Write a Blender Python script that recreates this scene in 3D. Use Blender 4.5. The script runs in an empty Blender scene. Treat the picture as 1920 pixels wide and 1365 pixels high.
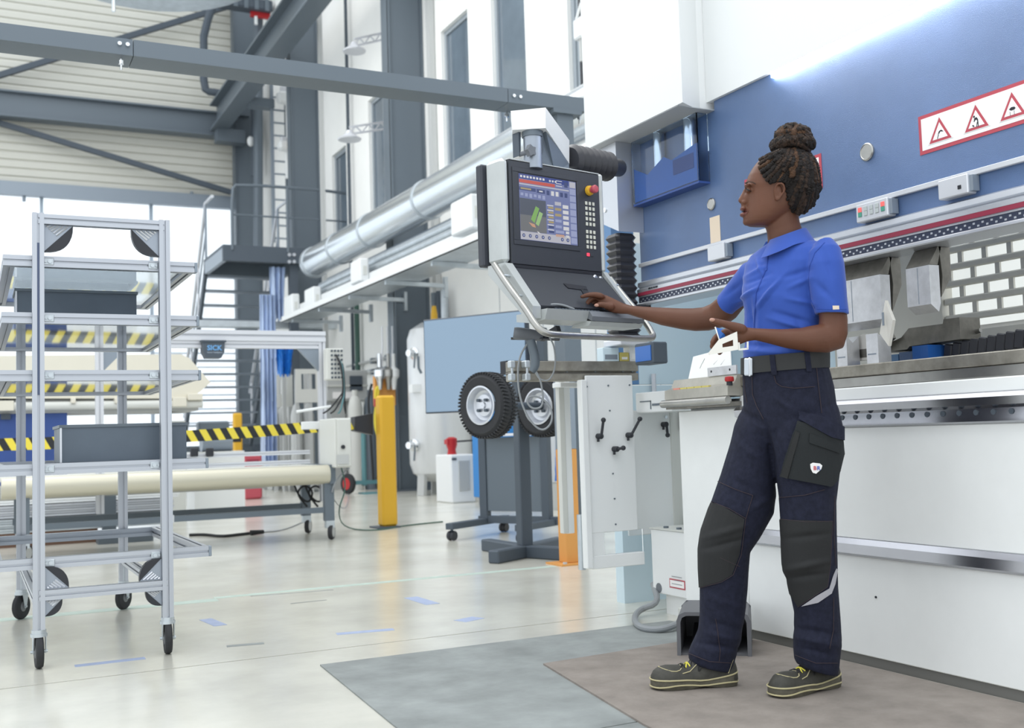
import bpy, bmesh, math, random
from mathutils import Vector, Matrix, Quaternion
random.seed(7)
S = bpy.context.scene
COL = S.collection
# ---------------------------------------------------------------- camera
F, CX, CY, HC = 2025.0, 960.0, 682.5, 0.82          # focal length and centre for a 1920x1365 frame, lens height
def _d(x, y): return Vector(((x-CX)/F, (y-CY)/F, 1.0)).normalized()
_Y = _d(-55, 848); _X = _d(5000, 690); _X = (_X-_X.dot(_Y)*_Y).normalized(); _Z = _X.cross(_Y)
RW = Matrix((_X, _Y, _Z))                            # camera (x right, y down, z forward) -> world
cam_d = bpy.data.cameras.new('camera'); cam = bpy.data.objects.new('camera', cam_d); COL.objects.link(cam)
cam_d.sensor_width = 36.0; cam_d.lens = 36.0*F/1920.0; cam_d.clip_start = 0.05; cam_d.clip_end = 300
m3 = RW @ Matrix(((1, 0, 0), (0, -1, 0), (0, 0, -1)))
cam.matrix_world = Matrix.Translation((0, 0, HC)) @ m3.to_4x4()
cam_d.dof.use_dof = True; cam_d.dof.focus_distance = 3.7; cam_d.dof.aperture_fstop = 4.0
S.camera = cam
# ---------------------------------------------------------------- world, lights, exposure
S.view_settings.view_transform = 'Standard'; S.view_settings.look = 'None'
S.view_settings.gamma = 1.0; S.view_settings.use_curve_mapping = False; S.view_settings.exposure = 0.88
W = bpy.data.worlds.new('sky'); S.world = W; W.use_nodes = True
bg = W.node_tree.nodes['Background']; bg.inputs['Color'].default_value = (0.90, 0.955, 1.0, 1); bg.inputs['Strength'].default_value = 0.85
def area(name, loc, rot, sx, sy, power, col=(1, 1, 1)):
    l = bpy.data.lights.new(name, 'AREA'); l.shape = 'RECTANGLE'; l.size = sx; l.size_y = sy; l.energy = power; l.color = col
    o = bpy.data.objects.new(name, l); COL.objects.link(o); o.location = loc; o.rotation_euler = rot; return o
area('added_overhead_light', (0.3, 2.2, 8.5), (0, 0, 0), 3.5, 9, 130, (1, 0.985, 0.96))  # unseen area light, added overhead for soft shadows
area('added_overhead_light_far', (2.0, 15.0, 10.5), (0, 0, 0), 4, 14, 300, (1, 0.985, 0.96))  # second unseen area light, added above the far hall
# ---------------------------------------------------------------- helpers
def P(px, py, X=None, Y=None, Z=None):
    """world point seen at photo pixel (px, py) on the plane X=, Y= or Z="""
    r = RW @ Vector(((px-CX)/F, (py-CY)/F, 1.0))
    t = X/r.x if X is not None else (Y/r.y if Y is not None else (Z-HC)/r.z)
    return Vector((0, 0, HC)) + t*r
def PN(px, py, o, n):
    r = RW @ Vector(((px-CX)/F, (py-CY)/F, 1.0)); c = Vector((0, 0, HC))
    return c + r*((Vector(o)-c).dot(Vector(n))/r.dot(Vector(n)))
def lin(h):
    h = h.lstrip('#'); v = [int(h[i:i+2], 16)/255 for i in (0, 2, 4)]
    return tuple(c/12.92 if c <= .04045 else ((c+.055)/1.055)**2.4 for c in v)
MATS = {}
def mat(name, c, rough=.5, metal=0, var=0, vs=6, bump=0, bs=60, trans=0, emit=None, es=1, spec=.5, stretch=None, ior=1.45, sheen=0, alpha=1, var2=None):
    m = bpy.data.materials.new(name); m.use_nodes = True; nt = m.node_tree; b = nt.nodes['Principled BSDF']
    c = lin(c) if isinstance(c, str) else c
    b.inputs['Base Color'].default_value = (*c, 1); b.inputs['Roughness'].default_value = rough; b.inputs['Metallic'].default_value = metal
    b.inputs['Specular IOR Level'].default_value = spec; b.inputs['IOR'].default_value = ior
    if trans: b.inputs['Transmission Weight'].default_value = trans
    if sheen: b.inputs['Sheen Weight'].default_value = sheen; b.inputs['Sheen Roughness'].default_value = .4
    if alpha < 1: b.inputs['Alpha'].default_value = alpha
    if emit: b.inputs['Emission Color'].default_value = (*(lin(emit) if isinstance(emit, str) else emit), 1); b.inputs['Emission Strength'].default_value = es
    if var or bump:
        tc = nt.nodes.new('ShaderNodeTexCoord'); mp = nt.nodes.new('ShaderNodeMapping'); nt.links.new(tc.outputs['Object'], mp.inputs['Vector'])
        if stretch: mp.inputs['Scale'].default_value = stretch
    if var:
        n = nt.nodes.new('ShaderNodeTexNoise'); n.inputs['Scale'].default_value = vs; n.inputs['Detail'].default_value = 6; n.inputs['Roughness'].default_value = .6
        nt.links.new(mp.outputs['Vector'], n.inputs['Vector'])
        r = nt.nodes.new('ShaderNodeValToRGB'); r.color_ramp.elements[0].position = .3; r.color_ramp.elements[1].position = .72
        lo = lin(var2) if var2 else tuple(x*(1-var) for x in c)
        r.color_ramp.elements[0].color = (*lo, 1); r.color_ramp.elements[1].color = (*(c if var2 else tuple(min(1, x*(1+var*.6)) for x in c)), 1)
        nt.links.new(n.outputs['Fac'], r.inputs['Fac']); nt.links.new(r.outputs['Color'], b.inputs['Base Color'])
        rr = nt.nodes.new('ShaderNodeMapRange'); rr.inputs['To Min'].default_value = rough*1.15; rr.inputs['To Max'].default_value = rough*.85
        nt.links.new(n.outputs['Fac'], rr.inputs['Value']); nt.links.new(rr.outputs['Result'], b.inputs['Roughness'])
    if bump:
        n2 = nt.nodes.new('ShaderNodeTexNoise'); n2.inputs['Scale'].default_value = bs; n2.inputs['Detail'].default_value = 3
        nt.links.new(mp.outputs['Vector'], n2.inputs['Vector'])
        bp = nt.nodes.new('ShaderNodeBump'); bp.inputs['Strength'].default_value = bump; bp.inputs['Distance'].default_value = .01
        nt.links.new(n2.outputs['Fac'], bp.inputs['Height']); nt.links.new(bp.outputs['Normal'], b.inputs['Normal'])
    MATS[name] = m; return m

class MB:
    """collects shapes; build() links them as one mesh object"""
    def __init__(s): s.bm = bmesh.new()
    def _add(s, vs, fs):
        v = [s.bm.verts.new(p) for p in vs]
        for f in fs:
            try: s.bm.faces.new([v[i] for i in f])
            except ValueError: pass
        return s
    def box(s, a, b, bev=0, M=None):
        x0, x1 = sorted((a[0], b[0])); y0, y1 = sorted((a[1], b[1])); z0, z1 = sorted((a[2], b[2]))
        k = min(bev, .49*min(x1-x0, y1-y0, z1-z0))
        if k <= 0:
            v = [Vector((x, y, z)) for z in (z0, z1) for x, y in ((x0, y0), (x1, y0), (x1, y1), (x0, y1))]
            f = [(3, 2, 1, 0), (4, 5, 6, 7), (0, 1, 5, 4), (1, 2, 6, 5), (2, 3, 7, 6), (3, 0, 4, 7)]
        else:
            v = []; idx = {}
            for i, x in enumerate((x0, x1)):
                for j, y in enumerate((y0, y1)):
                    for l, z in enumerate((z0, z1)):
                        dx, dy, dz = (k if i == 0 else -k), (k if j == 0 else -k), (k if l == 0 else -k)
                        for ax in range(3):
                            idx[(i, j, l, ax)] = len(v)
                            v.append(Vector((x+(0 if ax == 0 else dx), y+(0 if ax == 1 else dy), z+(0 if ax == 2 else dz))))
            f = []
            for ax in range(3):
                for sd in (0, 1):
                    q = []
                    for p, r in ((0, 0), (1, 0), (1, 1), (0, 1)):
                        c = [0, 0, 0]; c[ax] = sd; c[(ax+1) % 3] = p; c[(ax+2) % 3] = r; q.append(idx[(*c, ax)])
                    f.append(q if sd else q[::-1])
            for ax in range(3):
                b1, b2 = (ax+1) % 3, (ax+2) % 3
                for p in (0, 1):
                    for r in (0, 1):
                        c0 = [0, 0, 0]; c0[b1] = p; c0[b2] = r; c1 = list(c0); c1[ax] = 1
                        q = [idx[(*c0, b1)], idx[(*c0, b2)], idx[(*c1, b2)], idx[(*c1, b1)]]
                        f.append(q if (p+r) % 2 else q[::-1])
            for i in (0, 1):
                for j in (0, 1):
                    for l in (0, 1):
                        q = [idx[(i, j, l, a)] for a in range(3)]; f.append(q if (i+j+l) % 2 else q[::-1])
        if M is not None: v = [M @ p for p in v]
        return s._add(v, f)
    def bar(s, p0, p1, w, h, bev=0, up=(0, 0, 1)):
        """square bar from p0 to p1; w sideways, h along up"""
        p0, p1 = Vector(p0), Vector(p1); d = (p1-p0); L = d.length; d.normalize(); u = Vector(up); u = u-u.dot(d)*d
        if u.length < 1e-4: u = Vector((0, 1, 0))-Vector((0, 1, 0)).dot(d)*d
        u.normalize(); r = d.cross(u)
        M = Matrix((d, r, u)).transposed().to_4x4(); M.translation = p0
        return s.box((0, -w/2, -h/2), (L, w/2, h/2), bev, M)
    def loft(s, rings, cap=True, closed=False):
        n = len(rings[0]); vs = [s.bm.verts.new(p) for r in rings for p in r]; m = len(rings)
        for i in range(m if closed else m-1):
            for j in range(n):
                a, b = i*n+j, i*n+(j+1) % n; c, d = ((i+1) % m)*n+(j+1) % n, ((i+1) % m)*n+j
                try: s.bm.faces.new((vs[a], vs[b], vs[c], vs[d]))
                except ValueError: pass
        if cap and not closed:
            s.bm.faces.new(vs[:n][::-1]); s.bm.faces.new(vs[-n:])
        return s
    def cyl(s, p0, p1, r, seg=16, r2=None):
        p0, p1 = Vector(p0), Vector(p1); q = (p1-p0).to_track_quat('Z', 'Y'); r2 = r if r2 is None else r2
        c = [(math.cos(2*math.pi*i/seg), math.sin(2*math.pi*i/seg)) for i in range(seg)]
        return s.loft([[p0+q @ Vector((x*r, y*r, 0)) for x, y in c], [p1+q @ Vector((x*r2, y*r2, 0)) for x, y in c]])
    def lathe(s, prof, o, axis=(0, 0, 1), seg=24, close=False, cap=True):
        o = Vector(o); q = Vector(axis).to_track_quat('Z', 'Y')
        rings = [[o+q @ Vector((r*math.cos(2*math.pi*i/seg), r*math.sin(2*math.pi*i/seg), z)) for i in range(seg)] for r, z in prof]
        return s.loft(rings, cap=cap and not close, closed=close)
    def tube(s, pts, r, seg=8, smooth=0):
        pts = [Vector(p) for p in pts]
        for _ in range(smooth):
            q = [pts[0]]
            for a, b in zip(pts, pts[1:]): q += [a*.75+b*.25, a*.25+b*.75]
            pts = q+[pts[-1]]
            if isinstance(r, (list, tuple)):
                q = [r[0]]
                for a, b in zip(r, r[1:]): q += [a*.75+b*.25, a*.25+b*.75]
                r = q+[r[-1]]
        rings = []; u = None
        for i, p in enumerate(pts):
            d = (pts[min(i+1, len(pts)-1)]-pts[max(i-1, 0)]).normalized()
            if u is None:
                u = Vector((0, 0, 1)) if abs(d.z) < .9 else Vector((1, 0, 0))
            u = (u-u.dot(d)*d).normalized(); w = d.cross(u)
            rr = r[i] if isinstance(r, (list, tuple)) else r
            rings.append([p+(u*math.cos(2*math.pi*k/seg)+w*math.sin(2*math.pi*k/seg))*rr for k in range(seg)])
        return s.loft(rings)
    def prism(s, poly, ext):
        """3-d polygon pushed along ext"""
        e = Vector(ext); a = [Vector(p) for p in poly]; return s.loft([a, [p+e for p in a]])
    def ball(s, c, r, seg=12, rings=8, M=None):
        c = Vector(c); r = (r, r, r) if not isinstance(r, (tuple, list)) else r
        bmm = bmesh.new(); bmesh.ops.create_uvsphere(bmm, u_segments=seg, v_segments=rings, radius=1)
        vs = []
        for v in bmm.verts:
            p = Vector((v.co.x*r[0], v.co.y*r[1], v.co.z*r[2])); p = (M @ p) if M is not None else p; vs.append(c+p)
        bmm.verts.index_update(); fs = [[v.index for v in f.verts] for f in bmm.faces]; bmm.free()
        return s._add(vs, fs)
    def mesh(s, name, smooth=32):
        bmesh.ops.recalc_face_normals(s.bm, faces=s.bm.faces)
        me = bpy.data.meshes.new(name); s.bm.to_mesh(me); s.bm.free()
        if smooth:
            for p in me.polygons: p.use_smooth = True
            me.set_sharp_from_angle(angle=math.radians(smooth))
        return me
    def build(s, name, m, parent=None, label=None, smooth=32, at=None):
        """at: put the object's origin there (mesh kept where it is)"""
        me = s.mesh(name, smooth)
        return place(name, me, m, parent, label, at)
def place(name, me, m, parent=None, label=None, at=None):
    if m is not None and not me.materials: me.materials.append(MATS[m] if isinstance(m, str) else m)
    o = bpy.data.objects.new(name, me); COL.objects.link(o)
    if at is not None:
        me.transform(Matrix.Translation(-Vector(at))); o.location = Vector(at)
    if parent is not None: kid(o, parent)
    if label: o['label'] = label
    return o
WORLD = {}
def wm(o):
    p = Matrix.LocRotScale(o.location, o.rotation_euler, o.scale)
    return p if o.parent is None else wm(o.parent) @ o.matrix_parent_inverse @ p
def kid(o, parent): o.parent = parent; o.matrix_parent_inverse = wm(parent).inverted()
def tag(o, label, cat, group=None, kind=None):
    if label: o['label'] = label
    if cat: o['category'] = cat
    if group: o['group'] = group
    if kind: o['kind'] = kind
    return o
def thing(name, label, cat, loc, group=None, kind=None):
    o = bpy.data.objects.new(name, None); COL.objects.link(o); o.location = loc; o.empty_display_size = .1
    return tag(o, label, cat, group, kind)
def struct(o): o['kind'] = 'structure'; return o
def dup(o, loc, parent=None, rot=None, label=None):
    c = o.copy(); COL.objects.link(c); c.location = loc; c.parent = None
    if rot is not None: c.rotation_euler = rot
    if parent is not None: kid(c, parent)
    if label: c['label'] = label
    return c
def dup_tree(o, off, label=None, parent=None):
    c = o.copy(); COL.objects.link(c)
    if parent is None: c.location = o.location+Vector(off)
    else: c.parent = parent
    if label: c['label'] = label
    for ch in o.children: dup_tree(ch, off, None, c)
    return c
def arc(c, r, a0, a1, n, u, v):
    c, u, v = Vector(c), Vector(u), Vector(v)
    return [c+(u*math.cos(math.radians(a0+(a1-a0)*i/n))+v*math.sin(math.radians(a0+(a1-a0)*i/n)))*r for i in range(n+1)]
def text(name, body, size, loc, right, up, m, parent=None, ext=.0005, align='LEFT', bold=0):
    """flat lettering as a mesh, right/up give its plane"""
    cu = bpy.data.curves.new(name, 'FONT'); cu.body = body; cu.size = size; cu.extrude = ext; cu.align_x = align; cu.offset = bold; cu.resolution_u = 2
    o = bpy.data.objects.new(name, cu); COL.objects.link(o)
    dg = bpy.context.evaluated_depsgraph_get(); me = bpy.data.meshes.new_from_object(o.evaluated_get(dg))
    bpy.data.objects.remove(o); bpy.data.curves.remove(cu)
    r, u = Vector(right).normalized(), Vector(up).normalized(); n = r.cross(u)
    M = Matrix((r, u, n)).transposed().to_4x4(); M.translation = Vector(loc); me.transform(M); me.materials.clear()
    return place(name, me, m, parent)
def tslot(mb, p0, p1, s, up=(0, 0, 1)):
    """aluminium T-slot profile with a groove on each face"""
    p0, p1 = Vector(p0), Vector(p1); d = (p1-p0).normalized(); u = Vector(up); u = (u-u.dot(d)*d)
    if u.length < 1e-3: u = Vector((0, 1, 0))
    u.normalize(); r = d.cross(u); h = s/2; g = s*.11; k = s*.26
    poly = []
    for a in range(4):
        c, sn = [(1, 0), (0, 1), (-1, 0), (0, -1)][a]
        for x, y in ((h, -h), (h, -g), (h-k, -g), (h-k, g), (h, g)): poly.append((x*c-y*sn, x*sn+y*c))
    mb.loft([[p0+r*x+u*y for x, y in poly], [p1+r*x+u*y for x, y in poly]])
    return mb
# ---------------------------------------------------------------- materials
mat('white_paint', '#e6e8e8', .4); mat('white_wall', '#f1f1ee', .75, var=.05, vs=.8)
mat('press_panel', '#eff1f0', .36, var=.06, vs=2.2, bump=.02, bs=9); mat('press_beige', '#c9c6bb', .5, var=.06, vs=3)
mat('blue_plate', '#5573a2', .34, .3, var=.12, vs=3.5, bump=.5, bs=650, spec=.8); mat('blue_gloss', '#2d66b4', .3)
mat('alu', '#cdd0d6', .36, .75); mat('alu_dark', '#9aa1ab', .4, .75); mat('alu_soft', '#d3d5da', .42, .45); mat('trolley_alu', '#b4b8bf', .36, .8); mat('roller_beige', '#c3bfae', .4, .35)
mat('steel', '#a9a8a4', .3, .9, var=.18, vs=9); mat('steel_dirty', '#9c988e', .42, .75, var=.35, vs=14); mat('steel_bright', '#d6d8dc', .16, 1)
mat('steel_rail', '#b9bac0', .2, 1, var=.1, vs=4); mat('chrome', '#e2e4e6', .1, 1)
mat('black_plastic', '#2b2d33', .45); mat('dark_panel', '#3a3d45', .5); mat('rubber', '#2c2d30', .7, bump=.1, bs=90); mat('bellows', '#33343a', .34)
mat('console_silver', '#b9bdbd', .42, .35, var=.06, vs=10); mat('console_black', '#373a41', .48, bump=.05, bs=300); mat('grey_plastic', '#6c7076', .5)
mat('slate_steel', '#656f78', .45, .15); mat('slate_dark', '#4e5761', .55, .1); mat('slate_light', '#8b95a0', .4, .3)
mat('yellow', '#d9a92f', .5); mat('orange', '#d99a52', .55); mat('tape_yellow', '#e8d44a', .5); mat('tape_black', '#26282b', .5)
mat('red', '#b5282c', .4); mat('dull_red', '#b8505c', .45); mat('sign_red', '#b84a57', .5); mat('sign_white', '#f2f0ef', .45); mat('ink', '#22242c', .6)
mat('cream', '#dcd7c8', .5, var=.03, vs=2); mat('beige_rib', '#d3d2c9', .6); mat('grey_rack', '#babcbb', .55, .1); mat('grey_box', '#cfd0cb', .5)
mat('machine_blue', '#35508f', .5, var=.1, vs=3); mat('cabinet_blue', '#2f7fc4', .5); mat('tarp_blue', '#2b7bd0', .35); mat('film', '#b4c7e6', .22, var=.35, vs=7, stretch=(1, 1, .2))
mat('wood', '#6d5446', .7); mat('paper', '#efefed', .8); mat('note', '#e0cfba', .8); mat('stripe_red', '#8e2f45', .4); mat('comb_dark', '#3d4356', .45, .4)
mat('galv', '#c4cbd0', .38, .7, var=.12, vs=7); mat('duct', '#dfe4e8', .24, .85, var=.05, vs=20, stretch=(1, 1, 1)); mat('tank', '#d8dadb', .34, .3, var=.08, vs=4, stretch=(1, 1, .3))
mat('glass', (.93, .97, 1), .02, 0, trans=1, ior=1.45); mat('acrylic', (.66, .72, .76), .03, trans=1, ior=1.5)
mat('led', '#ffffff', .5, emit='#f4f8ff', es=13); mat('lamp_glow', '#ffffff', .5, emit='#fffbe8', es=3)
mat('cable_grey', '#8b8f92', .5); mat('cable_black', '#222427', .55); mat('cable_teal', '#5d8a90', .5); mat('green_paint', '#3f5f55', .5)
mat('mat_grey', '#8c9190', .7, var=.26, vs=4.5, bump=.06, bs=40); mat('mat_brown', '#8a827b', .85, var=.2, vs=9, bump=.15, bs=70)
mat('floor_tape', '#a3afcb', .6, var=.1, vs=20); mat('green_line', '#b9c9bf', .45, var=.12, vs=8)

for _n, _w, _r in (('blue_plate', .7, .32),):
    _b = MATS[_n].node_tree.nodes['Principled BSDF']; _b.inputs['Coat Weight'].default_value = _w; _b.inputs['Coat Roughness'].default_value = _r
# ================================================================ the hall
mat('concrete', '#d4d2c7', .24, var=.2, vs=1.7, spec=.5, bump=.015, bs=3); mat('joint', '#4b4940', .8)
_b = MATS['concrete'].node_tree.nodes['Principled BSDF']; _b.inputs['Coat Weight'].default_value = .45; _b.inputs['Coat Roughness'].default_value = .2
mb = MB()
for y0, y1 in ((-4, 4.195), (4.205, 32)): mb.box((-9, y0, -.15), (7.2, y1, 0))
floor = struct(mb.build('floor', 'concrete'))
MB().box((-9, 4.195, -.15), (7.2, 4.205, -.004)).build('joint_seal', 'joint', floor)
for q, m in (((1.17, 5.93, 3.25, 6.0), 'green_line'), ((-.9, 5.84, 1.17, 5.95), 'green_line')):
    MB().box((q[0], q[1], 0), (q[2], q[3], .0008)).build('painted_line', m, floor)
def strip(a, b, w, m='floor_tape'):
    a, b = P(*a, Z=0), P(*b, Z=0); MB().bar(a+Vector((0, 0, .0006)), b+Vector((0, 0, .0006)), w, .0012).build('tape_strip', m, floor)
strip((631, 1189), (738, 1180), .05); strip((770, 1120), (812, 1133), .075); strip((862, 1165), (897, 1158), .08)
strip((385, 1161), (414, 1173), .06); strip((425, 1212), (495, 1206), .04, 'mat_grey'); strip((140, 1249), (272, 1234), .045)
strip((545, 1132), (612, 1125), .012, 'mat_grey'); strip((470, 1118), (625, 1106), .012, 'mat_grey')
# floor mats
def flat(poly, z0, z1): return MB().prism([(x, y, z0) for x, y in poly], (0, 0, z1-z0))
o = flat([(1.06, 2.63), (2.69, 2.63), (2.69, 3.92), (1.145, 3.92)], .0004, .005).build('floor_mat', 'mat_grey'); tag(o, 'smooth grey sheet mat lying between floor joint and brown mat', 'floor mat')
o = flat([(.9, .9), (1.7, .9), (1.7, 2.622), (1.05, 2.622)], .0004, .005).build('floor_mat', 'mat_grey'); tag(o, 'second grey sheet mat at the bottom edge of the photo', 'floor mat')
o = flat([(1.51, .9), (2.69, .9), (2.69, 3.49), (2.48, 3.49), (1.815, 3.44), (1.67, 2.58)], .0052, .011).build('floor_mat', 'mat_brown'); tag(o, 'rough brown-grey rubber mat under the worker\'s shoes', 'floor mat')
# right-hand wall with openings
XW = 6.6
def wall_x(X, th, y0, y1, z0, z1, holes, m, name):
    ys = sorted({y0, y1, *[h[0] for h in holes], *[h[1] for h in holes]}); zs = sorted({z0, z1, *[h[2] for h in holes], *[h[3] for h in holes]})
    mb = MB()
    for a, b in zip(ys, ys[1:]):
        for c, d in zip(zs, zs[1:]):
            if not any(h[0] <= (a+b)/2 <= h[1] and h[2] <= (c+d)/2 <= h[3] for h in holes): mb.box((X, a, c), (X+th, b, d))
    return struct(mb.build(name, m, smooth=0))
def yz(px, py, X=XW): p = P(px, py, X=X); return p.y, p.z
wins = []
for (a, b) in (((826, 60), (884, 291)), ((918, -40), (990, 232)), ((1060, -60), (1097, 178)), ((690, 190), (726, 392)), ((622, 293), (652, 440))):
    y1, z1 = yz(*a); y0, z0 = yz(*b); wins.append((y0, y1, z0, z1))
wall_r = wall_x(XW, .25, 3.5, 27.5, 0, 14, wins, 'white_wall', 'wall_right')
mat('window_dark', '#66737f', .06, spec=1.0, var=.25, vs=.9); mat('window_grey', '#a9b2b8', .1, spec=.8)
mat('frame_grey', '#9aa2a9', .5)
for i, (y0, y1, z0, z1) in enumerate(wins):
    w = MB()
    for a, b in (((y0, z0), (y0+.07, z1)), ((y1-.07, z0), (y1, z1)), ((y0+.07, z0), (y1-.07, z0+.07)), ((y0+.07, z1-.07), (y1-.07, z1))): w.box((XW+.06, a[0], a[1]), (XW+.14, b[0], b[1]))
    fr = struct(w.build(f'window_{i+1}', 'frame_grey'))
    MB().box((XW+.09, y0+.07, z0+.07), (XW+.1, y1-.07, z1-.07)).build('pane', 'window_dark' if i != 2 else 'window_grey', fr)
# wall seams and cladding joints on the wall bays
for y in (8.4, 9.6, 10.9, 12.2, 13.45):
    MB().box((XW-.004, y, 0), (XW, y+.012, 3.3)).build('panel_joint', 'frame_grey', wall_r)
for z in (1.05, 2.1): MB().box((XW-.004, 3.5, z), (XW, 21.8, z+.015)).build('panel_joint', 'frame_grey', wall_r)
# steel columns along the wall
def hcol(y, x0=6.0, x1=XW, dy=.34, lab=''):
    t = MB(); t.box((x0, y, 0), (x0+.03, y+dy, 14)); t.box((x1-.04, y, 0), (x1-.005, y+dy, 14)); t.box((x0, y+.03, 0), (x1-.005, y+.06, 14)); t.box((x0-.08, y-.06, .0), (x1-.005, y+dy+.06, .025))
    o = t.build('steel_column', 'slate_steel'); tag(o, lab, 'column', 'grey steel wall columns'); return o
hcol(16.0, lab='dark grey steel column rising behind the white pressure tank')
hcol(21.9, lab='dark grey steel column behind the stair platform railing')
hcol(27.0, x0=5.95, lab='dark grey steel column in the far corner of the hall')
# white duct bay strips beside the columns
o = MB().box((6.5, 15.5, 0), (6.59, 15.64, 14)).build('cable_duct', 'grey_rack'); tag(o, 'narrow grey vertical cable duct right of the nearer column', 'cable duct')
# back wall: cladding above, glazing below
YB = 27.5
zl = P(0, 360, Y=YB).z
mb = MB(); mb.box((-9, YB+.12, zl), (6.6, YB+.3, 14)); mb.box((6.35, YB+.12, 0), (6.6, YB+.3, zl)); mb.box((-9, YB+.12, 0), (6.4, YB+.3, .35))
wall_b = struct(mb.build('wall_back', 'beige_rib'))
rib = MB().prism([(-9, YB+.12, 0), (-9, YB+.075, .02), (-9, YB+.07, .15), (-9, YB+.09, .185), (-9, YB+.12, .19)], (15.6, 0, 0)).mesh('cladding_panel', 0)
rib.materials.append(MATS['beige_rib'])
n = int((14-zl)/.2)
for i in range(n):
    r = place('cladding_panel', rib, None, None); r.location = (0, 0, zl+.02+i*.2); kid(r, wall_b)
mat('mullion', '#aab8c6', .5)
MX = (-8.5, -6, -3.5, -1, 1.5, 4.0, 6.3)
for i, x in enumerate(MX):
    MB().box((x-.04, YB+.14, .35), (x+.04, YB+.24, zl)).build('mullion', 'mullion', wall_b)
    if i: MB().box((MX[i-1]+.002, YB+.186, .35), (x-.002, YB+.194, zl)).build('pane', 'glass', wall_b)
for z in (1.0, 1.35, 1.7, 2.05, 2.4, 2.75, 3.1, 3.45, 3.8): MB().box((4.04, YB+.15, z), (6.26, YB+.17, z+.035)).build('glazing_bar', 'mullion', wall_b)
MB().box((-9, YB-.1, zl-.06), (6.4, YB+.1, zl+.26)).build('lintel', 'slate_light', wall_b)
for px in (45, 208, 360): p = P(px, 378, Y=YB); MB().cyl((p.x, YB, p.z), (p.x, YB, p.z+.25), .04, 8).build('lintel_bracket', 'slate_light', wall_b)
a = P(0, 197, Y=27.2); b = P(466, 236, Y=27.2)
g = MB(); g.box((-9, 27.05, a.z-.3), (6.3, 27.1, a.z+.28)); g.box((-9, 26.9, a.z+.26), (6.3, 27.3, a.z+.3)); g.box((-9, 26.9, a.z-.32), (6.3, 27.3, a.z-.28))
o = g.build('wall_girder', 'slate_steel'); tag(o, 'dark grey horizontal steel girder across the ribbed back wall', 'girder')
def brace(a, b, r, lab):
    a, b = P(*a, Y=27.25), P(*b, Y=27.25); d = (b-a); o = MB().bar(a-d*.25, b+d*.02, r*2, r*2).build('wall_brace', 'slate_dark'); tag(o, lab, 'brace', 'diagonal wall braces')
brace((0, 231), (425, 358), .06, 'thin diagonal steel brace below the back wall girder')
brace((0, 141), (440, 8), .065, 'thin diagonal steel brace above the back wall girder')
# crane girder running along the hall
def crane(p, q, X, lab):
    a, b = P(*p, X=X), P(*q, X=X)
    t = MB(); z0, z1 = a.z, b.z
    t.box((X-.03, 12, z0+.0), (X+.03, 26.85, z0+.62)); t.box((X-.2, 12, z0-.03), (X+.2, 26.85, z0+.03)); t.box((X-.2, 12, z0+.6), (X+.2, 26.85, z0+.65))
    o = t.build('crane_girder', 'slate_steel'); tag(o, lab, 'girder')
    MB().box((X+.2, 24.2, z0-.1), (X+.75, 24.5, z0+.1)).build('bracket', 'slate_steel', o); MB().box((X-.1, 26.5, z0-.35), (X+.6, 26.85, z0-.03)).build('bracket', 'slate_steel', o)
crane((432, 215), (432, 160), 5.5, 'long riveted crane girder running to the far corner')
# pipes in the far corner
def pipe(name, pts, r, m, lab, cat='pipe', smooth=1, seg=10):
    o = MB().tube(pts, r, seg, smooth).build(name, m); tag(o, lab, cat); return o
Yp = 26.4
pipe('drain_pipe', [P(412, -25, Y=Yp), P(382, 58, Y=Yp), P(382, 100, Y=Yp), P(382, 166, Y=Yp), P(396, 174, Y=Yp), P(462, 176, Y=Yp), P(478, 186, Y=Yp), P(478, 330, Y=Yp)], .095, 'slate_dark', 'thick dark drain pipe bending under the crane girder', smooth=1)
pipe('drain_pipe', [P(484, 10, Y=26.0), P(484, 500, Y=26.0)], .12, 'slate_steel', 'dark vertical pipe standing beside the far corner ladder', smooth=0)
pp = P(450, 8, Y=25.5); o = MB().box((pp.x-.5, 25.3, pp.z-.12), (pp.x+.75, 25.7, pp.z+.14), .03).build('cable_carrier', 'slate_dark'); tag(o, 'dark cable carrier bundle at the top above the girder', 'cable carrier')
for k in range(5): MB().box((pp.x-.45+k*.25, 25.27, pp.z-.15), (pp.x-.35+k*.25, 25.3, pp.z+.17)).build('link', 'slate_steel', o)
pr = P(478, 30, Y=25.6); o = MB().box((pr.x-.12, 25.5, pr.z-.05), (pr.x+.35, 25.6, pr.z+.08)).build('crane_hook_bracket', 'red'); tag(o, 'small red bracket under the cable carrier at the top', 'bracket'); MB().cyl((pr.x, 25.5, pr.z-.25), (pr.x, 25.5, pr.z-.05), .04, 8).build('hook', 'white_paint', o)
# round roof duct piece at the top left
o = MB(); o.lathe([(1.9, 0), (1.9, .25), (1.5, .34)], P(285, -32, Y=20)+Vector((0, 0, .22)), (0, 0, 1), 32); o = o.build('roof_diffuser', 'galv'); tag(o, 'round galvanised roof diffuser peeking in at the top left', 'air diffuser')
MB().tube([P(213, -20, Y=19.5), P(213, 22, Y=19.5)], .03, 6).build('drop_rod', 'galv', o)
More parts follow.
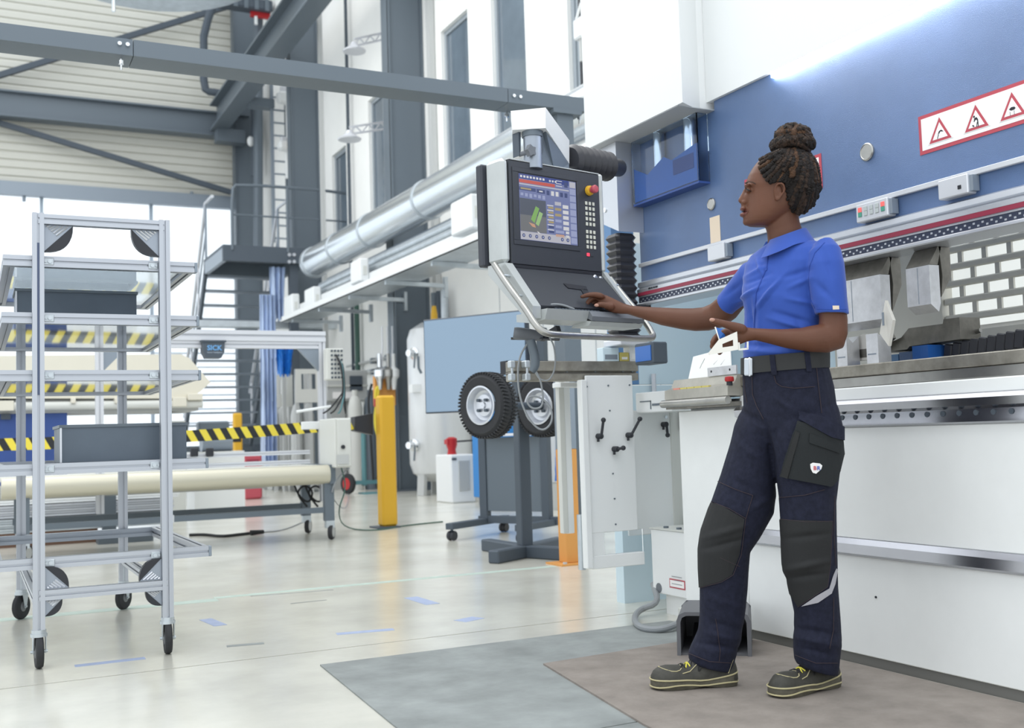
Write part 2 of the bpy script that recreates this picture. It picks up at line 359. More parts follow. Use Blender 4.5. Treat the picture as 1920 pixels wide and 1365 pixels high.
# lamps in the corner
def wall_lamp(px, py, Y, s, lab):
    c = P(px, py, Y=Y); t = thing('wall_lamp', lab, 'lamp', c, 'white corner floodlights')
    MB().box(c+Vector((-.22*s, -.12, -.13*s)), c+Vector((.22*s, .14, .13*s)), .05).build('housing', 'white_paint', t)
    MB().box(c+Vector((-.1*s, .1, .1*s)), c+Vector((.14*s, .2, .32*s)), .02).build('bracket', 'alu_soft', t)
    MB().tube([c+Vector((.05, .1, -.1)), c+Vector((.06, .12, -.9*s))], .05, 8).build('cable', 'white_paint', t)
wall_lamp(537, 184, 24, 1.0, 'white floodlight at the top of the corner ladder under the beam')
wall_lamp(536, 274, 24, .8, 'white floodlight box beside the orange cable ring'); 
c = P(553, 271, Y=23.8); o = MB().tube([c+Vector((math.cos(a*math.pi/8)*.1, 0, math.sin(a*math.pi/8)*.24)) for a in range(17)], .03, 6).build('cable_ring', 'orange'); tag(o, 'orange cable loop hanging beside the lower corner floodlight', 'cable')
c = P(470, 265, Y=26.2); o = MB().ball(c, (.09, .09, .13)).build('wall_sensor', 'white_paint'); tag(o, 'small white sensor at the right end of the wall girder', 'sensor')
# corner ladder
t = thing('ladder', 'grey wall ladder beside the far corner column', 'ladder', (P(520, 500, Y=24.3).x, 24.3, 4))
xa, xb = P(511, 300, Y=24.3).x, P(538, 300, Y=24.3).x
za, zb = P(520, 455, Y=24.3).z, P(520, 160, Y=24.3).z
for x in (xa, xb): MB().bar((x, 24.3, za), (x, 24.3, zb), .07, .07).build('rail', 'slate_light' if x == xa else 'slate_steel', t)
for k in range(18):
    z = za+.1+k*.3
    if z < zb: MB().bar((xa, 24.3, z), (xb, 24.3, z), .035, .035).build('rung', 'slate_light', t)
MB().box((xb+.12, 24.6, za), (xb+.3, 24.65, zb)).build('back_strip', 'white_paint', t)
# round silver air duct along the wall
Xd = 5.70
pa, pb = P(590, 494, X=Xd), P(962, 284, X=Xd); zd = (pa.z+pb.z)/2; rd = .27
t = thing('air_duct', 'long round silver air duct running along the right wall', 'air duct', (Xd, 14, zd))
ya, yb = pa.y, 5.0
MB().cyl((Xd, ya, zd), (Xd, yb, zd), rd, 40).build('tube', 'duct', t)
MB().lathe([(rd+.02, 0), (rd+.02, .12)], (Xd, ya-.1, zd), (0, 1, 0), 40).build('end_cap', 'galv', t)
for px in (640, 700, 805):
    y = P(px, 440-(px-640)*.6, X=Xd).y; MB().lathe([(rd+.015, 0), (rd+.015, .05)], (Xd, y, zd), (0, 1, 0), 40).build('clamp_ring', 'galv', t)
    MB().bar((Xd, y, zd+rd), (5.99 if y > 15.9 and y < 16.5 else XW-.01, y, zd+rd+.1), .04, .04).build('bracket', 'galv', t)
# thinner pipes beside the duct
for k, (dx, dz, r, m, l) in enumerate(((.12, -.40, .05, 'slate_light', 'thin grey pipe directly under the round duct'), (-.02, -.52, .075, 'galv', 'wide silver conduit below the round duct'), (-.12, -.66, .05, 'galv', 'slim silver conduit just above the cable tray'))):
    o = MB().cyl((Xd+dx, ya-.5, zd+dz), (Xd+dx, 5, zd+dz), r, 14).build('conduit', m); tag(o, l, 'pipe', 'pipes below the duct')
# cable tray, trunking and boxes
zt = P(920, 440, X=5.2).z
t = thing('cable_tray', 'white cable tray on brackets along the right wall', 'cable tray', (5.2, 14, zt))
yA = P(528, 603, X=5.2).y
MB().box((5.2, 5, zt), (5.215, yA, zt+.1)).build('side_rail', 'white_paint', t); MB().box((5.2, 5, zt), (5.75, yA, zt+.012)).build('tray_bottom', 'galv', t); MB().box((5.75, 5, zt), (5.765, yA, zt+.1)).build('side_rail', 'galv', t)
for px in (575, 632, 688, 752, 828, 925):
    y = P(px, 600, X=6.1).y
    if y > yA: continue
    b = MB(); b.bar((5.25, y, zt-.03), (6.2, y, zt-.05), .05, .06); b.box((6.15, y-.04, zt-.22), (6.2, y+.04, zt+.08)); b.build('bracket', 'galv', t)
t2 = thing('trunking', 'white cable trunking on the wall above the cable tray', 'trunking', (5.5, 14, zt+.25))
MB().box((5.46, 5, zt+.13), (5.54, yA-.3, zt+.31), .01).build('trunk', 'white_paint', t2)
for px, py, w, h, l in ((876, 405, .34, .42, 'white junction box on the trunking nearest the console'), (676, 510, .26, .36, 'white junction box halfway along the trunking'), (588, 562, .3, .4, 'white junction box near the far end of the trunking'), (549, 575, .3, .42, 'white junction box at the far end of the trunking')):
    p = P(px, py, X=5.4); o = MB().box((5.31, p.y-w*.9, p.z-h/2), (5.459, p.y+w*.9, p.z+h/2), .02).build('junction_box', 'white_paint'); tag(o, l, 'junction box', 'junction boxes along the trunking')
    MB().box((5.36, p.y-w*.9-.01, p.z-.08), (5.42, p.y-w*.9, p.z+.06)).build('gland', 'grey_box', o)
# lower cross tray in the distance
o = MB(); a, b = P(330, 610, Y=21.0), P(630, 612, Y=21.0); o.box((a.x-2, 20.9, a.z-.02), (b.x, 21.2, a.z+.1)); o = o.build('cable_tray', 'galv'); tag(o, 'perforated cable tray crossing below the stair platform', 'cable tray')
# wall brackets with lamps between the columns
def arm_lamp(px0, py0, px1, py1, Y, lab):
    a, b = P(px0, py0, Y=Y), P(px1, py1, Y=Y); t = thing('bracket_lamp', lab, 'lamp', b, 'lamps on wall brackets')
    m = MB(); m.bar(a+Vector((0, 0, .06)), b+Vector((0, 0, .06)), .03, .03); m.bar(a-Vector((0, 0, .06)), b-Vector((0, 0, .06)), .03, .03)
    for k in range(8): m.bar(a.lerp(b, k/7)+Vector((0, 0, .06 if k % 2 else -.06)), a.lerp(b, min(1, (k+1)/7))+Vector((0, 0, -.06 if k % 2 else .06)), .02, .02)
    m.build('lattice_arm', 'alu_soft', t)
    MB().lathe([(.05, .14), (.08, .08), (.2, 0), (.19, -.02)], a+Vector((0, 0, -.14)), (0, 0, 1), 20).build('shade', 'alu_soft', t)
    MB().box(b+Vector((-.06, -.06, -.25)), b+Vector((.06, .06, .3)), .01).build('mount', 'white_paint', t)
    MB().box(b+Vector((0, -.12, .26)), b+Vector((.12, -.05, .38)), .01).build('plug', 'orange', t)
arm_lamp(664, 80, 732, 65, 17.2, 'lattice arm lamp above the grey beam at the nearer column'); arm_lamp(655, 245, 737, 233, 17.0, 'lattice arm lamp below the grey beam at the nearer column')
for px, X, w, m, l in ((727, 6.35, .1, 'alu_soft', 'slim pale vertical pole left of the nearer column'), (654, 6.5, .05, 'slate_dark', 'thin dark vertical rod between the two columns'), (604, 6.1, .08, 'grey_rack', 'grey vertical strip at the edge of the farther column')):
    p = P(px, 300, X=X); o = MB().bar((X, p.y, 2.6 if px > 700 else 1.2), (X, p.y, 14), w, w).build('vertical_pole', m); tag(o, l, 'pole')
p = P(1081, 52, X=6.4); t = thing('wall_sensor', 'small white sensor with cable beside the white machine cover', 'sensor', p); MB().box(p+Vector((0, -.09, -.13)), p+Vector((.12, .09, .12)), .02).build('housing', 'white_paint', t); MB().tube([p+Vector((0, 0, .1)), p+Vector((0, -.12, .25)), p+Vector((0, -.25, .2))], .015, 6).build('cable', 'white_paint', t); MB().bar(p+Vector((.05, 0, -.4)), p+Vector((.05, 0, -.1)), .03, .03).build('stem', 'grey_rack', t)
o = MB().bar((6.5, P(1091, 50, X=6.5).y, 4.9), (6.5, P(1091, 50, X=6.5).y, 12), .06, .06).build('vertical_pole', 'black_plastic'); tag(o, 'black vertical rail at the left edge of the white cover', 'pole')
# pipes low on the wall near the tank
for px, X, z0, z1, r, m, l in ((815, 6.45, 0, zt, .06, 'slate_steel', 'leftmost dark pipe rising to the cable tray behind the tank'), (824, 6.45, 0, zt, .055, 'slate_dark', 'middle dark pipe rising to the cable tray behind the tank'), (833, 6.45, 0, zt, .06, 'galv', 'rightmost silver pipe rising to the cable tray behind the tank'), (668, 6.5, 1.5, 3.6, .05, 'green_paint', 'dark green pipe coming down the white wall')):
    p = P(px, 550, X=X); o = MB().cyl((X, p.y, z0), (X, p.y, z1), r, 12).build('riser_pipe', m); tag(o, l, 'pipe', 'riser pipes')
for k, z in enumerate((2.05, 2.25)):
    o = MB().cyl((6.52, P(735, 640, X=6.5).y, z), (6.52, P(648, 660, X=6.5).y, z), .025, 8).build('wall_pipe', 'grey_rack'); tag(o, ('lower' if k == 0 else 'upper')+' of two thin horizontal pipes on the white wall', 'pipe', 'thin wall pipes')
    for px in (662, 695, 722): y = P(px, 650, X=6.5).y; MB().box((6.5, y-.05, z-.05), (6.58, y+.05, z+.05)).build('clip', 'slate_steel', o)
# overhead light-curtain gantry beam above the green line
YG = 6.0
t = thing('overhead_beam', 'grey sheet-steel beam spanning the top of the picture', 'beam', (1.6, YG, 2.95))
zb = 3.02
xs = P(250, 90, Y=YG).x; xs2 = P(953, 190, Y=YG).x
for a, b in ((-1.5, xs-.002), (xs+.002, xs2-.002), (xs2+.002, 3.62)):
    MB().prism([(a, YG, zb), (a, YG, zb-.09), (a, YG+.03, zb-.092), (a, YG+.2, zb-.092), (a, YG+.2, zb)], (b-a, 0, 0)).build('beam_section', 'slate_light' if a < -9 else 'slate_steel', t)
bolt = MB().cyl((0, 0, 0), (0, -.012, 0), .011, 12).mesh('bolt'); bolt.materials.append(MATS['chrome'])
for px, py in ((224, 82), (239, 84), (963, 180), (975, 182)):
    p = P(px, py, Y=YG); o = place('bolt', bolt, None); o.location = p; kid(o, t)
for px, py in ((227, 107), (1086, 213), (950, 208)):
    p = P(px, py, Z=zb-.092); MB().cyl(p, p+Vector((0, 0, -.07)), .006, 8).cyl(p+Vector((0, 0, -.02)), p+Vector((0, 0, -.04)), .014, 8).build('drop_bolt', 'chrome', t)
MB().box((3.41, YG+.02, .0), (3.53, YG+.16, zb-.12)).build('post', 'slate_steel', t)
MB().box((3.37, YG-.01, zb-.12), (3.58, YG+.19, zb-.092)).build('head_plate', 'slate_steel', t)
# ================================================================ far end of the hall
# stair with platform
Ys = 20.5
c0 = P(418, 458, Y=Ys); c1 = P(418, 488, Y=Ys); c2 = P(604, 470, Y=Ys); zp, zq, xl, xr = c0.z, c1.z, c0.x, 5.95
t = thing('stair_platform', 'dark steel stair platform with railings in front of the far column', 'stairs', ((xl+xr)/2, Ys, 0))
MB().box((xl, Ys, zq), (xr, Ys+.08, zp)).build('front_beam', 'slate_dark', t)
MB().box((xl, Ys+.08, zp-.06), (xr, Ys+1.9, zp)).build('deck', 'slate_dark', t)
MB().box((xl, Ys+.08, zq), (xl+.08, Ys+1.9, zp-.06)).build('side_beam', 'slate_light', t); MB().box((xr-.08, Ys+.08, zq), (xr, Ys+1.9, zp-.06)).build('side_beam', 'slate_steel', t)
MB().box((xl, Ys+1.82, zq), (xr, Ys+1.9, zp-.06)).build('rear_beam', 'slate_steel', t)
for px, py in ((542, 478), (551, 478), (542, 491), (551, 491)): p = P(px, py, Y=Ys); MB().cyl(p, p+Vector((0, -.03, 0)), .035, 8).build('bolt', 'alu', t)
zr = P(436, 344, Y=Ys).z; zm = P(436, 402, Y=Ys).z; x0, x1 = P(435, 400, Y=Ys).x, P(659, 400, Y=Ys).x
MB().tube([(x0, Ys, zp-.1), (x0, Ys, zr-.12), (x0+.1, Ys, zr), (x1-.1, Ys, zr), (x1, Ys, zr-.12), (x1, Ys, zp-.9)], .03, 8, 1).build('handrail', 'slate_steel', t)
MB().cyl((x0, Ys, zm), (x1, Ys, zm), .018, 8).build('mid_rail', 'slate_steel', t)
xm = P(539, 400, Y=Ys).x; MB().cyl((xm, Ys, zp-.1), (xm, Ys, zr), .03, 8).build('rail_post', 'slate_steel', t)
# stair flight going down away from the camera
ye, zend = 25.2, .9
xs0, xs1 = xl+.05, xl+1.55
for x in (xs0, xs1): MB().prism([(x-.03, Ys+1.9, zp-.02), (x-.03, Ys+1.9, zq), (x-.03, ye, zend-.2), (x-.03, ye, zend+.1)], (.06, 0, 0)).build('stringer', 'slate_dark', t)
nst = 13
for k in range(nst):
    f = (k+.7)/nst; y = Ys+1.95+f*(ye-Ys-2.1); z = zp-.1+f*(zend-zp+.1); MB().box((xs0, y-.13, z-.03), (xs1, y+.13, z+.01)).build('tread', 'slate_light', t)
for x in (xs0, xs1):
    MB().tube([(x, Ys+1.2, zr), (x, Ys+1.9, zr), (x, ye, zend+1.1)], .035, 8).build('handrail', 'alu_soft', t); MB().tube([(x, Ys+1.9, zm), (x, ye, zend+.55)], .018, 8).build('mid_rail', 'slate_light', t)
    for k in range(4): f = k/3.2; y = Ys+1.9+f*(ye-Ys-1.9); z = zp+f*(zend-zp); MB().cyl((x, y, z), (x, y, z+(zr-zp)), .025, 8).build('rail_post', 'alu_soft' if k else 'slate_light', t)
MB().box((xs0-.6, ye-.05, zend-.4), (xs1+.1, ye+1.0, zend-.1)).build('landing', 'slate_steel', t)
for x, y in ((xr-.3, Ys+.2), (xs1+.05, ye-.4), (xs0+.1, ye+.5)): MB().box((x-.08, y-.08, 0), (x+.08, y+.08, zq if y < 22 else zend-.1)).build('support_post', 'slate_dark', t)
# hanging film and tarpaulin
def drape(name, px0, px1, pyt, pyb, Y, m, lab, cat, amp=.05, waves=5, taper=0):
    a, b = P(px0, pyt, Y=Y), P(px1, pyt, Y=Y); zb_ = P((px0+px1)/2, pyb, Y=Y).z; mb = MB(); N = 40; rows = 8; fr, bk = [], []
    for s, L in ((0, fr), (.012, bk)):
        for j in range(rows+1):
            f = j/rows; z = a.z+(zb_-a.z)*f
            L.append([Vector((a.x+(b.x-a.x)*(u/N*(1-taper*f)+taper*f*.5*(1-0)), Y+s+amp*math.sin(u/N*waves*6.28+f*2)*(.4+f)+.02*math.sin(u*1.7+j), z+.03*math.sin(u*.9)*f)) for u in range(N+1)])
    for j in range(rows+1): fr[j] = fr[j]+bk[j][::-1]
    mb.loft(fr); o = mb.build(name, m, smooth=60); tag(o, lab, cat); return o
drape('plastic_film', 487, 516, 552, 872, 17.0, 'film', 'shiny blue-white plastic film curtain hanging beside the gas racks', 'curtain', .06, 4)
drape('tarpaulin', 514, 552, 640, 704, 17.4, 'tarp_blue', 'bright blue tarpaulin hanging above the gas racks', 'tarpaulin', .05, 2, .4)
drape('plastic_film', 505, 535, 500, 600, 20.7, 'film', 'pale crumpled film hanging below the stair platform', 'curtain', .1, 3, .3)
# gas cylinder racks
def rack(px0, px1, pyt, Y, lab):
    a, b = P(px0, pyt, Y=Y), P(px1, pyt, Y=Y); w = b.x-a.x; t = thing('gas_rack', lab, 'rack', ((a.x+b.x)/2, Y, 0), 'gas cylinder racks'); h = a.z
    for x in (a.x, a.x+w*.5, b.x-.06):
        MB().box((x, Y, 0), (x+.06, Y+.06, h)).build('post', 'grey_rack', t); MB().box((x, Y+.8, 0), (x+.06, Y+.86, h)).build('post', 'grey_rack', t)
    zz = h-.55
    m = MB(); m.box((a.x+.1, Y-.012, h-.08), (b.x-.1, Y-.002, h)); m.box((a.x+.1, Y-.012, zz), (b.x-.1, Y-.002, zz+.22)); m.box((a.x, Y-.012, zz), (a.x+.1, Y-.002, h)); m.box((b.x-.1, Y-.012, zz), (b.x, Y-.002, h)); m.build('head_plate', 'grey_box', t)
    MB().box((a.x, Y, .12), (b.x, Y+.86, .18)).build('base_plate', 'grey_rack', t)
    for k in range(2): MB().lathe([(.1, .2), (.1, h-.75), (.06, h-.6), (.03, h-.55)], (a.x+w*(.28+.45*k), Y+.4, 0), (0, 0, 1), 16).build('gas_cylinder', 'grey_rack', t)
rack(512, 548, 703, 18.3, 'left grey gas cylinder rack beside the hanging film'); rack(553, 602, 692, 17.3, 'right grey gas cylinder rack behind the alu gantry post')
# grey press behind the gantry
a, b = P(612, 694, Y=17.6), P(690, 752, Y=17.6)
t = thing('workshop_press', 'grey floor-standing workshop machine right of the gas racks', 'machine', ((a.x+b.x)/2, 17.8, 0))
MB().box((a.x, 17.6, b.z), (b.x, 18.2, a.z), .02).build('head', 'grey_rack', t); MB().box((a.x, 17.57, b.z+.25), (b.x, 17.6, b.z+.28)).build('rib', 'grey_box', t)
for x in (a.x+.1, b.x-.35): MB().box((x, 17.7, 0), (x+.25, 18.1, b.z)).build('leg', 'grey_rack', t)
MB().box((a.x+.4, 17.57, a.z-.35), (a.x+.62, 17.6, a.z-.1)).build('hatch', 'slate_dark', t); MB().box((a.x+.1, 17.58, b.z+.05), (a.x+.5, 17.6, b.z+.16)).build('nameplate', 'sign_white', t)
for px, l, m in ((668, 'pale gas cylinder standing left of the blue hand truck', 'grey_box'), (697, 'dark gas cylinder standing behind the yellow bollard', 'slate_steel')):
    p = P(px, 860, Y=17.2); o = MB().lathe([(.12, .0), (.12, 1.35), (.09, 1.5), (.05, 1.55), (.05, 1.65)], (p.x, 17.2, 0), (0, 0, 1), 20).build('gas_cylinder', m); tag(o, l, 'gas cylinder')
# blue hand truck
p = P(686, 925, Z=0); t = thing('hand_truck', 'small blue two-wheeled hand truck left of the yellow bollard', 'hand truck', p)
MB().tube([(p.x-.02, p.y, .12), (p.x-.02, p.y, 1.05), (p.x-.05, p.y-.05, 1.15)], .04, 8).build('pole', 'cabinet_blue' if 0 else 'cable_teal', t)
MB().box((p.x-.25, p.y-.04, .14), (p.x+.25, p.y+.04, .2)).build('axle', 'cable_teal', t); MB().box((p.x-.12, p.y-.3, .0), (p.x+.12, p.y, .02)).build('toe_plate', 'cable_teal', t)
for s in (-1, 1):
    w = MB().lathe([(.09, -.035), (.15, -.03), (.16, 0), (.15, .03), (.09, .035)], (p.x+s*.28, p.y, .16), (1, .35, 0), 24).build('wheel', 'rubber', t); MB().lathe([(.09, -.037), (.09, .037)], (p.x+s*.28, p.y, .16), (1, .35, 0), 16).build('hub', 'red', w)
# valve station on the column
p = P(722, 740, Y=15.6); t = thing('valve_station', 'orange-backed gas valve station with hoses behind the yellow bollard', 'valves', (p.x, 15.6, 1.2))
a, b = P(703, 705, Y=15.7), P(742, 760, Y=15.7); MB().box((a.x, 15.7, b.z), (b.x, 15.8, a.z)).build('board', 'orange', t)
for px, m in ((712, 'chrome'), (728, 'steel'), (738, 'white_paint')): q = P(px, 700, Y=15.6); MB().lathe([(.03, -.25), (.05, -.1), (.09, -.05), (.09, .05), (.03, .1), (.03, .3)], q, (0, 0, 1), 12).build('valve', m, t)
MB().tube([P(705, 770, Y=15.6), P(703, 730, Y=15.6), P(712, 722, Y=15.6), P(700, 790, Y=15.6), P(712, 830, Y=15.6)], .02, 6, 2).build('hose', 'tape_yellow', t)
MB().tube([P(697, 720, Y=15.6), P(690, 745, Y=15.6), P(693, 790, Y=15.6), P(700, 900, Y=15.6)], .02, 6, 2).build('hose', 'cable_black', t); MB().box(P(709, 755, Y=15.55)-Vector((.06, .03, .06)), P(709, 755, Y=15.55)+Vector((.06, .03, .06))).build('red_valve', 'red', t)
for px in (715, 725, 734): MB().tube([P(px, 700, Y=15.65), P(px+2, 650, Y=15.65), P(px+1, 612, Y=15.7)], .012, 6).build('hose', 'alu_soft', t)
# white pressure tank
pc = P(828, 900, Y=14.6); xt = pc.x; yt = 14.6; rt = .455; zt0, zt1 = P(828, 905, Y=14.2).z, P(828, 596, Y=14.2).z
t = thing('pressure_tank', 'tall white cylindrical pressure tank behind the television', 'tank', (xt, yt, 0))
MB().lathe([(.02, zt0-.02), (rt*.55, zt0+.02), (rt*.9, zt0+.13), (rt, zt0+.27), (rt, zt1-.27), (rt*.9, zt1-.13), (rt*.55, zt1-.03), (.02, zt1)], (xt, yt, 0), (0, 0, 1), 48).build('shell', 'tank', t)
for a in (200, 320, 80): c, s_ = math.cos(math.radians(a)), math.sin(math.radians(a)); MB().bar((xt+c*rt*.8, yt+s_*rt*.8, zt0+.2), (xt+c*rt*.86, yt+s_*rt*.86, 0), .14, .06, up=(c, s_, 0)).build('leg', 'grey_rack', t)
for py, dx in ((663, 0), (835, 0)):
    q = P(771, py, Y=14.5); v = MB().lathe([(.07, 0), (.09, .05), (.09, .11), (.05, .13), (.05, .22)], (q.x+.12, q.y, q.z), (-1, -.45, 0), 16).build('flange_valve', 'chrome', t); MB().bar((q.x, q.y-.15, q.z), (q.x-.02, q.y-.15, q.z-.22), .02, .02).build('lever', 'slate_steel', v)
MB().box((xt-rt-.06, yt-.25, P(780, 735, Y=14.3).z), (xt-rt+.1, yt-.1, P(780, 720, Y=14.3).z)).build('gauge_box', 'white_paint', t); q = P(800, 592, Y=14.4); MB().lathe([(.05, -.2), (.05, 0), (.03, .12)], (q.x+.2, yt, zt1+.1), (0, 0, 1), 12).build('top_valve', 'yellow', t)
MB().tube([P(784, 668, Y=14.1), P(785, 690, Y=14.1), P(790, 700, Y=14.1)], .02, 6).build('small_pipe', 'slate_steel', t)
# white dryer box with red valve
a, b = P(862, 852, Y=12.4), P(886, 945, Y=12.4)
t = thing('air_dryer', 'small white floor unit with grey grille beside the tank', 'dryer', ((a.x+b.x)/2, 12.6, 0))
MB().box((P(845, 852, Y=12.4).x, 12.4, 0), (b.x+.05, 12.9, a.z), .015).build('body', 'white_paint', t); MB().box((a.x-.02, 12.385, a.z-.45), (a.x+.12, 12.4, a.z-.08)).build('grille', 'grey_rack', t); MB().box((P(847, 860, Y=12.4).x, 12.39, a.z-.07), (a.x-.05, 12.4, a.z-.04)).build('slot', 'slate_dark', t)
o = thing('red_valve', 'red valve with dark lever on top of the white dryer', 'valve', (a.x, 12.5, a.z)); MB().lathe([(.06, 0), (.05, .06), (.07, .12), (.07, .2), (.03, .22)], (a.x-.02, 12.6, a.z), (0, 0, 1), 14).build('body', 'red', o); MB().box((a.x-.1, 12.55, a.z+.13), (a.x+.02, 12.65, a.z+.19)).build('inlet', 'red', o); MB().bar((a.x+.03, 12.6, a.z+.16), (a.x+.32, 12.6, a.z+.17), .025, .02).build('lever', 'cable_black', o)
# blue cabinets and bucket behind the wheel stand
a, b = P(925, 812, Y=11.2), P(1000, 935, Y=11.2)
t = thing('blue_cabinet', 'bright blue steel cabinet behind the wheel stand', 'cabinet', ((a.x+b.x)/2, 11.4, 0))
xb2 = P(1029, 820, Y=11.2).x
MB().box((a.x, 11.2, .1), (xb2, 11.8, a.z+.5), .01).build('body', 'cabinet_blue', t); MB().box((a.x, 11.19, .83), (xb2, 11.2, .845)).build('seam', 'slate_dark', t); MB().box((a.x+.05, 11.22, 0), (xb2-.05, 11.75, .1)).build('plinth', 'slate_dark', t)
MB().box((a.x+.25, 11.185, 1.0), (a.x+.42, 11.2, 1.12)).build('vent', 'machine_blue', t)
p = P(1040, 920, Y=10.4); o = MB().lathe([(.13, .0), (.16, .3), (.17, .3)], (p.x, 10.4, 0), (0, 0, 1), 20).build('bucket', 'grey_rack'); tag(o, 'grey bucket on the floor right of the blue cabinet', 'bucket')
drape('tarpaulin', 1044, 1060, 818, 905, 10.8, 'tarp_blue', 'narrow blue cloth hanging behind the orange post', 'tarpaulin', .04, 2)
# yellow bollards and barrier belt
def bollard(px, py, w, h, lab):
    p = P(px, py, Z=0); t = thing('bollard', lab, 'bollard', p, 'yellow barrier posts')
    MB().box((p.x-w/2+.03, p.y, .012), (p.x+w/2+.03, p.y+w, h), .02).build('post', 'yellow', t); MB().box((p.x-w*.75, p.y-w*.25, 0), (p.x+w*.75, p.y+w*1.25, .014)).build('base_plate', 'slate_dark', t); return p, t
hb = P(727, 742, Y=9.66).z
p1, t1 = bollard(727, 990, .15, hb, 'yellow steel bollard standing right of the control box')
p2, t2 = bollard(445, 932, .13, 1.3, 'distant yellow bollard seen under the barrier belt'); MB().box((p2.x-.07, p2.y-.005, .85), (p2.x+.07, p2.y+.0, .95)).build('band', 'tape_black', t2)
q = P(700, 795, Y=9.66); MB().prism([(p1.x-.075, 9.68, q.z-.1), (p1.x-.075, 9.68, q.z+.1), (p1.x-.25, 9.68, q.z+.07), (p1.x-.25, 9.68, q.z-.06)], (0, .12, 0)).build('belt_head', 'black_plastic', t1)
t = thing('barrier_belt', 'yellow and black striped barrier belt stretched behind the trolley', 'barrier belt', (1.5, 9.7, q.z))
x0, x1, z0 = -1.2, p1.x-.25, q.z+.005; zL = P(0, 830, Y=9.7).z; n = 74; hw = .05
def zc(x): f = (x-x0)/(x1-x0); return zL+(z0-zL)*f-.05*math.sin(math.pi*min(1, max(0, f)))
wv = (x1-x0)/n
for k in range(n):
    xa, xb = x0+k*wv, x0+(k+1)*wv; sk = -.045
    MB().prism([(xa+sk, 9.72, zc(xa)+hw), (xb+sk, 9.72, zc(xb)+hw), (xb-sk*.2, 9.72, zc(xb)-hw), (xa-sk*.2, 9.72, zc(xa)-hw)], (0, .004, 0)).build('belt_stripe', 'tape_yellow' if k % 2 else 'tape_black', t, smooth=0)
# red box far away
a, b = P(456, 852, Y=16.0), P(492, 890, Y=16.0); o = MB().box((a.x, 16.0, 0), (b.x, 16.5, a.z), .03).build('red_crate', 'dull_red'); tag(o, 'dull red crate on the floor right of the distant bollard', 'crate'); MB().box((a.x+.05, 15.99, a.z-.12), (b.x-.05, 16.0, a.z-.08)).build('handle_slot', 'stripe_red', o)
# ---------------------------------------------------------------- inspection table with alu gantry
Yf, Yr, xe = 8.8, 9.57, 2.72
t = thing('inspection_table', 'grey wheeled conveyor table with cream roller edge beneath the gantry', 'conveyor table', (1.5, 9.2, 0))
ztop = P(600, 872, Y=Yf).z; zbot = P(600, 908, Y=Yf).z; xs = .2
MB().cyl((xs, Yf, (ztop+zbot)/2), (xe-.05, Yf, (ztop+zbot)/2), (ztop-zbot)/2, 24).build('front_roller', 'roller_beige', t)
MB().box((xs, Yf, ztop-.035), (xe-.05, Yr, ztop-.005)).build('table_top', 'grey_box', t); MB().cyl((xs, Yr, (ztop+zbot)/2-.06), (xe-.4, Yr, (ztop+zbot)/2-.06), .06, 16).build('rear_roller', 'grey_rack', t)
MB().box((xe-.05, Yf-.05, zbot), (xe, Yr+.05, ztop)).build('end_plate', 'slate_steel', t)
cw = []
for x, y in ((xe-.05, Yf), (xe-.03, Yr), (.35, Yf), (.35, Yr)):
    MB().box((x-.04, y-.03, .16), (x+.04, y+.03, zbot+.02)).build('leg', 'slate_steel', t)
    w = MB().lathe([(.045, -.018), (.06, -.018), (.066, 0), (.06, .018), (.045, .018)], (x+.02, y, .066), (.8, -.5, 0), 20).build('caster', 'rubber', t); MB().lathe([(.045, -.019), (.045, .019)], (x+.02, y, .066), (.8, -.5, 0), 14).build('hub', 'grey_rack', w); MB().box((x-.03, y-.03, .1), (x+.04, y+.03, .16)).build('fork', 'galv', w)
zr1 = P(500, 962, Y=Yf).z
for y in (Yf, Yr): MB().box((.3, y-.02, zr1-.025), (xe-.05, y+.02, zr1+.02)).build('lower_rail', 'slate_steel', t)
MB().box((1.4, Yf-.022, zr1-.03), (1.42, Yf-.02, zr1+.03)).build('cable_tie', 'alu_soft', t)
for k, (px, w) in enumerate(((580, 46), (600, 40))): MB().tube([P(px-30, 905, Y=9.3), P(px-20, 930, Y=9.3), P(px, 945, Y=9.3), P(px+8, 920, Y=9.3), P(px-10, 908, Y=9.3), P(px-25, 925, Y=9.3), P(px-4, 950, Y=9.3)], .009, 6, 2).build('loose_cable', 'cable_black', t)
t = thing('alu_gantry', 'aluminium profile gantry frame standing over the conveyor table', 'frame', (1.7, 9.2, ztop))
Yg = 9.2; xg = P(603, 700, Y=Yg).x; zg = P(603, 632, Y=Yg).z; xg0 = P(186, 700, Y=Yg).x
tslot(MB(), (xg0-.3, Yg, zg), (xg+.03, Yg, zg), .09).build('top_beam', 'alu_soft', t); tslot(MB(), (xg0-.3, Yg, zg-.076), (xg-.031, Yg, zg-.076), .06).build('lower_beam', 'alu_soft', t)
tslot(MB(), (xg, Yg, .3), (xg, Yg, zg-.045), .06, (0, 1, 0)).build('post', 'alu_soft', t); tslot(MB(), (xg0, Yg, .3), (xg0, Yg, zg-.045), .06, (0, 1, 0)).build('post', 'alu_soft', t)
for s, x in ((-1, xg-.03), (1, xg0+.03)): MB().prism([(x, Yg-.02, zg-.1), (x+s*.19, Yg-.02, zg-.1), (x, Yg-.02, zg-.3)], (0, .04, 0)).build('gusset', 'slate_light', t)
for py, a in ((848, 1.2), (866, 1.25)): z = P(560, py, Y=Yg-.1).z; tslot(MB(), (a, Yg-.1, z), (xg-.15, Yg-.1, z), .035).build('guide_rail', 'alu_soft', t)
for px in (364, 393): q = P(px, 848, Y=Yg-.15); MB().box(q-Vector((.03, .02, .035)), q+Vector((.03, .02, .035)), .006).build('clamp', 'black_plastic', t)
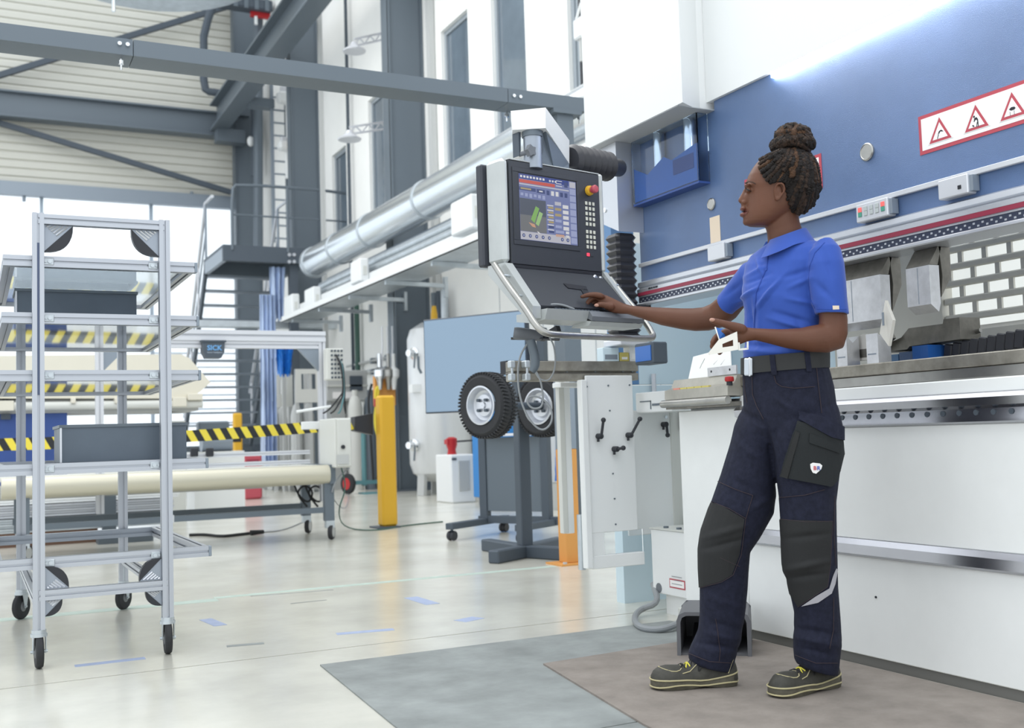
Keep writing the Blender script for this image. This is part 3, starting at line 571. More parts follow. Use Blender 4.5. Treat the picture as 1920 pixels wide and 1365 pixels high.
MB().box((P(575, 800, Y=9).x, Yg-.06, P(575, 805, Y=9).z), (P(618, 800, Y=9).x, Yg-.02, P(575, 790, Y=9).z), .005).build('sensor_bar', 'white_paint', t)
MB().tube([P(556, 772, Y=9), P(620, 762, Y=9)], .012, 8).build('light_tube', 'white_paint', t)
# hanging sensor with maker's lettering
a, b = P(380, 641, Y=9.1), P(422, 671, Y=9.1)
t = thing('hanging_sensor', 'dark box sensor with blue lettering hanging under the gantry beam', 'sensor', ((a.x+b.x)/2, 9.1, b.z)); w = b.x-a.x
MB().prism([(a.x, 9.1, a.z), (b.x, 9.1, a.z), (b.x-.004, 9.1, b.z+.05), (b.x-.03, 9.1, b.z), (a.x+.03, 9.1, b.z), (a.x+.004, 9.1, b.z+.05)], (0, .12, 0)).build('housing', 'slate_dark', t)
MB().box((a.x-.01, 9.09, a.z), (b.x+.01, 9.23, a.z+.015)).build('mount_plate', 'slate_dark', t)
mat('print_blue', '#6fa8dd', .5); mat('print_pale', '#b9c8d6', .5)
text('lettering', 'SICK', .058, (a.x+.035, 9.097, a.z-.068), (1, 0, 0), (0, 0, 1), 'print_blue', t, bold=.0015); text('lettering', 'Sensor Intelligence.', .0165, (a.x+.035, 9.097, a.z-.092), (1, 0, 0), (0, 0, 1), 'print_pale', t)
# connector panel and control box
a, b = P(612, 653, Y=8.95), P(645, 712, Y=8.95)
t = thing('connector_panel', 'grey panel of round cable sockets beside the gantry post', 'connector panel', ((a.x+b.x)/2, 8.95, b.z))
MB().box((a.x, 8.95, b.z), (b.x, 9.05, a.z), .006).build('housing', 'grey_box', t)
sk = MB().lathe([(.0095, 0), (.0095, .012)], (0, 0, 0), (0, -1, 0), 10).mesh('socket'); sk.materials.append(MATS['slate_dark'])
for i in range(4):
    for j in range(7): o = place('socket', sk, None); o.location = (a.x+.045+i*.03*(b.x-a.x)/.155, 8.95, a.z-.022-j*.038*(a.z-b.z)/.27); kid(o, t)
for k, (dx, m) in enumerate(((.0, 'cable_black'), (.03, 'cable_black'), (.05, 'cable_teal'), (-.02, 'cable_black'))):
    MB().tube([P(630+k*4, 665+k*6, Y=8.94), P(641+k, 690, Y=8.88), P(644+k, 735, Y=8.88), P(636+k*3, 745+k*5, Y=8.85), P(618+k*10, 768+k*2, Y=8.85), P(606+k*14, 775, Y=8.9)], .007, 6, 2).build('cable', m, t)
a, b = P(631, 784, Y=8.66), P(660, 876, Y=8.66)
t = thing('control_box', 'grey electrical control box at the end of the conveyor table', 'control box', ((a.x+b.x)/2, 8.7, b.z))
MB().box((a.x-.02, 8.66, b.z), (b.x, 9.1, a.z), .008).build('cabinet', 'grey_box', t); MB().box((a.x, 8.645, b.z+.01), (b.x-.01, 8.66, a.z-.01), .004).build('door', 'grey_box', t)
q = P(643, 838, Y=8.64); MB().cyl(q, q-Vector((0, .012, 0)), .017, 16).build('lock', 'black_plastic', t); q = P(643, 862, Y=8.64); MB().box(q-Vector((.055, .0, .035)), q+Vector((.05, -.004, .04))).build('vent', 'grey_rack', t)
for k, pts in enumerate(([(640, 877), (650, 915), (632, 960), (645, 990), (700, 996), (760, 985), (830, 978)], [(655, 877), (628, 900), (620, 935), (650, 960), (655, 920), (630, 905)], [(600, 940), (560, 985), (500, 998)])):
    o = MB().tube([P(x, y, Y=8.75) if i < 3 and k < 2 else P(x, y, Z=.006) for i, (x, y) in enumerate(pts)] if k < 2 else [P(x, y, Z=.006) for x, y in ((570, 978), (530, 995), (490, 998))], .006, 6, 2).build('floor_cable', 'cable_grey' if k else 'green_paint'); tag(o, ('green-grey cable trailing over the floor to the yellow bollard', 'loose cable loop hanging under the grey control box', 'thin grey cord joining the black plug on the floor')[k], 'cable')
o = thing('power_plug', 'black cable ending in a plug on the floor right of the trolley', 'cable', P(430, 1003, Z=0)); MB().tube([P(x, y, Z=.013) for x, y in ((355, 1003), (385, 1002), (415, 1006), (450, 1002), (475, 999))], .013, 8, 2).build('cord', 'cable_black', o); MB().cyl(P(470, 999, Z=.024), P(494, 997, Z=.024), .024, 12, .018).build('plug', 'cable_black', o)
# ---------------------------------------------------------------- machines seen through the trolley
Ym = 12.0
a, b = P(0, 662, Y=Ym), P(395, 745, Y=Ym)
t = thing('cream_machine', 'long cream machine housing on a blue base behind the trolley', 'machine', (.8, Ym+.5, 0))
pts = [(-120, 668), (340, 664), (356, 672), (378, 698), (395, 717), (375, 735), (352, 747), (-120, 747)]
MB().prism([P(*q, Y=Ym) for q in pts], (0, 1.3, 0)).build('housing', 'cream', t)
z1, z2 = P(200, 747, Y=Ym).z, P(200, 772, Y=Ym).z
MB().box((-.8, Ym+.1, z2), (P(375, 750, Y=Ym).x, Ym+1.2, z1)).build('guide_beam', 'grey_rack', t); MB().cyl((-.8, Ym+.02, (z1+z2)/2), (P(380, 750, Y=Ym).x, Ym+.02, (z1+z2)/2), .045, 14).build('guide_tube', 'grey_box', t)
for px0, px1, py0, py1 in ((-20, 26, 752, 770), (133, 142, 746, 756), (215, 222, 746, 756), (324, 350, 745, 762), (352, 380, 738, 750)): p, q = P(px0, py0, Y=Ym-.05), P(px1, py1, Y=Ym-.05); MB().box((p.x, Ym-.06, q.z), (q.x, Ym+.06, p.z), .005).build('carriage', 'cream', t)
p, q = P(-120, 778, Y=Ym), P(128, 925, Y=Ym); MB().box((p.x, Ym+.1, 0), (q.x, Ym+1.1, p.z)).build('blue_base', 'machine_blue', t); MB().box((P(42, 800, Y=Ym).x-.005, Ym+.09, .1), (P(42, 800, Y=Ym).x+.005, Ym+.1, p.z)).build('door_gap', 'ink', t); p, q = P(2, 776, Y=Ym), P(20, 786, Y=Ym); MB().box((p.x, Ym+.07, q.z), (q.x, Ym+.1, p.z)).build('handle', 'slate_dark', t)
p, q = P(240, 790, Y=Ym), P(375, 860, Y=Ym); MB().box((P(325, 790, Y=Ym).x, Ym+.3, 0), (q.x-.1, Ym+1, p.z)).build('rear_leg', 'grey_box', t)
q = P(405, 828, Y=13.5); t = thing('motor_unit', 'small blue-grey motor unit on a stand seen past the trolley', 'motor', (q.x, 13.5, 0)); MB().cyl((q.x-.18, 13.5, q.z), (q.x+.18, 13.5, q.z), .12, 20).build('motor', 'slate_light', t); MB().box((q.x-.22, 13.42, q.z+.06), (q.x+.15, 13.6, q.z+.25), .02).build('terminal_box', 'slate_steel', t); MB().box((q.x-.3, 13.3, 0), (q.x+.3, 13.8, q.z-.12)).build('stand', 'white_paint', t)
# pile of sheet metal on a wooden skid
t = thing('sheet_pallet', 'brown wooden skid carrying the sheet metal pile', 'pallet', (.5, 10.9, 0))
for y in (10.2, 10.85, 11.45): MB().box((-1.0, y, .0), (1.0, y+.12, .12)).build('runner', 'wood', t)
for i, (x0, x1, y0, y1, m, l) in enumerate(((-1.0, 1.6, 10.2, 11.6, 'galv', 'bottom thick grey sheet bundle on the wooden skid'), (-.9, 1.66, 10.25, 11.65, 'alu', 'ribbed silver sheet bundle above the bottom bundle'), (-1.0, 1.72, 10.3, 11.7, 'white_paint', 'white film-covered sheet pack on top of the pile'), (-.6, .9, 10.4, 11.5, 'alu', 'loose bright sheet lying on the white pack'))):
    z = .12+(0, .125, .235, .305)[i]; h = (.12, .105, .065, .02)[i]
    mb = MB(); k = max(1, int(h/.02))
    for j in range(k): e = random.uniform(-.02, .02); mb.box((x0+e, y0+e, z+j*h/k), (x1+e, y1, z+(j+.85)*h/k))
    o = mb.build('sheet_bundle', m); tag(o, l, 'sheet metal', 'sheet metal pile')
q = P(205, 985, Y=10.0); zz = P(205, 888, Y=10.0).z; o = MB(); o.box((q.x-.055, 9.98, 0), (q.x+.055, 10.06, zz)); o.box((q.x-.1, 9.9, 0), (q.x+.35, 10.1, .05)); o = o.build('stanchion', 'slate_steel'); tag(o, 'short grey steel stanchion standing in front of the sheet pile', 'post'); MB().box((q.x-.035, 9.975, zz-.12), (q.x+.035, 9.98, zz-.05)).build('slot', 'ink', o)
# ================================================================ aluminium shelf trolley
mat('groove_blue', '#4b5670', .5); mat('bin_grey', '#5f6a76', .45, .2, var=.08, vs=5); mat('caster_grey', '#77797c', .6)
T0, T1 = 4.51, 5.86; XL, XR_ = .2315, .7005
t = thing('shelf_trolley', 'aluminium profile shelf trolley with clear shelves at the left', 'trolley', (.47, 5.2, 0))
for x, y in ((XL, T0), (XR_, T0), (XL-.01, T1), (XR_-.005, T1)):
    p = tslot(MB(), (x, y, .144), (x, y, 1.735 if y == T0 else 1.56), .042, (0, 1, 0)).build('post', 'trolley_alu', t)
    if x == XL: MB().box((x-.0045, y-.0212, P(70, 740, Y=4.49).z), (x+.0045, y-.016, P(70, 455, Y=4.49).z)).build('groove_insert', 'groove_blue', p)
tslot(MB(), (XL, T0, 1.712), (XR_, T0, 1.712), .038).build('top_bar', 'trolley_alu', t); tslot(MB(), (XL, T0, .271), (XR_, T0, .271), .038).build('lower_bar', 'trolley_alu', t)
for x in (XL, XR_): tslot(MB(), (x, T0, .25), (x, T1, .25), .036).build('lower_side_bar', 'trolley_alu', t)
plate = MB().box((-.018, -.004, -.014), (.018, 0, .014), .003).cyl((.003, -.004, 0), (.003, -.012, 0), .008, 12).cyl((-.012, -.004, 0), (-.012, -.01, 0), .005, 10).mesh('connector'); plate.materials.append(MATS['galv'])
capm = MB().box((0, -.021, -.021), (.012, .021, .021), .002).mesh('end_cap'); capm.materials.append(MATS['slate_light'])
scr = MB().cyl((.012, 0, .011), (.014, 0, .011), .004, 8).cyl((.012, 0, -.011), (.014, 0, -.011), .004, 8).mesh('screw'); scr.materials.append(MATS['chrome'])
YS = T0+.042
for i, (z, xe_) in enumerate(((1.552, .825), (1.33, .83), (1.107, .835), (.746, .86), (.388, .868))):
    xs_ = .934-xe_; k = 'trolley_alu'
    fb = tslot(MB(), (xs_, YS, z), (xe_, YS, z), .042).build('shelf_front', k, t); tslot(MB(), (xs_, T1-.042, z), (xe_, T1-.042, z), .042).build('shelf_rear', 'alu_dark' if i > 3 else k, t)
    for x in (xs_+.021, xe_-.021): tslot(MB(), (x, YS+.021, z), (x, T1-.063, z), .042).build('shelf_side', k, t)
    gz = z-.012
    if i < 4: MB().prism([(xs_+.04, YS+.022, gz), (xe_-.04, YS+.022, gz), (xe_-.04, T1-.1, gz), (xe_-.07, T1-.064, gz), (xs_+.04, T1-.064, gz)], (0, 0, .006)).build('clear_shelf', 'acrylic', t, smooth=0)
    for x, s in ((XL+.04, 1), (XR_-.04, -1)):
        o = place('connector', plate, None); o.location = (x, YS-.021, z); o.scale = (s, 1, 1); kid(o, fb)
    o = place('end_cap', capm, None); o.location = (xe_, YS, z); kid(o, fb); o2 = place('screw', scr, None); o2.location = (xe_, YS, z); kid(o2, fb)
def gusset(x, z, sx, sz, w=.105):
    """ribbed triangular plate with a dark rounded rim, corner at (x, z)"""
    y = T0+.0
    g = MB().prism([(x, y, z), (x+sx*w, y, z), (x, y, z+sz*w)], (0, .012, 0)).build('gusset_plate', 'alu_dark', t)
    m = MB()
    for k in range(1, 6): f = k/6; m.cyl((x+sx*w*f*.98, y-.001, z+sz*.004), (x+sx*w*(f*.5), y-.001, z+sz*w*(1-f)*.0+sz*w*f*.46), .0045, 6)
    m.build('rib', 'alu', g)
    a = [Vector((x+sx*w, y-.004, z)), *[Vector((x+sx*(w*.5+w*.62*math.cos(math.radians(q))*.0)+sx*w*.5*math.cos(math.radians(q))+sx*.022*math.sin(math.radians(2*q)) if 0 else x+sx*w*math.cos(math.radians(q))**.8, y-.004, z+sz*w*math.sin(math.radians(q))**.8)) for q in range(10, 90, 10)], Vector((x, y-.004, z+sz*w))]
    MB().prism(a, (0, .03, 0)).build('rim', 'black_plastic', g)
gusset(XL+.021, 1.692, 1, -1); gusset(XR_-.021, 1.692, -1, -1); gusset(XL+.021, .252, 1, -1, .062); gusset(XR_-.021, .252, -1, -1, .062); gusset(XL+.021, .292, 1, 1, .085); gusset(XR_-.021, .292, -1, 1, .085)
def caster(x, y, ang, r=.062):
    ax = Vector((math.cos(ang), math.sin(ang), 0)); fw = Vector((-ax.y, ax.x, 0)); c = Vector((x, y, r))-fw*.0
    w = MB().lathe([(r*.62, -.014), (r*.93, -.013), (r, -.007), (r, .007), (r*.93, .013), (r*.62, .014)], c, ax, 28).build('caster_wheel', 'rubber', t)
    MB().lathe([(.012, -.016), (r*.6, -.012), (r*.62, 0), (r*.6, .012), (.012, .016)], c, ax, 20).build('hub', 'caster_grey', w)
    m = MB(); m.cyl((x, y, .128), (x, y, .144), .026, 16); m.cyl((x, y, .118), (x, y, .13), .03, 16)
    for s in (-1, 1): m.prism([c+ax*(s*.022)+fw*-.022+Vector((0, 0, .06)), c+ax*(s*.022)+fw*.022+Vector((0, 0, .06)), c+ax*(s*.022)+fw*.008-Vector((0, 0, .008)), c+ax*(s*.022)-fw*.008-Vector((0, 0, .008))], ax*.003)
    m.cyl(c-ax*.03, c+ax*.03, .006, 8); m.build('fork', 'galv', w)
caster(XL, T0, .05); caster(XR_, T0, -.05); caster(XL-.01, T1, -.6); caster(XR_-.005, T1, -.65)
for x, y in ((XL-.01, T1), (XR_-.005, T1)): MB().cyl((x, y, .144), (x, y, .25), .02, 12).build('caster_stem', 'galv', t)
# bins standing on the shelves
def bin_(x0, x1, y0, y1, z0, h, m, lab, cat='bin'):
    o = thing('metal_bin', lab, cat, ((x0+x1)/2, (y0+y1)/2, z0), 'grey bins on the trolley')
    b = MB()
    for p, q in (((x0, y0), (x1, y0+.004)), ((x0, y1-.004), (x1, y1)), ((x0, y0+.0041), (x0+.004, y1-.0041)), ((x1-.004, y0+.0041), (x1, y1-.0041))): b.box((p[0], p[1], z0), (q[0], q[1], z0+h))
    b.box((x0+.005, y0+.005, z0+.001), (x1-.005, y1-.005, z0+.004)); b.build('tray', m, o)
    r = MB()
    for p, q in (((x0-.006, y0-.006), (x1+.006, y0+.006)), ((x0-.006, y1-.006), (x1+.006, y1+.006)), ((x0-.006, y0+.0061), (x0+.006, y1-.0061)), ((x1-.006, y0+.0061), (x1+.006, y1-.0061))): r.box((p[0], p[1], z0+h-.012), (q[0], q[1], z0+h))
    r.build('rim', 'slate_steel', o)
    MB().box((x0-.003, y0-.003, z0), (x0+.004, y0+.004, z0+h-.012)).build('edge_strip', 'alu', o)
    return o
z4 = .746+.0215
x0 = P(114, 860, Y=4.62).x; bin_(x0, .80, 4.62, 5.0, z4, P(200, 795, Y=4.62).z-z4, 'bin_grey', 'low dark grey metal bin on the waist-high trolley shelf')
z2 = 1.33+.0215; bin_(P(30, 560, Y=5.1).x, P(256, 560, Y=5.1).x, 5.1, 5.35, z2, .17, 'bin_grey', 'dark grey metal bin on the second shelf under the glass')
# ================================================================ press brake
XP, XR, XC = 2.72, 2.80, 2.61
mat('under_shade_grey', '#b4b7ba', .5); mat('pale_blue', '#cfe1ea', .35); mat('side_blue', '#5f87b3', .4); mat('plinth', '#6e6d6a', .7); mat('guard', (.80, .90, 1.0), .02, trans=1, ior=1.3)
mat('tool_steel', '#d2d3d6', .32, .6, var=.16, vs=22); mat('tool_dark', '#86837c', .45, .7, var=.25, vs=20); mat('ledge', '#b3b0a7', .38, .55, var=.18, vs=12)
Y0, Y1 = .5, 3.415
pr = thing('press_brake', 'large blue and white press brake filling the right side', 'press brake', (3.3, 2.4, 0))
MB().box((2.76, Y0, .03), (4.2, 3.8, .94)).build('body_core', 'press_panel', pr)
MB().box((XP+.01, Y0, 0), (2.8, Y1+.42, .034)).build('plinth', 'plinth', pr)
MB().box((XP, Y0, .036), (2.77, Y1, .372), .003).build('lower_panel', 'press_panel', pr, 'white lower front panel')
MB().box((XP, Y0, .43), (2.77, Y1, .811), .003).build('upper_panel', 'press_panel', pr, 'white upper front panel')
MB().prism([(XP-.012, Y0, .372), (XP-.02, Y0, .38), (XP-.02, Y0, .412), (XP-.006, Y0, .43), (2.77, Y0, .43), (2.77, Y0, .372)], (0, Y1-Y0, 0)).build('guide_rail', 'steel_rail', pr, 'polished steel strip between the front panels')
MB().box((XP, Y1+.002, .03), (2.77, 3.835, .9), .003).build('end_panel', 'press_panel', pr)
for yy, zz in ((2.745, .24), (2.13, .24), (2.1, .07), (1.62, .2)): MB().cyl((XP, yy, zz), (XP-.003, yy, zz), .004, 10).build('screw_hole', 'ink', pr)
MB().prism([(XP-.004, Y0, .811), (XP-.016, Y0, .818), (XP-.016, Y0, .831), (XP-.012, Y0, .857), (XP-.03, Y0, .866), (XP-.034, Y0, .89), (XP-.022, Y0, .903), (2.8, Y0, .903), (2.8, Y0, .811)], (0, Y1-Y0, 0)).build('polished_rail', 'steel_rail', pr, 'polished steel rail with a row of bolts')
bm_ = MB().lathe([(.009, 0), (.009, .004), (.005, .004)], (0, 0, 0), (-1, 0, 0), 8).mesh('rail_bolt'); bm_.materials.append(MATS['slate_dark'])
yb0, yb1 = P(1585, 783, X=XP).y, P(1903, 769, X=XP).y
for k in range(-6, 30): o = place('rail_bolt', bm_, None); o.location = (XP-.013, yb0+(yb1-yb0)*k/11, .845); kid(o, pr)
MB().box((XP-.005, Y0, .9035), (2.95, Y1, .948), .004).build('table_strip', 'press_panel', pr)
MB().box((XP+.0, Y0, .9485), (2.95, Y1, .984), .003).build('die_holder', 'steel', pr); MB().box((XP-.006, Y0, .9845), (2.9, Y1, 1.024), .003).build('die_rail', 'steel_dirty', pr, 'worn grey steel die rail')
# rear of the working gap
yg0 = P(1772, 560, X=3.4).y
MB().box((3.465, Y0, .94), (3.5, yg0, 1.10)).build('rear_skirt', 'press_beige', pr)
for k in range(2): MB().box((3.385, Y0, 1.02+k*.085), (3.42, yg0, 1.095+k*.085), .02).build('rear_profile', 'press_beige', pr)
MB().box((3.38, yg0, .95), (3.44, yg0+.06, 1.75)).build('grille_post', 'press_beige', pr); MB().box((3.42, yg0+.06, .95), (3.46, 3.62, 1.75)).build('rear_plate', 'press_beige', pr)
for k in range(8):
    z = 1.205+k*.066; MB().box((3.39, Y0, z), (3.41, yg0, z+.026), .005).build('grille_bar', 'press_beige', pr)
    yy = yg0-.02-(k % 2)*.055
    while yy > 1.75: MB().box((3.395, yy-.02, z+.026), (3.405, yy, z+.066)).build('grille_web', 'press_beige', pr); yy -= .11
# pale panels seen through the gap on the left
MB().box((3.5, 3.63, .9), (3.52, 4.44, 1.75)).build('rear_panel', 'pale_blue', pr)
for px, w, m in ((1281, .022, 'slate_steel'), (1262, .004, 'alu'), (1292, .02, 'pale_blue'), (1308, .016, 'steel'), (1320, .035, 'galv'), (1330, .01, 'slate_steel')): p = P(px, 640, X=3.44); MB().box((3.44, p.y-w, .9), (3.5, p.y+w, 1.75)).build('rear_upright', m, pr)
MB().box((2.80, 4.45, 1.05), (2.93, 4.52, 2.12)).build('side_frame', 'side_blue', pr); MB().box((2.93, 4.45, 1.05), (3.6, 4.5, 1.75)).build('side_plate', 'pale_blue', pr); MB().box((2.80, 4.45, .0), (4.2, 4.52, 1.045)).build('side_skirt', 'pale_blue', pr)
p = P(1225, 750, Y=4.44); MB().cyl((p.x, 4.43, .9), (p.x, 4.43, 1.1), .012, 8).build('side_pipe', 'alu_soft', pr)
# ram
YR0, YR1 = .5, 4.2
MB().box((XR, YR0, 1.5), (2.95, YR1, 2.158)).box((XR, YR0, 2.158), (2.95, 3.6, 2.199)).build('ram', 'blue_plate', pr, 'blue hammer-finish ram plate')
MB().box((XR-.014, YR0, 1.582), (XR, YR1, 1.60), .002).build('ram_rail', 'alu_soft', pr)
MB().prism([(XR-.006, YR0, 1.515), (XR-.02, YR0, 1.508), (XR-.022, YR0, 1.49), (XR-.012, YR0, 1.484), (XR-.026, YR0, 1.476), (XR-.026, YR0, 1.4615), (2.9, YR0, 1.4615), (2.9, YR0, 1.515)], (0, YR1-YR0, 0)).build('clamp_profile', 'alu', pr)
MB().box((XR-.026, YR0, 1.446), (2.9, YR1, 1.461)).build('red_stripe', 'stripe_red', pr, 'dark red stripe along the clamp profile'); MB().box((XR-.02, YR0, 1.439), (2.9, YR1, 1.446)).build('clamp_gap', 'alu', pr)
MB().box((XR-.018, YR0, 1.413), (2.9, YR1, 1.4385)).build('comb_strip', 'comb_dark', pr); MB().box((XR-.03, YR0, 1.397), (2.9, YR1, 1.4125), .004).build('clamp_lip', 'alu', pr)
cm = MB()
for k in range(218): yy = YR1-.02-k*.0165; zo = .0045 if k % 2 else -.0045; cm.box((XR-.0195, yy-.004, 1.4255+zo-.003), (XR-.018, yy+.004, 1.4255+zo+.003))
o = cm.build('comb_holes', 'alu', pr); o['kind'] = 'stuff'
p = P(1218, 541, X=XR-.02)
for k, (dy, w) in enumerate(((0, .02), (-.024, .01), (-.04, .012), (-.056, .018))): MB().box((XR-.0275, p.y+dy-w, 1.4665), (XR-.0265, p.y+dy, 1.4745)).build('maker_mark', 'ink', pr)
def on_ram(px, py, X=XR): return P(px, py, X=X)
for px, py, r in ((1335, 383, .026), (1627, 285, .0315)):
    c = on_ram(px, py); b = MB().lathe([(r, 0), (r, .006), (r*.86, .009), (r*.8, .007), (0.002, .007)], c, (-1, 0, 0), 32).build('ram_cap', 'steel', pr); 
def module(pa, pb, m, lab):
    a, b = on_ram(*pa), on_ram(*pb); o = MB().box((XR-.04, b.y, b.z), (XR, a.y, a.z), .003).build('rail_module', m, pr, lab); MB().box((XR-.032, b.y-.014, b.z+.006), (XR-.004, b.y, a.z-.006)).build('hinge', 'slate_light', o); return a, b, o
a, b, o = module((1340, 463), (1372, 484), 'alu_soft', 'plain white box clipped below the ram rail')
a, b, o = module((1620, 387), (1681, 405), 'alu_soft', 'small keypad box with coloured buttons below the ram rail')
mat('btn_red', '#e8706c', .4, emit='#e84a46', es=.25); mat('btn_green', '#4f9c86', .4); mat('btn_grey', '#b9c0bf', .4)
for i in range(5):
    for j in range(2):
        y = a.y-.02-(a.y-b.y-.04)*i/4; z = b.z+.026 if j == 0 else a.z-.02; m = 'btn_red' if (i, j) in ((0, 1), (4, 1)) else ('btn_green' if (i, j) in ((0, 0), (4, 0)) else 'btn_grey')
        MB().box((XR-.043, y-.008, z-.008), (XR-.04, y+.008, z+.008), .001).build('button', m, o)
a, b, o = module((1774, 342), (1832, 363), 'alu_soft', 'white box with a dark square window below the ram rail'); c = on_ram(1799, 351, XR-.04); MB().box((XR-.042, c.y-.006, c.z-.006), (XR-.04, c.y+.006, c.z+.006)).build('window', 'ink', o)
a, b = on_ram(1331, 408), on_ram(1352, 456); o = MB().box((XR-.002, b.y, b.z+.01), (XR-.0005, a.y, a.z-.002)).build('paper_note', 'note'); tag(o, 'narrow beige paper note stuck on the blue ram plate', 'paper note')
# warning signs
def sign(ya, yb_, za, zb_, lab, pict):
    t = thing('warning_sign', lab, 'sign', (XR, (ya+yb_)/2, zb_), 'warning signs on the ram')
    MB().box((XR-.002, yb_, zb_), (XR-.0003, ya, za)).build('border', 'sign_red', t); MB().box((XR-.003, yb_+.012, zb_+.012), (XR-.002, ya-.012, za-.012)).build('face', 'sign_white', t)
    h = (za-zb_)
    for i, yc in enumerate(pict):
        zc_ = (za+zb_)/2-.004; R = h*.40
        def tri(r, x, m, n): return MB().prism([(x, yc+r*math.cos(math.radians(q)), zc_-h*.06+r*math.sin(math.radians(q))) for q in (90, 210, 330)], (.0006, 0, 0)).build(n, m, t, smooth=0)
        tri(R*1.12, XR-.0036, 'grey_box', 'sticker_edge'); tri(R*1.08, XR-.0038, 'sign_white', 'sticker'); tri(R, XR-.0044, 'sign_red', 'triangle'); tri(R*.68, XR-.005, 'sign_white', 'triangle_field')
        x = XR-.0054; s = h*.1; zz = zc_-h*.1; m = MB()
        def quad(pts): m.prism([(x, yc-u*s, zz+v*s) for u, v in pts], (.0004, 0, 0))
        if i % 3 == 0: quad([(-.6, .2), (-.2, .9), (.5, 1.1), (1.2, .5), (.6, .6), (.2, .7), (-.1, .3)]); quad([(-.9, -.9), (-.7, -.9), (-.3, .1), (-.5, .2)])
        elif i % 3 == 1:
            m.lathe([(s*.28, 0), (s*.28, .0004)], (x, yc+s*.5, zz+s*1.55), (1, 0, 0), 12)
            quad([(-.45, 1.2), (.2, 1.3), (.6, .7), (.65, -.1), (.35, -.1), (.3, .6), (-.1, .7), (-.55, .2), (-.65, .35)]); quad([(.35, 0), (.65, 0), (.7, -1.1), (.5, -1.1)]); quad([(.2, 0), (.4, 0), (.2, -1.1), (0, -1.1)]); quad([(-1.2, -.5), (-.9, -.3), (-.5, -.8), (-.8, -.9)])
        else: quad([(-.9, .5), (-.3, .9), (.6, .8), (.9, .4), (.5, .1), (-.4, .1)]); quad([(-.7, -.1), (-.6, -.1), (-.6, -1), (-.7, -1)]); quad([(.4, -.1), (.5, -.1), (.5, -1), (.4, -1)])
        m.build('pictogram', 'ink', t, smooth=0)
p0, p1 = on_ram(1722, 220), on_ram(1726, 292); pc_ = [on_ram(1764, 248).y, on_ram(1832, 225).y, on_ram(1900, 200).y]; dd = pc_[1]-pc_[2]
sign(p0.y, pc_[2]-dd*.55, p0.z, p1.z, 'long white warning sign with red triangles on the blue ram', pc_)
q0, q1 = on_ram(1396, 330), on_ram(1543, 352); sg = p0.z-p1.z
sign(q0.y, q1.y, q1.z+sg, q1.z, 'warning sign on the ram mostly hidden behind the worker\'s head', [q0.y-(q0.y-q1.y)*f for f in (.2, .5, .8)])
# white cover and its lamp
ZC = 2.162
MB().prism([(XC, 4.345, ZC), (XC, 3.561, ZC), (2.75, 3.632, ZC), (3.0, 3.632, ZC), (3.0, 4.345, ZC)], (0, 0, 2.3)).build('cover_box', 'white_paint', pr, 'white box cover at the left end of the ram', smooth=0); ZM = 2.2
MB().box((2.784, Y0, ZM), (3.0, 3.631, ZC+2.3)).build('cover', 'white_paint', pr, 'white sheet-metal cover above the ram', smooth=0)
MB().box((XC+.004, 3.60, ZC-.003), (3.0, 4.34, ZC)).build('cover_underside', 'under_shade_grey', pr)  # thin sheet whose grey holds the shade under the white cover
MB().box((2.786, 1.2, 2.178), (XR-.001, 3.22, 2.199)).build('lamp_strip', 'led', pr, 'bright lamp strip under the cover')
# transparent guard and what is inside it
yA_, yB_ = 3.648, 4.15; zA, zB = 1.867, 2.158
MB().box((2.74, yA_, zA), (2.746, yB_, zB)).build('guard_front', 'guard', pr); MB().box((2.746, yA_, zA), (XR-.001, yA_+.006, zB)).build('guard_side', 'guard', pr); MB().box((2.74, yA_, zA-.01), (XR-.001, yB_, zA-.001)).build('guard_bottom', 'machine_blue', pr)
for y in (3.74, 3.97): MB().cyl((XR-.028, y, 1.99), (XR-.028, y, 2.158), .026, 24).build('piston_rod', 'steel_bright', pr)
MB().prism([(XR-.056, 3.66, 1.872), (XR-.056, 3.66, 2.03), (XR-.056, 3.84, 2.0), (XR-.056, 3.9, 2.03), (XR-.056, 4.03, 1.98), (XR-.056, 4.14, 2.03), (XR-.056, 4.14, 1.872)], (.004, 0, 0)).build('ram_bracket', 'blue_gloss', pr); MB().box((XR-.0585, 3.68, 1.93), (XR-.0565, 3.83, 1.995)).build('ram_block', 'machine_blue', pr)
# guide column, bellows and laser sensor at the left end
MB().prism([(2.66, 4.16, 1.74), (2.66, 4.30, 1.80), (2.66, 4.30, ZC-.004), (2.66, 4.16, ZC-.004)], (.139, 0, 0)).build('guide_column', 'steel_bright' if 0 else 'alu', pr); MB().cyl((2.655, 4.27, 1.86), (2.66, 4.27, 1.86), .012, 12).build('column_bolt', 'chrome', pr)
def bellows(x, y, z0, z1, w, n, nm='bellows'):
    rings = []
    for k in range(n*2+1):
        z = z0+(z1-z0)*k/(n*2); r = w/2*(1 if k % 2 else .8); ch = r*.28
        rings.append([Vector((x+a, y+b, z)) for a, b in ((-r+ch, -r), (r-ch, -r), (r, -r+ch), (r, r-ch), (r-ch, r), (-r+ch, r), (-r, r-ch), (-r, -r+ch))])
    MB().loft(rings).build(nm, 'bellows', pr, smooth=20)
bellows(2.71, 4.225, 1.40, 1.737, .115, 10); MB().box((2.62, 4.13, 1.385), (2.8, 4.32, 1.399)).build('bellows_plate', 'bellows', pr)
bellows(2.71, 4.225, 1.245, 1.385, .13, 5); MB().box((2.64, 4.15, 1.215), (2.79, 4.3, 1.244), .004).build('bellows_foot', 'alu_soft', pr)
a, b = P(1196, 646, X=2.68), P(1232, 681, X=2.68)
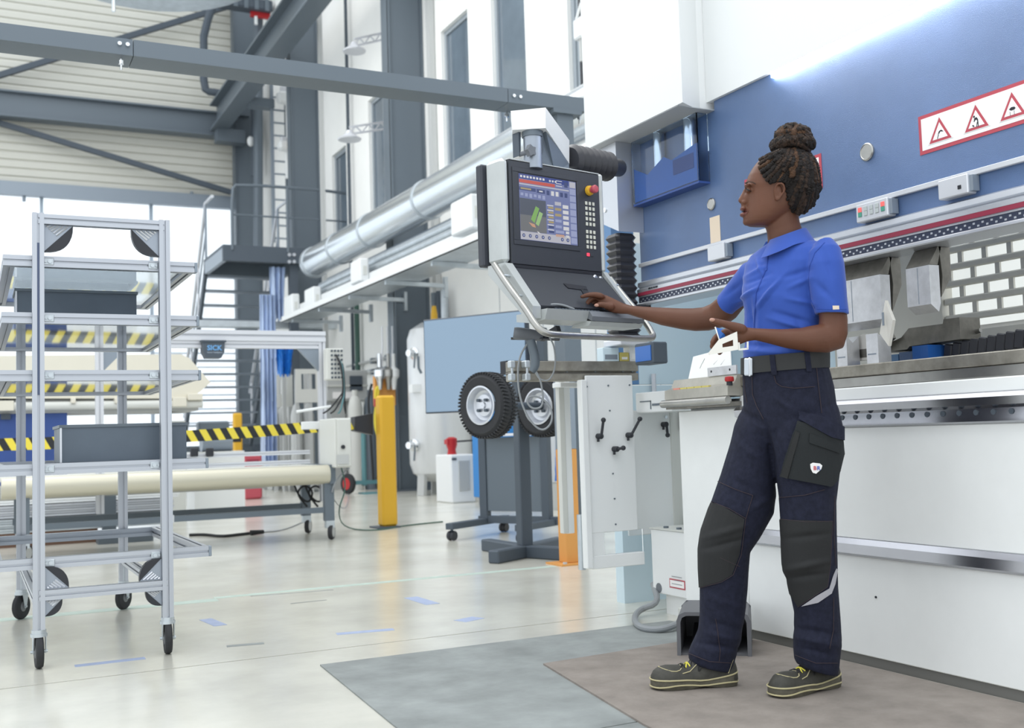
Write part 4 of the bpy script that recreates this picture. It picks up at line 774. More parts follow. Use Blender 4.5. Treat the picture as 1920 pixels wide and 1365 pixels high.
t = MB().box((2.66, b.y, b.z), (2.74, a.y, a.z), .006).build('laser_sensor', 'slate_dark', pr, 'small dark laser sensor hanging below the bellows'); MB().box((2.656, b.y+.012, b.z+.014), (2.66, a.y-.012, a.z-.014)).build('sensor_window', 'blue_gloss', t); MB().cyl((2.7, (a.y+b.y)/2, a.z), (2.7, (a.y+b.y)/2, 1.216), .006, 8).build('sensor_stem', 'slate_steel', t)
# control ledge at the left end of the table
def zl_(y): return P(1320, y, X=2.66).z
prof = [(2.78, zl_(706)), (2.70, zl_(706)), (2.685, zl_(722)), (2.65, zl_(727)), (2.648, zl_(745)), (2.72, zl_(746)), (2.78, zl_(746))]
lg = MB().prism([(x, 3.4, z) for x, z in prof], (0, .43, 0)).build('control_ledge', 'ledge', pr, 'grey metal control ledge with a red button', smooth=0)
MB().cyl((2.65, 3.4, zl_(753)), (2.65, 3.85, zl_(753)), .016, 16).build('hand_tube', 'steel', lg); MB().box((2.66, 3.4, zl_(764)), (2.76, 3.84, zl_(756))).build('ledge_foot', 'tool_dark', lg)
mat('lamp_yellow', '#cdbf6a', .4); mat('lamp_pink', '#d98c7c', .4)
for k in range(5): MB().box((2.655, 3.775-k*.05-.046, zl_(727)), (2.668, 3.775-k*.05, zl_(727)+.008)).build('indicator', 'lamp_pink' if k == 0 else 'lamp_yellow', lg)
c = P(1368, 722, X=2.665); b_ = MB().lathe([(.012, 0), (.012, .018)], (2.665, c.y, zl_(727)), (0, 0, 1), 16).build('button_stem', 'black_plastic', lg); MB().lathe([(.016, .016), (.0185, .022), (.017, .034), (.005, .037)], (2.665, c.y, zl_(727)), (0, 0, 1), 20).build('button_cap', 'red', lg)
z7 = zl_(706); t = MB().prism([(2.71, 3.45, z7+.001), (2.71, 3.74, z7+.001), (2.74, 3.74, z7+.095), (2.74, 3.49, z7+.115)], (.004, 0, 0)).build('drawing_sheet', 'paper'); tag(t, 'white drawing sheet leaning on the control ledge', 'paper sheet')
for k, (u, v, w) in enumerate(((3.58, .05, .03), (3.55, .07, .012), (3.67, .04, .008), (3.66, .06, .01), (3.53, .045, .02))): MB().bar((2.7085+.3*v, u, z7+v), (2.7085+.3*(v+.02), u-w, z7+v+.02), .002, .002).build('drawing_line', 'cable_grey', t)
t = MB().box((2.695, 3.40, z7+.001), (2.702, 3.585, z7+.036)).build('drilled_bar', 'tool_steel'); tag(t, 'flat steel bar with two holes lying on the control ledge', 'steel bar')
for y in (3.56, 3.44): MB().cyl((2.695, y, z7+.02), (2.6945, y, z7+.02), .005, 10).build('hole', 'ink', t)
# white linear module between ledge and support arm
a, b = P(1208, 724, X=2.9), P(1268, 768, X=2.9); ym0, ym1 = P(1275, 745, X=2.85).y, P(1208, 745, X=2.85).y
t = MB().box((2.8, ym0, .905), (3.0, ym1, 1.0), .004).build('linear_module', 'white_paint', pr, 'white slotted block left of the control ledge'); MB().box((2.797, ym0+.09, .935), (2.8, ym1-.14, .945)).build('slot', 'slate_steel', t); MB().box((2.797, ym1-.13, .92), (2.8, ym1-.125, .96)).build('slot', 'slate_steel', t); MB().box((2.797, ym1-.13, .955), (2.8, ym1-.04, .96)).build('slot', 'slate_steel', t)
# upper tools
def punch(px0, px1, zb_, lab):
    y1_, y0_ = P(px0, 540, X=2.8).y, P(px1, 540, X=2.8).y
    t = thing('punch_tool', lab, 'press tool', (2.82, (y0_+y1_)/2, zb_), 'bending punches under the ram')
    MB().prism([(2.845, y0_, 1.396), (2.80, y0_, 1.335), (2.84, y0_, 1.335), (2.86, y0_, 1.396)], (0, y1_-y0_, 0)).build('clamp_wedge', 'tool_dark', t)
    MB().prism([(2.80, y0_, 1.334), (2.80, y0_, zb_+.025), (2.835, y0_, zb_), (2.845, y0_, zb_+.03), (2.845, y0_, 1.334)], (0, y1_-y0_, 0)).build('blade', 'tool_steel', t)
    MB().prism([(2.85, y0_, 1.396), (2.86, y0_, 1.3), (2.85, y0_, zb_+.05), (2.9, y0_, 1.3), (2.9, y0_, 1.396)], (0, (y1_-y0_), 0)).build('back_web', 'tool_dark', t)
    ym = (y0_+y1_)/2; MB().box((2.799, ym-.001, zb_+.03), (2.8, ym+.001, 1.33)).build('seam', 'slate_light', t)
punch(1545, 1651, 1.155, 'wide steel punch hanging beside the worker\'s sleeve'); punch(1700, 1744, 1.18, 'narrow steel punch hanging right of the wide one')
# lower dies, workpiece and back gauge
def die(px0, px1, pyt, lab):
    y1_, y0_ = P(px0, 680, X=2.82).y, P(px1, 680, X=2.82).y; h = P(px0, pyt, X=2.82).z
    t = thing('die_block', lab, 'press tool', (2.84, (y0_+y1_)/2, 1.0245), 'slim steel dies on the table'); MB().prism([(2.8, y0_, 1.0245), (2.8, y0_, h), (2.83, y0_, h-.025), (2.86, y0_, h), (2.86, y0_, 1.0245)], (0, y1_-y0_, 0)).build('block', 'tool_steel', t); MB().box((2.7992, y0_+.01, 1.06), (2.8, y1_-.005, 1.065)).build('engraving', 'slate_light', t)
die(1578, 1597, 632, 'left slim steel die on the press table'); die(1634, 1656, 627, 'right slim steel die under the white bracket')
mat('white_plastic', '#e9e6de', .45)
y_ = P(1657, 600, X=2.8).y
t = MB().prism([(2.79, y_+.012, 1.13), (2.79, y_-.02, 1.24), (2.80, y_-.04, 1.17), (2.81, y_-.005, 1.085)], (.014, .0, .0)).build('white_bracket', 'white_plastic'); tag(t, 'pointed white bracket resting on the right steel die', 'workpiece')
MB().box((2.788, y_-.012, 1.155), (2.79, y_-.004, 1.2)).build('slot', 'slate_light', t)
y0_, y1_ = P(1645, 640, X=2.86).y, P(1585, 640, X=2.86).y
t = MB().prism([(2.87, y0_, 1.115), (2.87, y0_+.02, 1.13), (2.87, (y0_+y1_)/2, 1.145), (2.87, y1_, 1.12), (2.87, y1_, 1.05), (2.87, y0_, 1.05)], (.02, 0, 0)).build('bent_blank', 'white_plastic'); tag(t, 'white arched sheet blank behind the steel dies', 'workpiece'); MB().box((2.868, y0_+.05, 1.06), (2.87, y1_-.05, 1.09)).build('cutout', 'tool_dark', t)
t = thing('back_gauge', 'grey back gauge finger on a blue carriage behind the table', 'back gauge', (3.1, 2.45, 1.0))
def yx(px, X=3.1): return P(px, 640, X=X).y
MB().prism([(3.02, yx(1672), 1.10), (3.02, yx(1720), 1.13), (3.02, yx(1735), 1.16), (3.02, yx(1800), 1.16), (3.02, yx(1802), 1.175), (3.02, yx(1832), 1.175), (3.02, yx(1832), 1.10), (3.02, yx(1735), 1.095), (3.02, yx(1730), 1.085), (3.02, yx(1672), 1.085)], (.1, 0, 0)).build('finger', 'tool_dark', t, smooth=0)
for k in range(2): MB().bar((3.0, yx(1672+k*12), 1.1), (3.0, yx(1700+k*12), 1.14), .02, .025).build('finger_tip', 'tool_dark', t)
MB().box((3.0, yx(1720), .95), (3.2, yx(1690), 1.07)).build('carriage', 'side_blue', t); MB().box((3.0, yx(1782), .95), (3.2, yx(1722), 1.075)).build('carriage', 'blue_plate', t); MB().box((2.98, yx(1785), 1.0), (3.1, yx(1755), 1.09)).build('carriage_block', 'blue_gloss', t)
MB().cyl((3.1, yx(1840), 1.13), (3.1, yx(1600), 1.03), .008, 8).build('rod', 'steel', t); MB().box((3.1, yx(1690), 1.01), (3.16, yx(1560), 1.035)).build('slide_rail', 'steel_bright', t)
t = thing('energy_chain', 'black energy chain lying behind the table at the right edge', 'cable chain', (3.05, 2.1, 1.0)); lk = MB().box((0, -.017, 0), (.08, .017, .06), .004).mesh('chain_link'); lk.materials.append(MATS['bellows'])
for k in range(14): o = place('chain_link', lk, None); o.location = (3.04, yx(1795)-k*.036, 1.03+k*.0028); o.rotation_euler = (.18, 0, 0); kid(o, t)
# white base box with label and hose
t = thing('junction_cabinet', 'white floor cabinet with a red-framed label left of the pedal', 'cabinet', (2.9, 4.0, 0))
zt_ = P(1222, 996, Y=4.05).z; MB().box((2.77, 3.86, .09), (3.05, 4.16, zt_), .004).build('body', 'white_paint', t); MB().box((2.80, 3.86, .0), (3.05, 4.1, .089)).build('foot', 'white_paint', t)
MB().box((2.765, 3.855, zt_+.0005), (3.06, 4.165, zt_+.006)).build('lid', 'grey_box', t)
for y in (3.9, 3.98, 4.08): MB().cyl((2.8, y, zt_+.006), (2.8, y, zt_+.014), .012, 10).build('lid_bolt', 'slate_steel', t)
p, q = P(1255, 1084, X=2.769), P(1285, 1107, X=2.769); MB().box((2.7685, q.y, q.z), (2.77, p.y, p.z)).build('label_frame', 'dull_red', t); MB().box((2.7675, q.y+.006, q.z+.006), (2.7685, p.y-.006, p.z-.006)).build('label_face', 'sign_white', t)
for k in range(3): MB().box((2.767, q.y+.02, q.z+.018+k*.016), (2.7675, p.y-.02-.02*(k % 2), q.z+.021+k*.016)).build('label_line', 'cable_grey', t)
MB().cyl((2.768, 4.11, .115), (2.775, 4.11, .115), .022, 16).build('cable_port', 'grey_plastic', t); MB().box((2.74, 3.845, .005), (2.80, 3.93, .055), .004).build('plug_block', 'grey_box', t)
o = MB().tube([(2.8, 4.2, .12), P(1236, 1131, Z=.06), P(1200, 1142, Z=.03), P(1187, 1160, Z=.016), P(1200, 1178, Z=.016), P(1235, 1182, Z=.016), P(1268, 1172, Z=.03), (2.745, 3.86, .03)], .0135, 10, 2).build('hose', 'cable_grey'); tag(o, 'thick grey hose looping on the floor beside the white cabinet', 'hose')
# foot pedal hood
a, b = P(1270, 1232, Z=.006), P(1410, 1234, Z=.006)
t = thing('foot_pedal', 'dark grey foot pedal with hood on the floor behind the worker', 'foot pedal', (a+b)/2)
ex = (b-a); wd = ex.length; ex.normalize(); ey = Vector((-ex.y, ex.x, 0)); O = a
def pl(u, v, z): return O+ex*u+ey*v+Vector((0, 0, z))
mat('pedal', '#626367', .5)
hh = .155; mb = MB(); arch = [(0, 0), (0, hh-.03), (.008, hh-.01), (.03, hh), (wd-.03, hh), (wd-.008, hh-.01), (wd, hh-.03), (wd, 0)]
ina = [(.014, 0), (.014, hh-.036), (.02, hh-.02), (.036, hh-.013), (wd-.036, hh-.013), (wd-.02, hh-.02), (wd-.014, hh-.036), (wd-.014, 0)]
r0, r1 = [], []
for u, z in arch: r0.append((u, z))
poly = arch+ina[::-1]
mb.loft([[pl(u, (.0 if z < .02 else .03*z/hh), z) for u, z in poly], [pl(u, .3, z) for u, z in poly]]); mb.prism([pl(0, .3, 0), pl(wd, .3, 0), pl(wd, .3, hh-.02), pl(wd-.02, .3, hh), pl(.02, .3, hh), pl(0, .3, hh-.02)], ey*.01)
mb.build('hood', 'pedal', t); mb = MB(); mb.prism([pl(.014, .01, 0), pl(.014, .3, 0), pl(.014, .3, .02), pl(.014, .01, .012)], ex*(wd-.028)); mb.build('base', 'pedal', t)
mb = MB(); mb.prism([pl(.05, .03, .03), pl(.05, .25, .08), pl(.05, .25, .06), pl(.05, .03, .015)], ex*(wd-.1)); mb.build('treadle', 'bellows', t)
# ================================================================ operator console on its swivel arm
def D(px, py, d):
    """world point at photo pixel and lens depth d (metres)"""
    return Vector((0, 0, HC)) + d*(RW @ Vector(((px-CX)/F, (py-CY)/F, 1.0)))
ea = Vector((math.sin(math.radians(78)), math.cos(math.radians(78)), 0)); en = Vector((ea.y, -ea.x, 0)); ez = Vector((0, 0, 1))
O_ = D(960, 494, 3.72)
def K(px, py, c=0): return PN(px, py, O_+en*c, en)          # point on the console face (pushed c towards the viewer)
def kl(p): v = p-O_; return v.dot(ea), v.dot(ez)
def L(a, b, c): return O_+ea*a+ez*b+en*c
wF = kl(K(1129, 515))[0]; hF = kl(K(958, 297))[1]; hR = kl(K(1140, 342))[1]
t = thing('operator_console', 'press operator console with colour screen hanging from a white arm', 'control console', L(wF/2, -.25, 0))
def kbox(a0, a1, b0, b1, c0, c1, bev=0):
    M = Matrix((ea, ez, en)).transposed().to_4x4(); M.translation = O_
    return MB().box((a0, b0, c0), (a1, b1, c1), bev, M)
kbox(-.05, wF+.02, -.0, hF-.006, -.13, -.095, .006).build('back_shell', 'dark_panel', t)
kbox(-.036, -.001, .0, hF, -.095, .004, .014).build('side_frame', 'console_silver', t); kbox(wF+.001, wF+.022, .0, hF, -.095, .004, .008).build('side_frame', 'console_silver', t)
kbox(-.001, wF+.001, hF-.004, hF, -.095, .002, .001).build('top_edge', 'console_silver', t)
kbox(-.001, wF+.001, .0, hF-.005, -.095, 0, .002).build('front_panel', 'console_black', t)
# recessed screen
sa = [kl(K(*q)) for q in ((972.5, 322), (1078.6, 344.7), (1083, 463), (975.6, 446))]
u0, u1 = (sa[0][0]+sa[3][0])/2, (sa[1][0]+sa[2][0])/2; v1, v0 = (sa[0][1]+sa[1][1])/2, (sa[2][1]+sa[3][1])/2
SW, SH = u1-u0, v1-v0
mat('scr_frame', '#565a63', .4)
fr = MB()
for q in ((u0-.03, u1+.012, v1+.004, v1+.02), (u0-.03, u1+.012, v0-.02, v0-.004), (u0-.03, u0-.004, v0-.0039, v1+.0039), (u1+.004, u1+.012, v0-.0039, v1+.0039)): M = Matrix((ea, ez, en)).transposed().to_4x4(); M.translation = O_; fr.box((q[0], q[2], 0), (q[1], q[3], .003), .001, M)
fr.build('screen_bezel', 'console_black', t)
def em(n, c, s=.40): return mat(n, '#15161a', .25, emit=c, es=s)
em('s_base', '#7f88b5'); em('s_dark', '#4a5480'); em('s_view', '#5f6570'); em('s_view2', '#7d7f80'); em('s_bar', '#c9c9d2'); em('s_red', '#d2604e'); em('s_white', '#e8e8ea'); em('s_navy', '#3c4a90'); em('s_green', '#8fbf6a'); em('s_green2', '#a9cf8c'); em('s_peach', '#d9a98a'); em('s_tan', '#b9a878'); em('s_pale', '#a9b2d6')
scr = kbox(u0, u1, v0, v1, .0, .0015).build('screen', 's_base', t, 'lit colour screen with machine software')
def sp(x0, x1, y0, y1, m, n='screen_tile', c=.002):
    """screen tile, x to the right and y down as fractions of the screen"""
    kbox(u0+SW*x0, u0+SW*x1, v1-SH*y1, v1-SH*y0, .0015, c).build(n, m, scr, smooth=0)
sp(0, .87, 0, .075, 's_navy', c=.0018); sp(0, .62, .085, .135, 's_red'); sp(.64, .75, .02, .03, 's_white'); sp(.64, .74, .06, .07, 's_white'); sp(.64, .75, .1, .11, 's_white'); sp(.79, .85, .03, .11, 's_dark')
for k in range(8): sp(.02+k*.055, .02+k*.055+.035, .022, .055, 's_white', 'icon')
for k in range(3): sp(.52+k*.05, .52+k*.05+.03, .03, .06, 's_white', 'icon')
sp(0, .87, .145, .165, 's_bar'); sp(0, .28, .2, .25, 's_dark'); sp(.02, .2, .21, .235, 's_tan', c=.0023); sp(.3, .44, .2, .26, 's_dark'); sp(.34, .4, .22, .24, 's_white', c=.0023)
for k, m in enumerate(('s_dark', 's_white', 's_white', 's_dark', 's_dark')): sp(.47+k*.08, .47+k*.08+.05, .2, .27, m, 'icon')
for k in range(6): sp(.02+k*.075, .02+k*.075+.045, .29, .33+.01*(k % 3), 's_pale', 'icon')
sp(0, .45, .37, .87, 's_view', '3d_view' if 0 else 'model_view', .0018); sp(0, .45, .62, .87, 's_view2', 'model_view', .0019)
def squad(pts, m):
    MB().prism([L(u0+SW*x, v1-SH*y, .0022) for x, y in pts], en*.0006).build('part_model', m, scr, smooth=0)
squad([(.18, .68), (.27, .47), (.33, .50), (.24, .73)], 's_green'); squad([(.26, .74), (.33, .545), (.39, .57), (.31, .77)], 's_green2'); squad([(.14, .73), (.24, .75), (.26, .8), (.2, .79)], 's_peach'); squad([(.28, .85), (.31, .86), (.34, .89), (.3, .88)], 's_white')
for k in range(6): sp(.47, .58, .42+k*.075, .435+k*.075, 's_white', 'value'); sp(.49, .58, .445+k*.075, .475+k*.075, 's_tan' if k < 4 else 's_dark', 'value')
for k in range(5): sp(.61, .72, .36+k*.09 if k else .355, .40+k*.09 if k else .41, 's_bar' if k == 0 else ('s_tan' if k < 3 else 's_pale'), 'value')
for k in range(5): sp(.75, .85, .39+k*.085, .445+k*.085, 's_white', 'value')
for k in range(2): sp(.61, .76, .80+k*.06, .84+k*.06, 's_peach' if k else 's_pale', 'value'); sp(.79, .85, .80+k*.06, .84+k*.06, 's_white', 'value')
sp(0, .87, .875, .995, 's_bar', 'soft_key_bar')
for x in (.05, .16, .27, .38, .49, .72, .82): q = L(u0+SW*x, v1-SH*.935, .002); MB().cyl(q, q+en*.0008, .0065, 16).build('soft_key', 's_dark', scr); MB().cyl(q+en*.0008, q+en*.0012, .0035, 12).build('soft_key', 's_pale', scr)
for k in range(9): sp(.885, .99, .01+k*.11, .10+k*.11, 's_bar' if k == 0 else 's_pale', 'side_key')
# keypad, lamp buttons, emergency stop
mat('key', '#cfcfc4', .5); kw = .011
keym = MB().box((-kw/2, -kw*.58, 0), (kw/2, kw*.58, .003), .001); keym = keym.mesh('key'); keym.materials.append(MATS['key'])
rotM = Matrix((ea, ez, en)).transposed().to_euler()
k0 = kl(K(1098.7, 381)); k1 = kl(K(1103, 425)); k2 = kl(K(1100.5, 434.5)); k3 = kl(K(1103.5, 464)); dx_ = (kl(K(1112, 384.5))[0]-k0[0])/2
for base, last, rows in ((k0, (k1[0], kl(K(1100.5, 420))[1]), 5), (k2, (k3[0], kl(K(1101.5, 463))[1]), 4)):
    for j in range(rows):
        for i in range(3):
            o = place('key', keym, None); o.location = L(base[0]+i*dx_, base[1]+(last[1]-base[1])*j/(rows-1), 0); o.rotation_euler = rotM; kid(o, t)
a = kl(K(1102.5, 477.5)); kbox(a[0]-.007, a[0]+.007, a[1]-.006, a[1]+.006, 0, .003, .001).build('lamp_button', mat('btn_lit', '#e84a5c', .4, emit='#f03850', es=.5) and 'btn_lit', t, 'lit red button under the keypad'); kbox(a[0]+.013, a[0]+.025, a[1]-.006, a[1]+.006, 0, .003, .001).build('lamp_button', 'dark_panel', t)
c = K(1103, 358); e_ = MB().lathe([(.017, 0), (.019, .004), (.017, .014), (.013, .016)], c, en, 28).build('stop_collar', 'yellow', t, 'yellow collar of the stop button'); MB().lathe([(.008, .014), (.009, .022), (.0145, .026), (.015, .038), (.012, .043), (.002, .044)], c, en, 24).build('stop_button', 'dull_red', e_, 'red mushroom stop button')
# sloping lower panel, side cheeks and keyboard tray
fw, dn = .135, -.175
def slab(a0, a1, p0, p1, th, name, m, bev=0):
    d = (Vector((0, p1[0], p1[1]))-Vector((0, p0[0], p0[1]))); nn = Vector((0, d.z, -d.y)).normalized()*th
    poly = [L(a0, p0[0], p0[1]), L(a0, p1[0], p1[1]), L(a0, p1[0]+nn.y, p1[1]+nn.z), L(a0, p0[0]+nn.y, p0[1]+nn.z)]
    return MB().prism(poly, ea*(a1-a0)).build(name, m, t, smooth=0)
slab(0, wF, (-.003, -.04), (dn, fw-.005), .02, 'sloping_panel', 'console_black')
kbox(.0, wF, -.012, -.0015, -.06, -.001).build('panel_step', 'ink', t)
ck = [( .0, -.09), (.0, .004), (dn+.01, fw+.012), (dn-.03, fw+.012), (dn-.035, fw-.02), (-.03, -.09)]
for a0, a1, bs in ((-.036, -.001, .0), (wF+.001, wF+.022, 0)): MB().prism([L(a0, b, c_) for b, c_ in ck], ea*(a1-a0)).build('side_cheek', 'console_silver', t, smooth=0)
xm_ = wF*.44
MB().prism([L(0, b, c_) for b, c_ in ((dn, fw-.02), (dn, fw+.045), (dn-.035, fw+.03), (dn-.042, fw-.05))], ea*xm_).build('tray_lip', 'console_silver', t, smooth=0)
MB().prism([L(xm_, b, c_) for b, c_ in ((dn, fw-.02), (dn, fw+.045), (dn-.02, fw+.06), (dn-.035, fw+.055))], ea*(wF-xm_+.012)).build('palm_rest', 'grey_plastic', t, smooth=0)
MB().prism([L(xm_, b, c_) for b, c_ in ((dn-.025, fw-.02), (dn-.036, fw+.053), (dn-.05, fw+.04), (dn-.05, fw-.05))], ea*(wF-xm_+.012)).build('tray_underside', 'console_silver', t, smooth=0)
MB().prism([L(.0, b, c_) for b, c_ in ((dn-.005, fw-.02), (dn-.005, fw-.12), (dn-.03, fw-.12), (dn-.04, fw-.05))], ea*wF).build('tray_base', 'console_silver', t, smooth=0)
kb = MB()
for j in range(4):
    for i in range(14): p = L(.05+i*(xm_+.02)/14, dn+.001, fw-.015+j*.0145); kb.box(p-Vector((.005, .005, 0)), p+Vector((.005, .005, .004)), .001)
o = kb.build('keyboard_keys', 'slate_dark', t); o['kind'] = 'stuff'
MB().tube([L(.03, dn+.01, fw+.0), L(.06, dn+.022, fw-.0), L(.1, dn+.02, fw+.01), L(.14, dn+.006, fw+.02)], .004, 8, 2).build('cable_loop', 'cable_grey', t)
nn = (ez*.703+en*.711).normalized(); O2 = L(0, .0125, -.0245)
for q4 in (((1056, 531), (1099, 537), (1102, 545), (1065, 540)), ((1088, 541), (1101, 543), (1108, 556), (1097, 556))): MB().prism([PN(x_, y_, O2, nn) for x_, y_ in q4], nn*.0008).build('slot_shade_plate', 'ink', t, smooth=0)  # raised dark plates; the shade of a recess is put into their colour
for px, py in ((1111, 522), (1121, 525)): q = K(px, py, -.01); MB().lathe([(.012, 0), (.012, .016), (.007, .02)], q, en, 16).build('port', 'steel_bright', t)
# tubular handrail
aL, aR = -.062, wF+.05
def R_(a, b, c): return L(a, b, c)
MB().tube([R_(aL, -.005, -.02), R_(aL, -.08, .045), R_(aL, dn-.005, fw+.01), R_(aL, dn-.055, fw+.05), R_(aL+.012, dn-.085, fw+.075), R_(aL+.06, dn-.092, fw+.08), R_(wF*.5, dn-.092, fw+.08), R_(aR-.05, dn-.092, fw+.08), R_(aR-.008, dn-.085, fw+.075), R_(aR, dn-.055, fw+.05), R_(aR, dn-.005, fw+.01), R_(aR, -.08, .045), R_(aR, -.02, -.01)], .0115, 14, 2).build('handrail', 'steel', t, 'bent steel handrail around the keyboard tray')
for b, c_ in ((-.05, .03), (-.125, .09)):
    for a0, a1 in ((aL, -.036), (aR, wF+.022)): MB().cyl(L(a0, b, c_), L(a1, b, c_), .005, 8).build('rail_pin', 'galv', t)
# hanging arm
h0 = .12
mat('arm_white', '#f3f4f4', .35)
fb_ = [(957.5, 208), (1023, 201.5), (1023, 240), (961, 243.5)]
dA, dB = 3.80, 4.12
pA = [D(x, y, dA) for x, y in fb_]; pB = [D(1023, 201.5, dA), D(1067.5, 263, dB), D(1067.5, 307, dB), D(1023, 240, dA)]
bk = (RW @ Vector((.0, 0, 1))); bk.z = 0; bk = bk.normalized()*.10
MB().prism(pA, bk).build('arm_head', 'arm_white', t, 'white angular head of the hanging arm', smooth=0); MB().prism(pB, bk).build('arm_beam', 'arm_white', t, smooth=0)
pS = [D(1014, 241, dA+.05), D(1023, 241, dA+.03), D(1067, 307, dB-.02), D(1067, 328, dB-.04), D(1040, 322, 3.98), D(1012, 300, 3.9)]; MB().prism(pS, bk*.6).build('arm_skirt', 'slate_light', t, smooth=0)
top = L(.12, hF, -.06); c_ = D(998, 250, dA+.04); MB().cyl(Vector((c_.x, c_.y, top.z-.02)), Vector((c_.x, c_.y, c_.z+.02)), .033, 28).build('swivel_tube', 'alu_dark', t); MB().cyl(Vector((c_.x, c_.y, c_.z-.015)), Vector((c_.x, c_.y, c_.z+.03)), .037, 28).build('swivel_collar', 'slate_steel', t)
for px in (972, 1014): q = D(px, 243, dA+.03); MB().prism([q, q+ea*.010, q+ea*.008-ez*.075, q-ez*.095], -en*.035).build('swivel_cheek', 'slate_dark', t)
q = D(991, 284, dA); st = [q+(ea*math.cos(math.radians(k*36))+ez*math.sin(math.radians(k*36)))*(.022 if k % 2 else .015) for k in range(10)]; MB().prism(st, en*.02).build('star_knob', 'grey_plastic', t); MB().cyl(q-en*.05, q, .008, 10).build('knob_stem', 'grey_plastic', t)
b0, b1 = D(1067, 302, dB+.05), D(1143, 313, 4.34); ax = (b1-b0); Ln = ax.length; prof = []
for k in range(15): prof.append(((.067 if k % 2 else .052)*(1-.12*k/14), Ln*k/14))
MB().lathe(prof, b0, ax, 24).build('arm_bellows', 'bellows', t, 'black rubber bellows at the back of the arm', ); MB().cyl(b1-ax*.02, D(1160, 315, 4.42), .036, 20).build('bellows_collar', 'bellows', t)
# ================================================================ hand scanner below the console
t = thing('hand_scanner', 'grey pistol-grip hand scanner hanging under the console handrail', 'scanner', D(998, 690, 3.78))
ds = 3.78
MB().tube([D(963, 624, ds-.03), D(970, 625, ds-.03), D(1000, 628, ds), D(1022, 632, ds+.04)], [.019, .022, .020, .015], 16, 1).build('head', 'grey_plastic', t)
pts = [D(993, 632, ds), D(998, 650, ds), D(1004, 672, ds), D(1003, 688, ds), D(997, 697, ds)]; MB().tube(pts, [.017, .016, .017, .016, .011], 14, 1).build('grip', 'slate_steel', t)
q0, q1 = D(958, 634, ds), D(1050, 636, ds); MB().prism([q0, q1, q1+Vector((.03, .06, 0)), q0+Vector((.03, .06, 0))], (0, 0, .003)).build('holder_plate', 'ink', t); MB().bar(D(1015, 635, ds+.03), L(.15, dn-.05, .06), .02, .02).build('holder_arm', 'black_plastic', t)
MB().tube([D(992, 640, ds), D(975, 665, ds), D(970, 700, ds), D(974, 745, ds), D(990, 785, ds), D(1015, 810, ds), D(1035, 795, ds), D(1035, 765, ds), D(1015, 745, ds), D(992, 742, ds), D(987, 755, ds), D(1000, 768, ds), D(1020, 762, ds), D(1015, 715, ds), D(1005, 696, ds)], .0035, 8, 3).build('cable', 'cable_grey', t)
MB().tube([D(1030, 632, ds), D(1040, 650, ds), D(1042, 690, ds), D(1030, 715, ds), D(1012, 712, ds), D(1003, 697, ds)], .003, 8, 3).build('cable', 'cable_grey', t)
# ================================================================ sheet support arm with white panels
YA = 4.22
t = thing('support_arm', 'worn steel support beam carrying white hinged panels', 'support arm', (2.6, YA+.1, 0))
def ya(px, py, Y=YA): return P(px, py, Y=Y)
x0, x1 = ya(957, 690).x, ya(1197, 690).x; z1, zm1, zm2, z0 = ya(1080, 677).z, ya(1080, 696).z, ya(1080, 700).z, ya(1080, 711).z
xa_ = ya(1010, 690).x
MB().box((x0+.02, YA, zm1), (x1, YA+.09, z1), .003).build('upper_bar', 'steel_dirty', t); MB().box((x0+.02, YA+.02, zm2), (x1, YA+.09, zm1), 0).build('slot_bar', 'tool_dark', t); MB().box((x0+.02, YA, z0-.006), (x1, YA+.09, zm2), .003).build('lower_bar', 'steel_dirty', t)
for px in (1066, 1119, 1171, 1189): q = ya(px, 694); MB().cyl((q.x, YA+.02, q.z-.003), (q.x, YA+.012, q.z-.003), .006, 10).build('bar_bolt', 'slate_light', t)
for px, d in ((962, 0), (988, -.012)):
    q = ya(px, 694, YA-.03); m = MB(); m.box((q.x-.013, YA-.03+d, q.z+.01), (q.x+.013, YA, q.z+.042), .004); m.box((q.x-.013, YA-.03+d, q.z-.045), (q.x+.013, YA, q.z-.015), .004); m.cyl((q.x, YA-.02+d, q.z-.02), (q.x, YA-.02+d, q.z+.02), .006, 10); m.build('clamp', 'galv', t)
# front panel of bent sheet above a glazed frame
yp = YA-.02
def pz(py, px=1140, Y=yp): return P(px, py, Y=Y).z
xL, xR2, xR3 = ya(1092, 850, yp).x, ya(1191, 850, yp).x, ya(1281, 850, YA+.06).x
zt_ = pz(704)
pn = MB(); pn.box((xL+.03, yp, pz(998)), (xR2, yp+.012, zt_), .003); pn.build('front_panel', 'white_paint', t, 'white bent sheet panel with black levers')
MB().box((xL, yp-.012, pz(1066, 1105)), (xL+.03, yp+.03, pz(712)), .003).build('front_stile', 'white_paint', t)
MB().box((xL+.03, yp, pz(1066, 1130)), (2.76, yp+.03, pz(1041, 1130)), .003).build('frame_rail', 'white_paint', t); MB().box((xL+.03, yp+.002, pz(1041, 1130)), (xL+.10, yp+.03, pz(998, 1130)), .0).build('frame_stile', 'white_paint', t)
MB().box((xL+.10, yp+.012, pz(1041, 1130)), (2.76, yp+.018, pz(998, 1130))).build('frame_pane', 'glass', t)
MB().box((xR2, YA+.06, pz(1000, 1240, YA+.06)), (xR3, YA+.072, P(1230, 769, Y=YA+.06).z), .003).build('rear_panel', 'white_paint', t, 'lower white panel hinged beside the front panel')
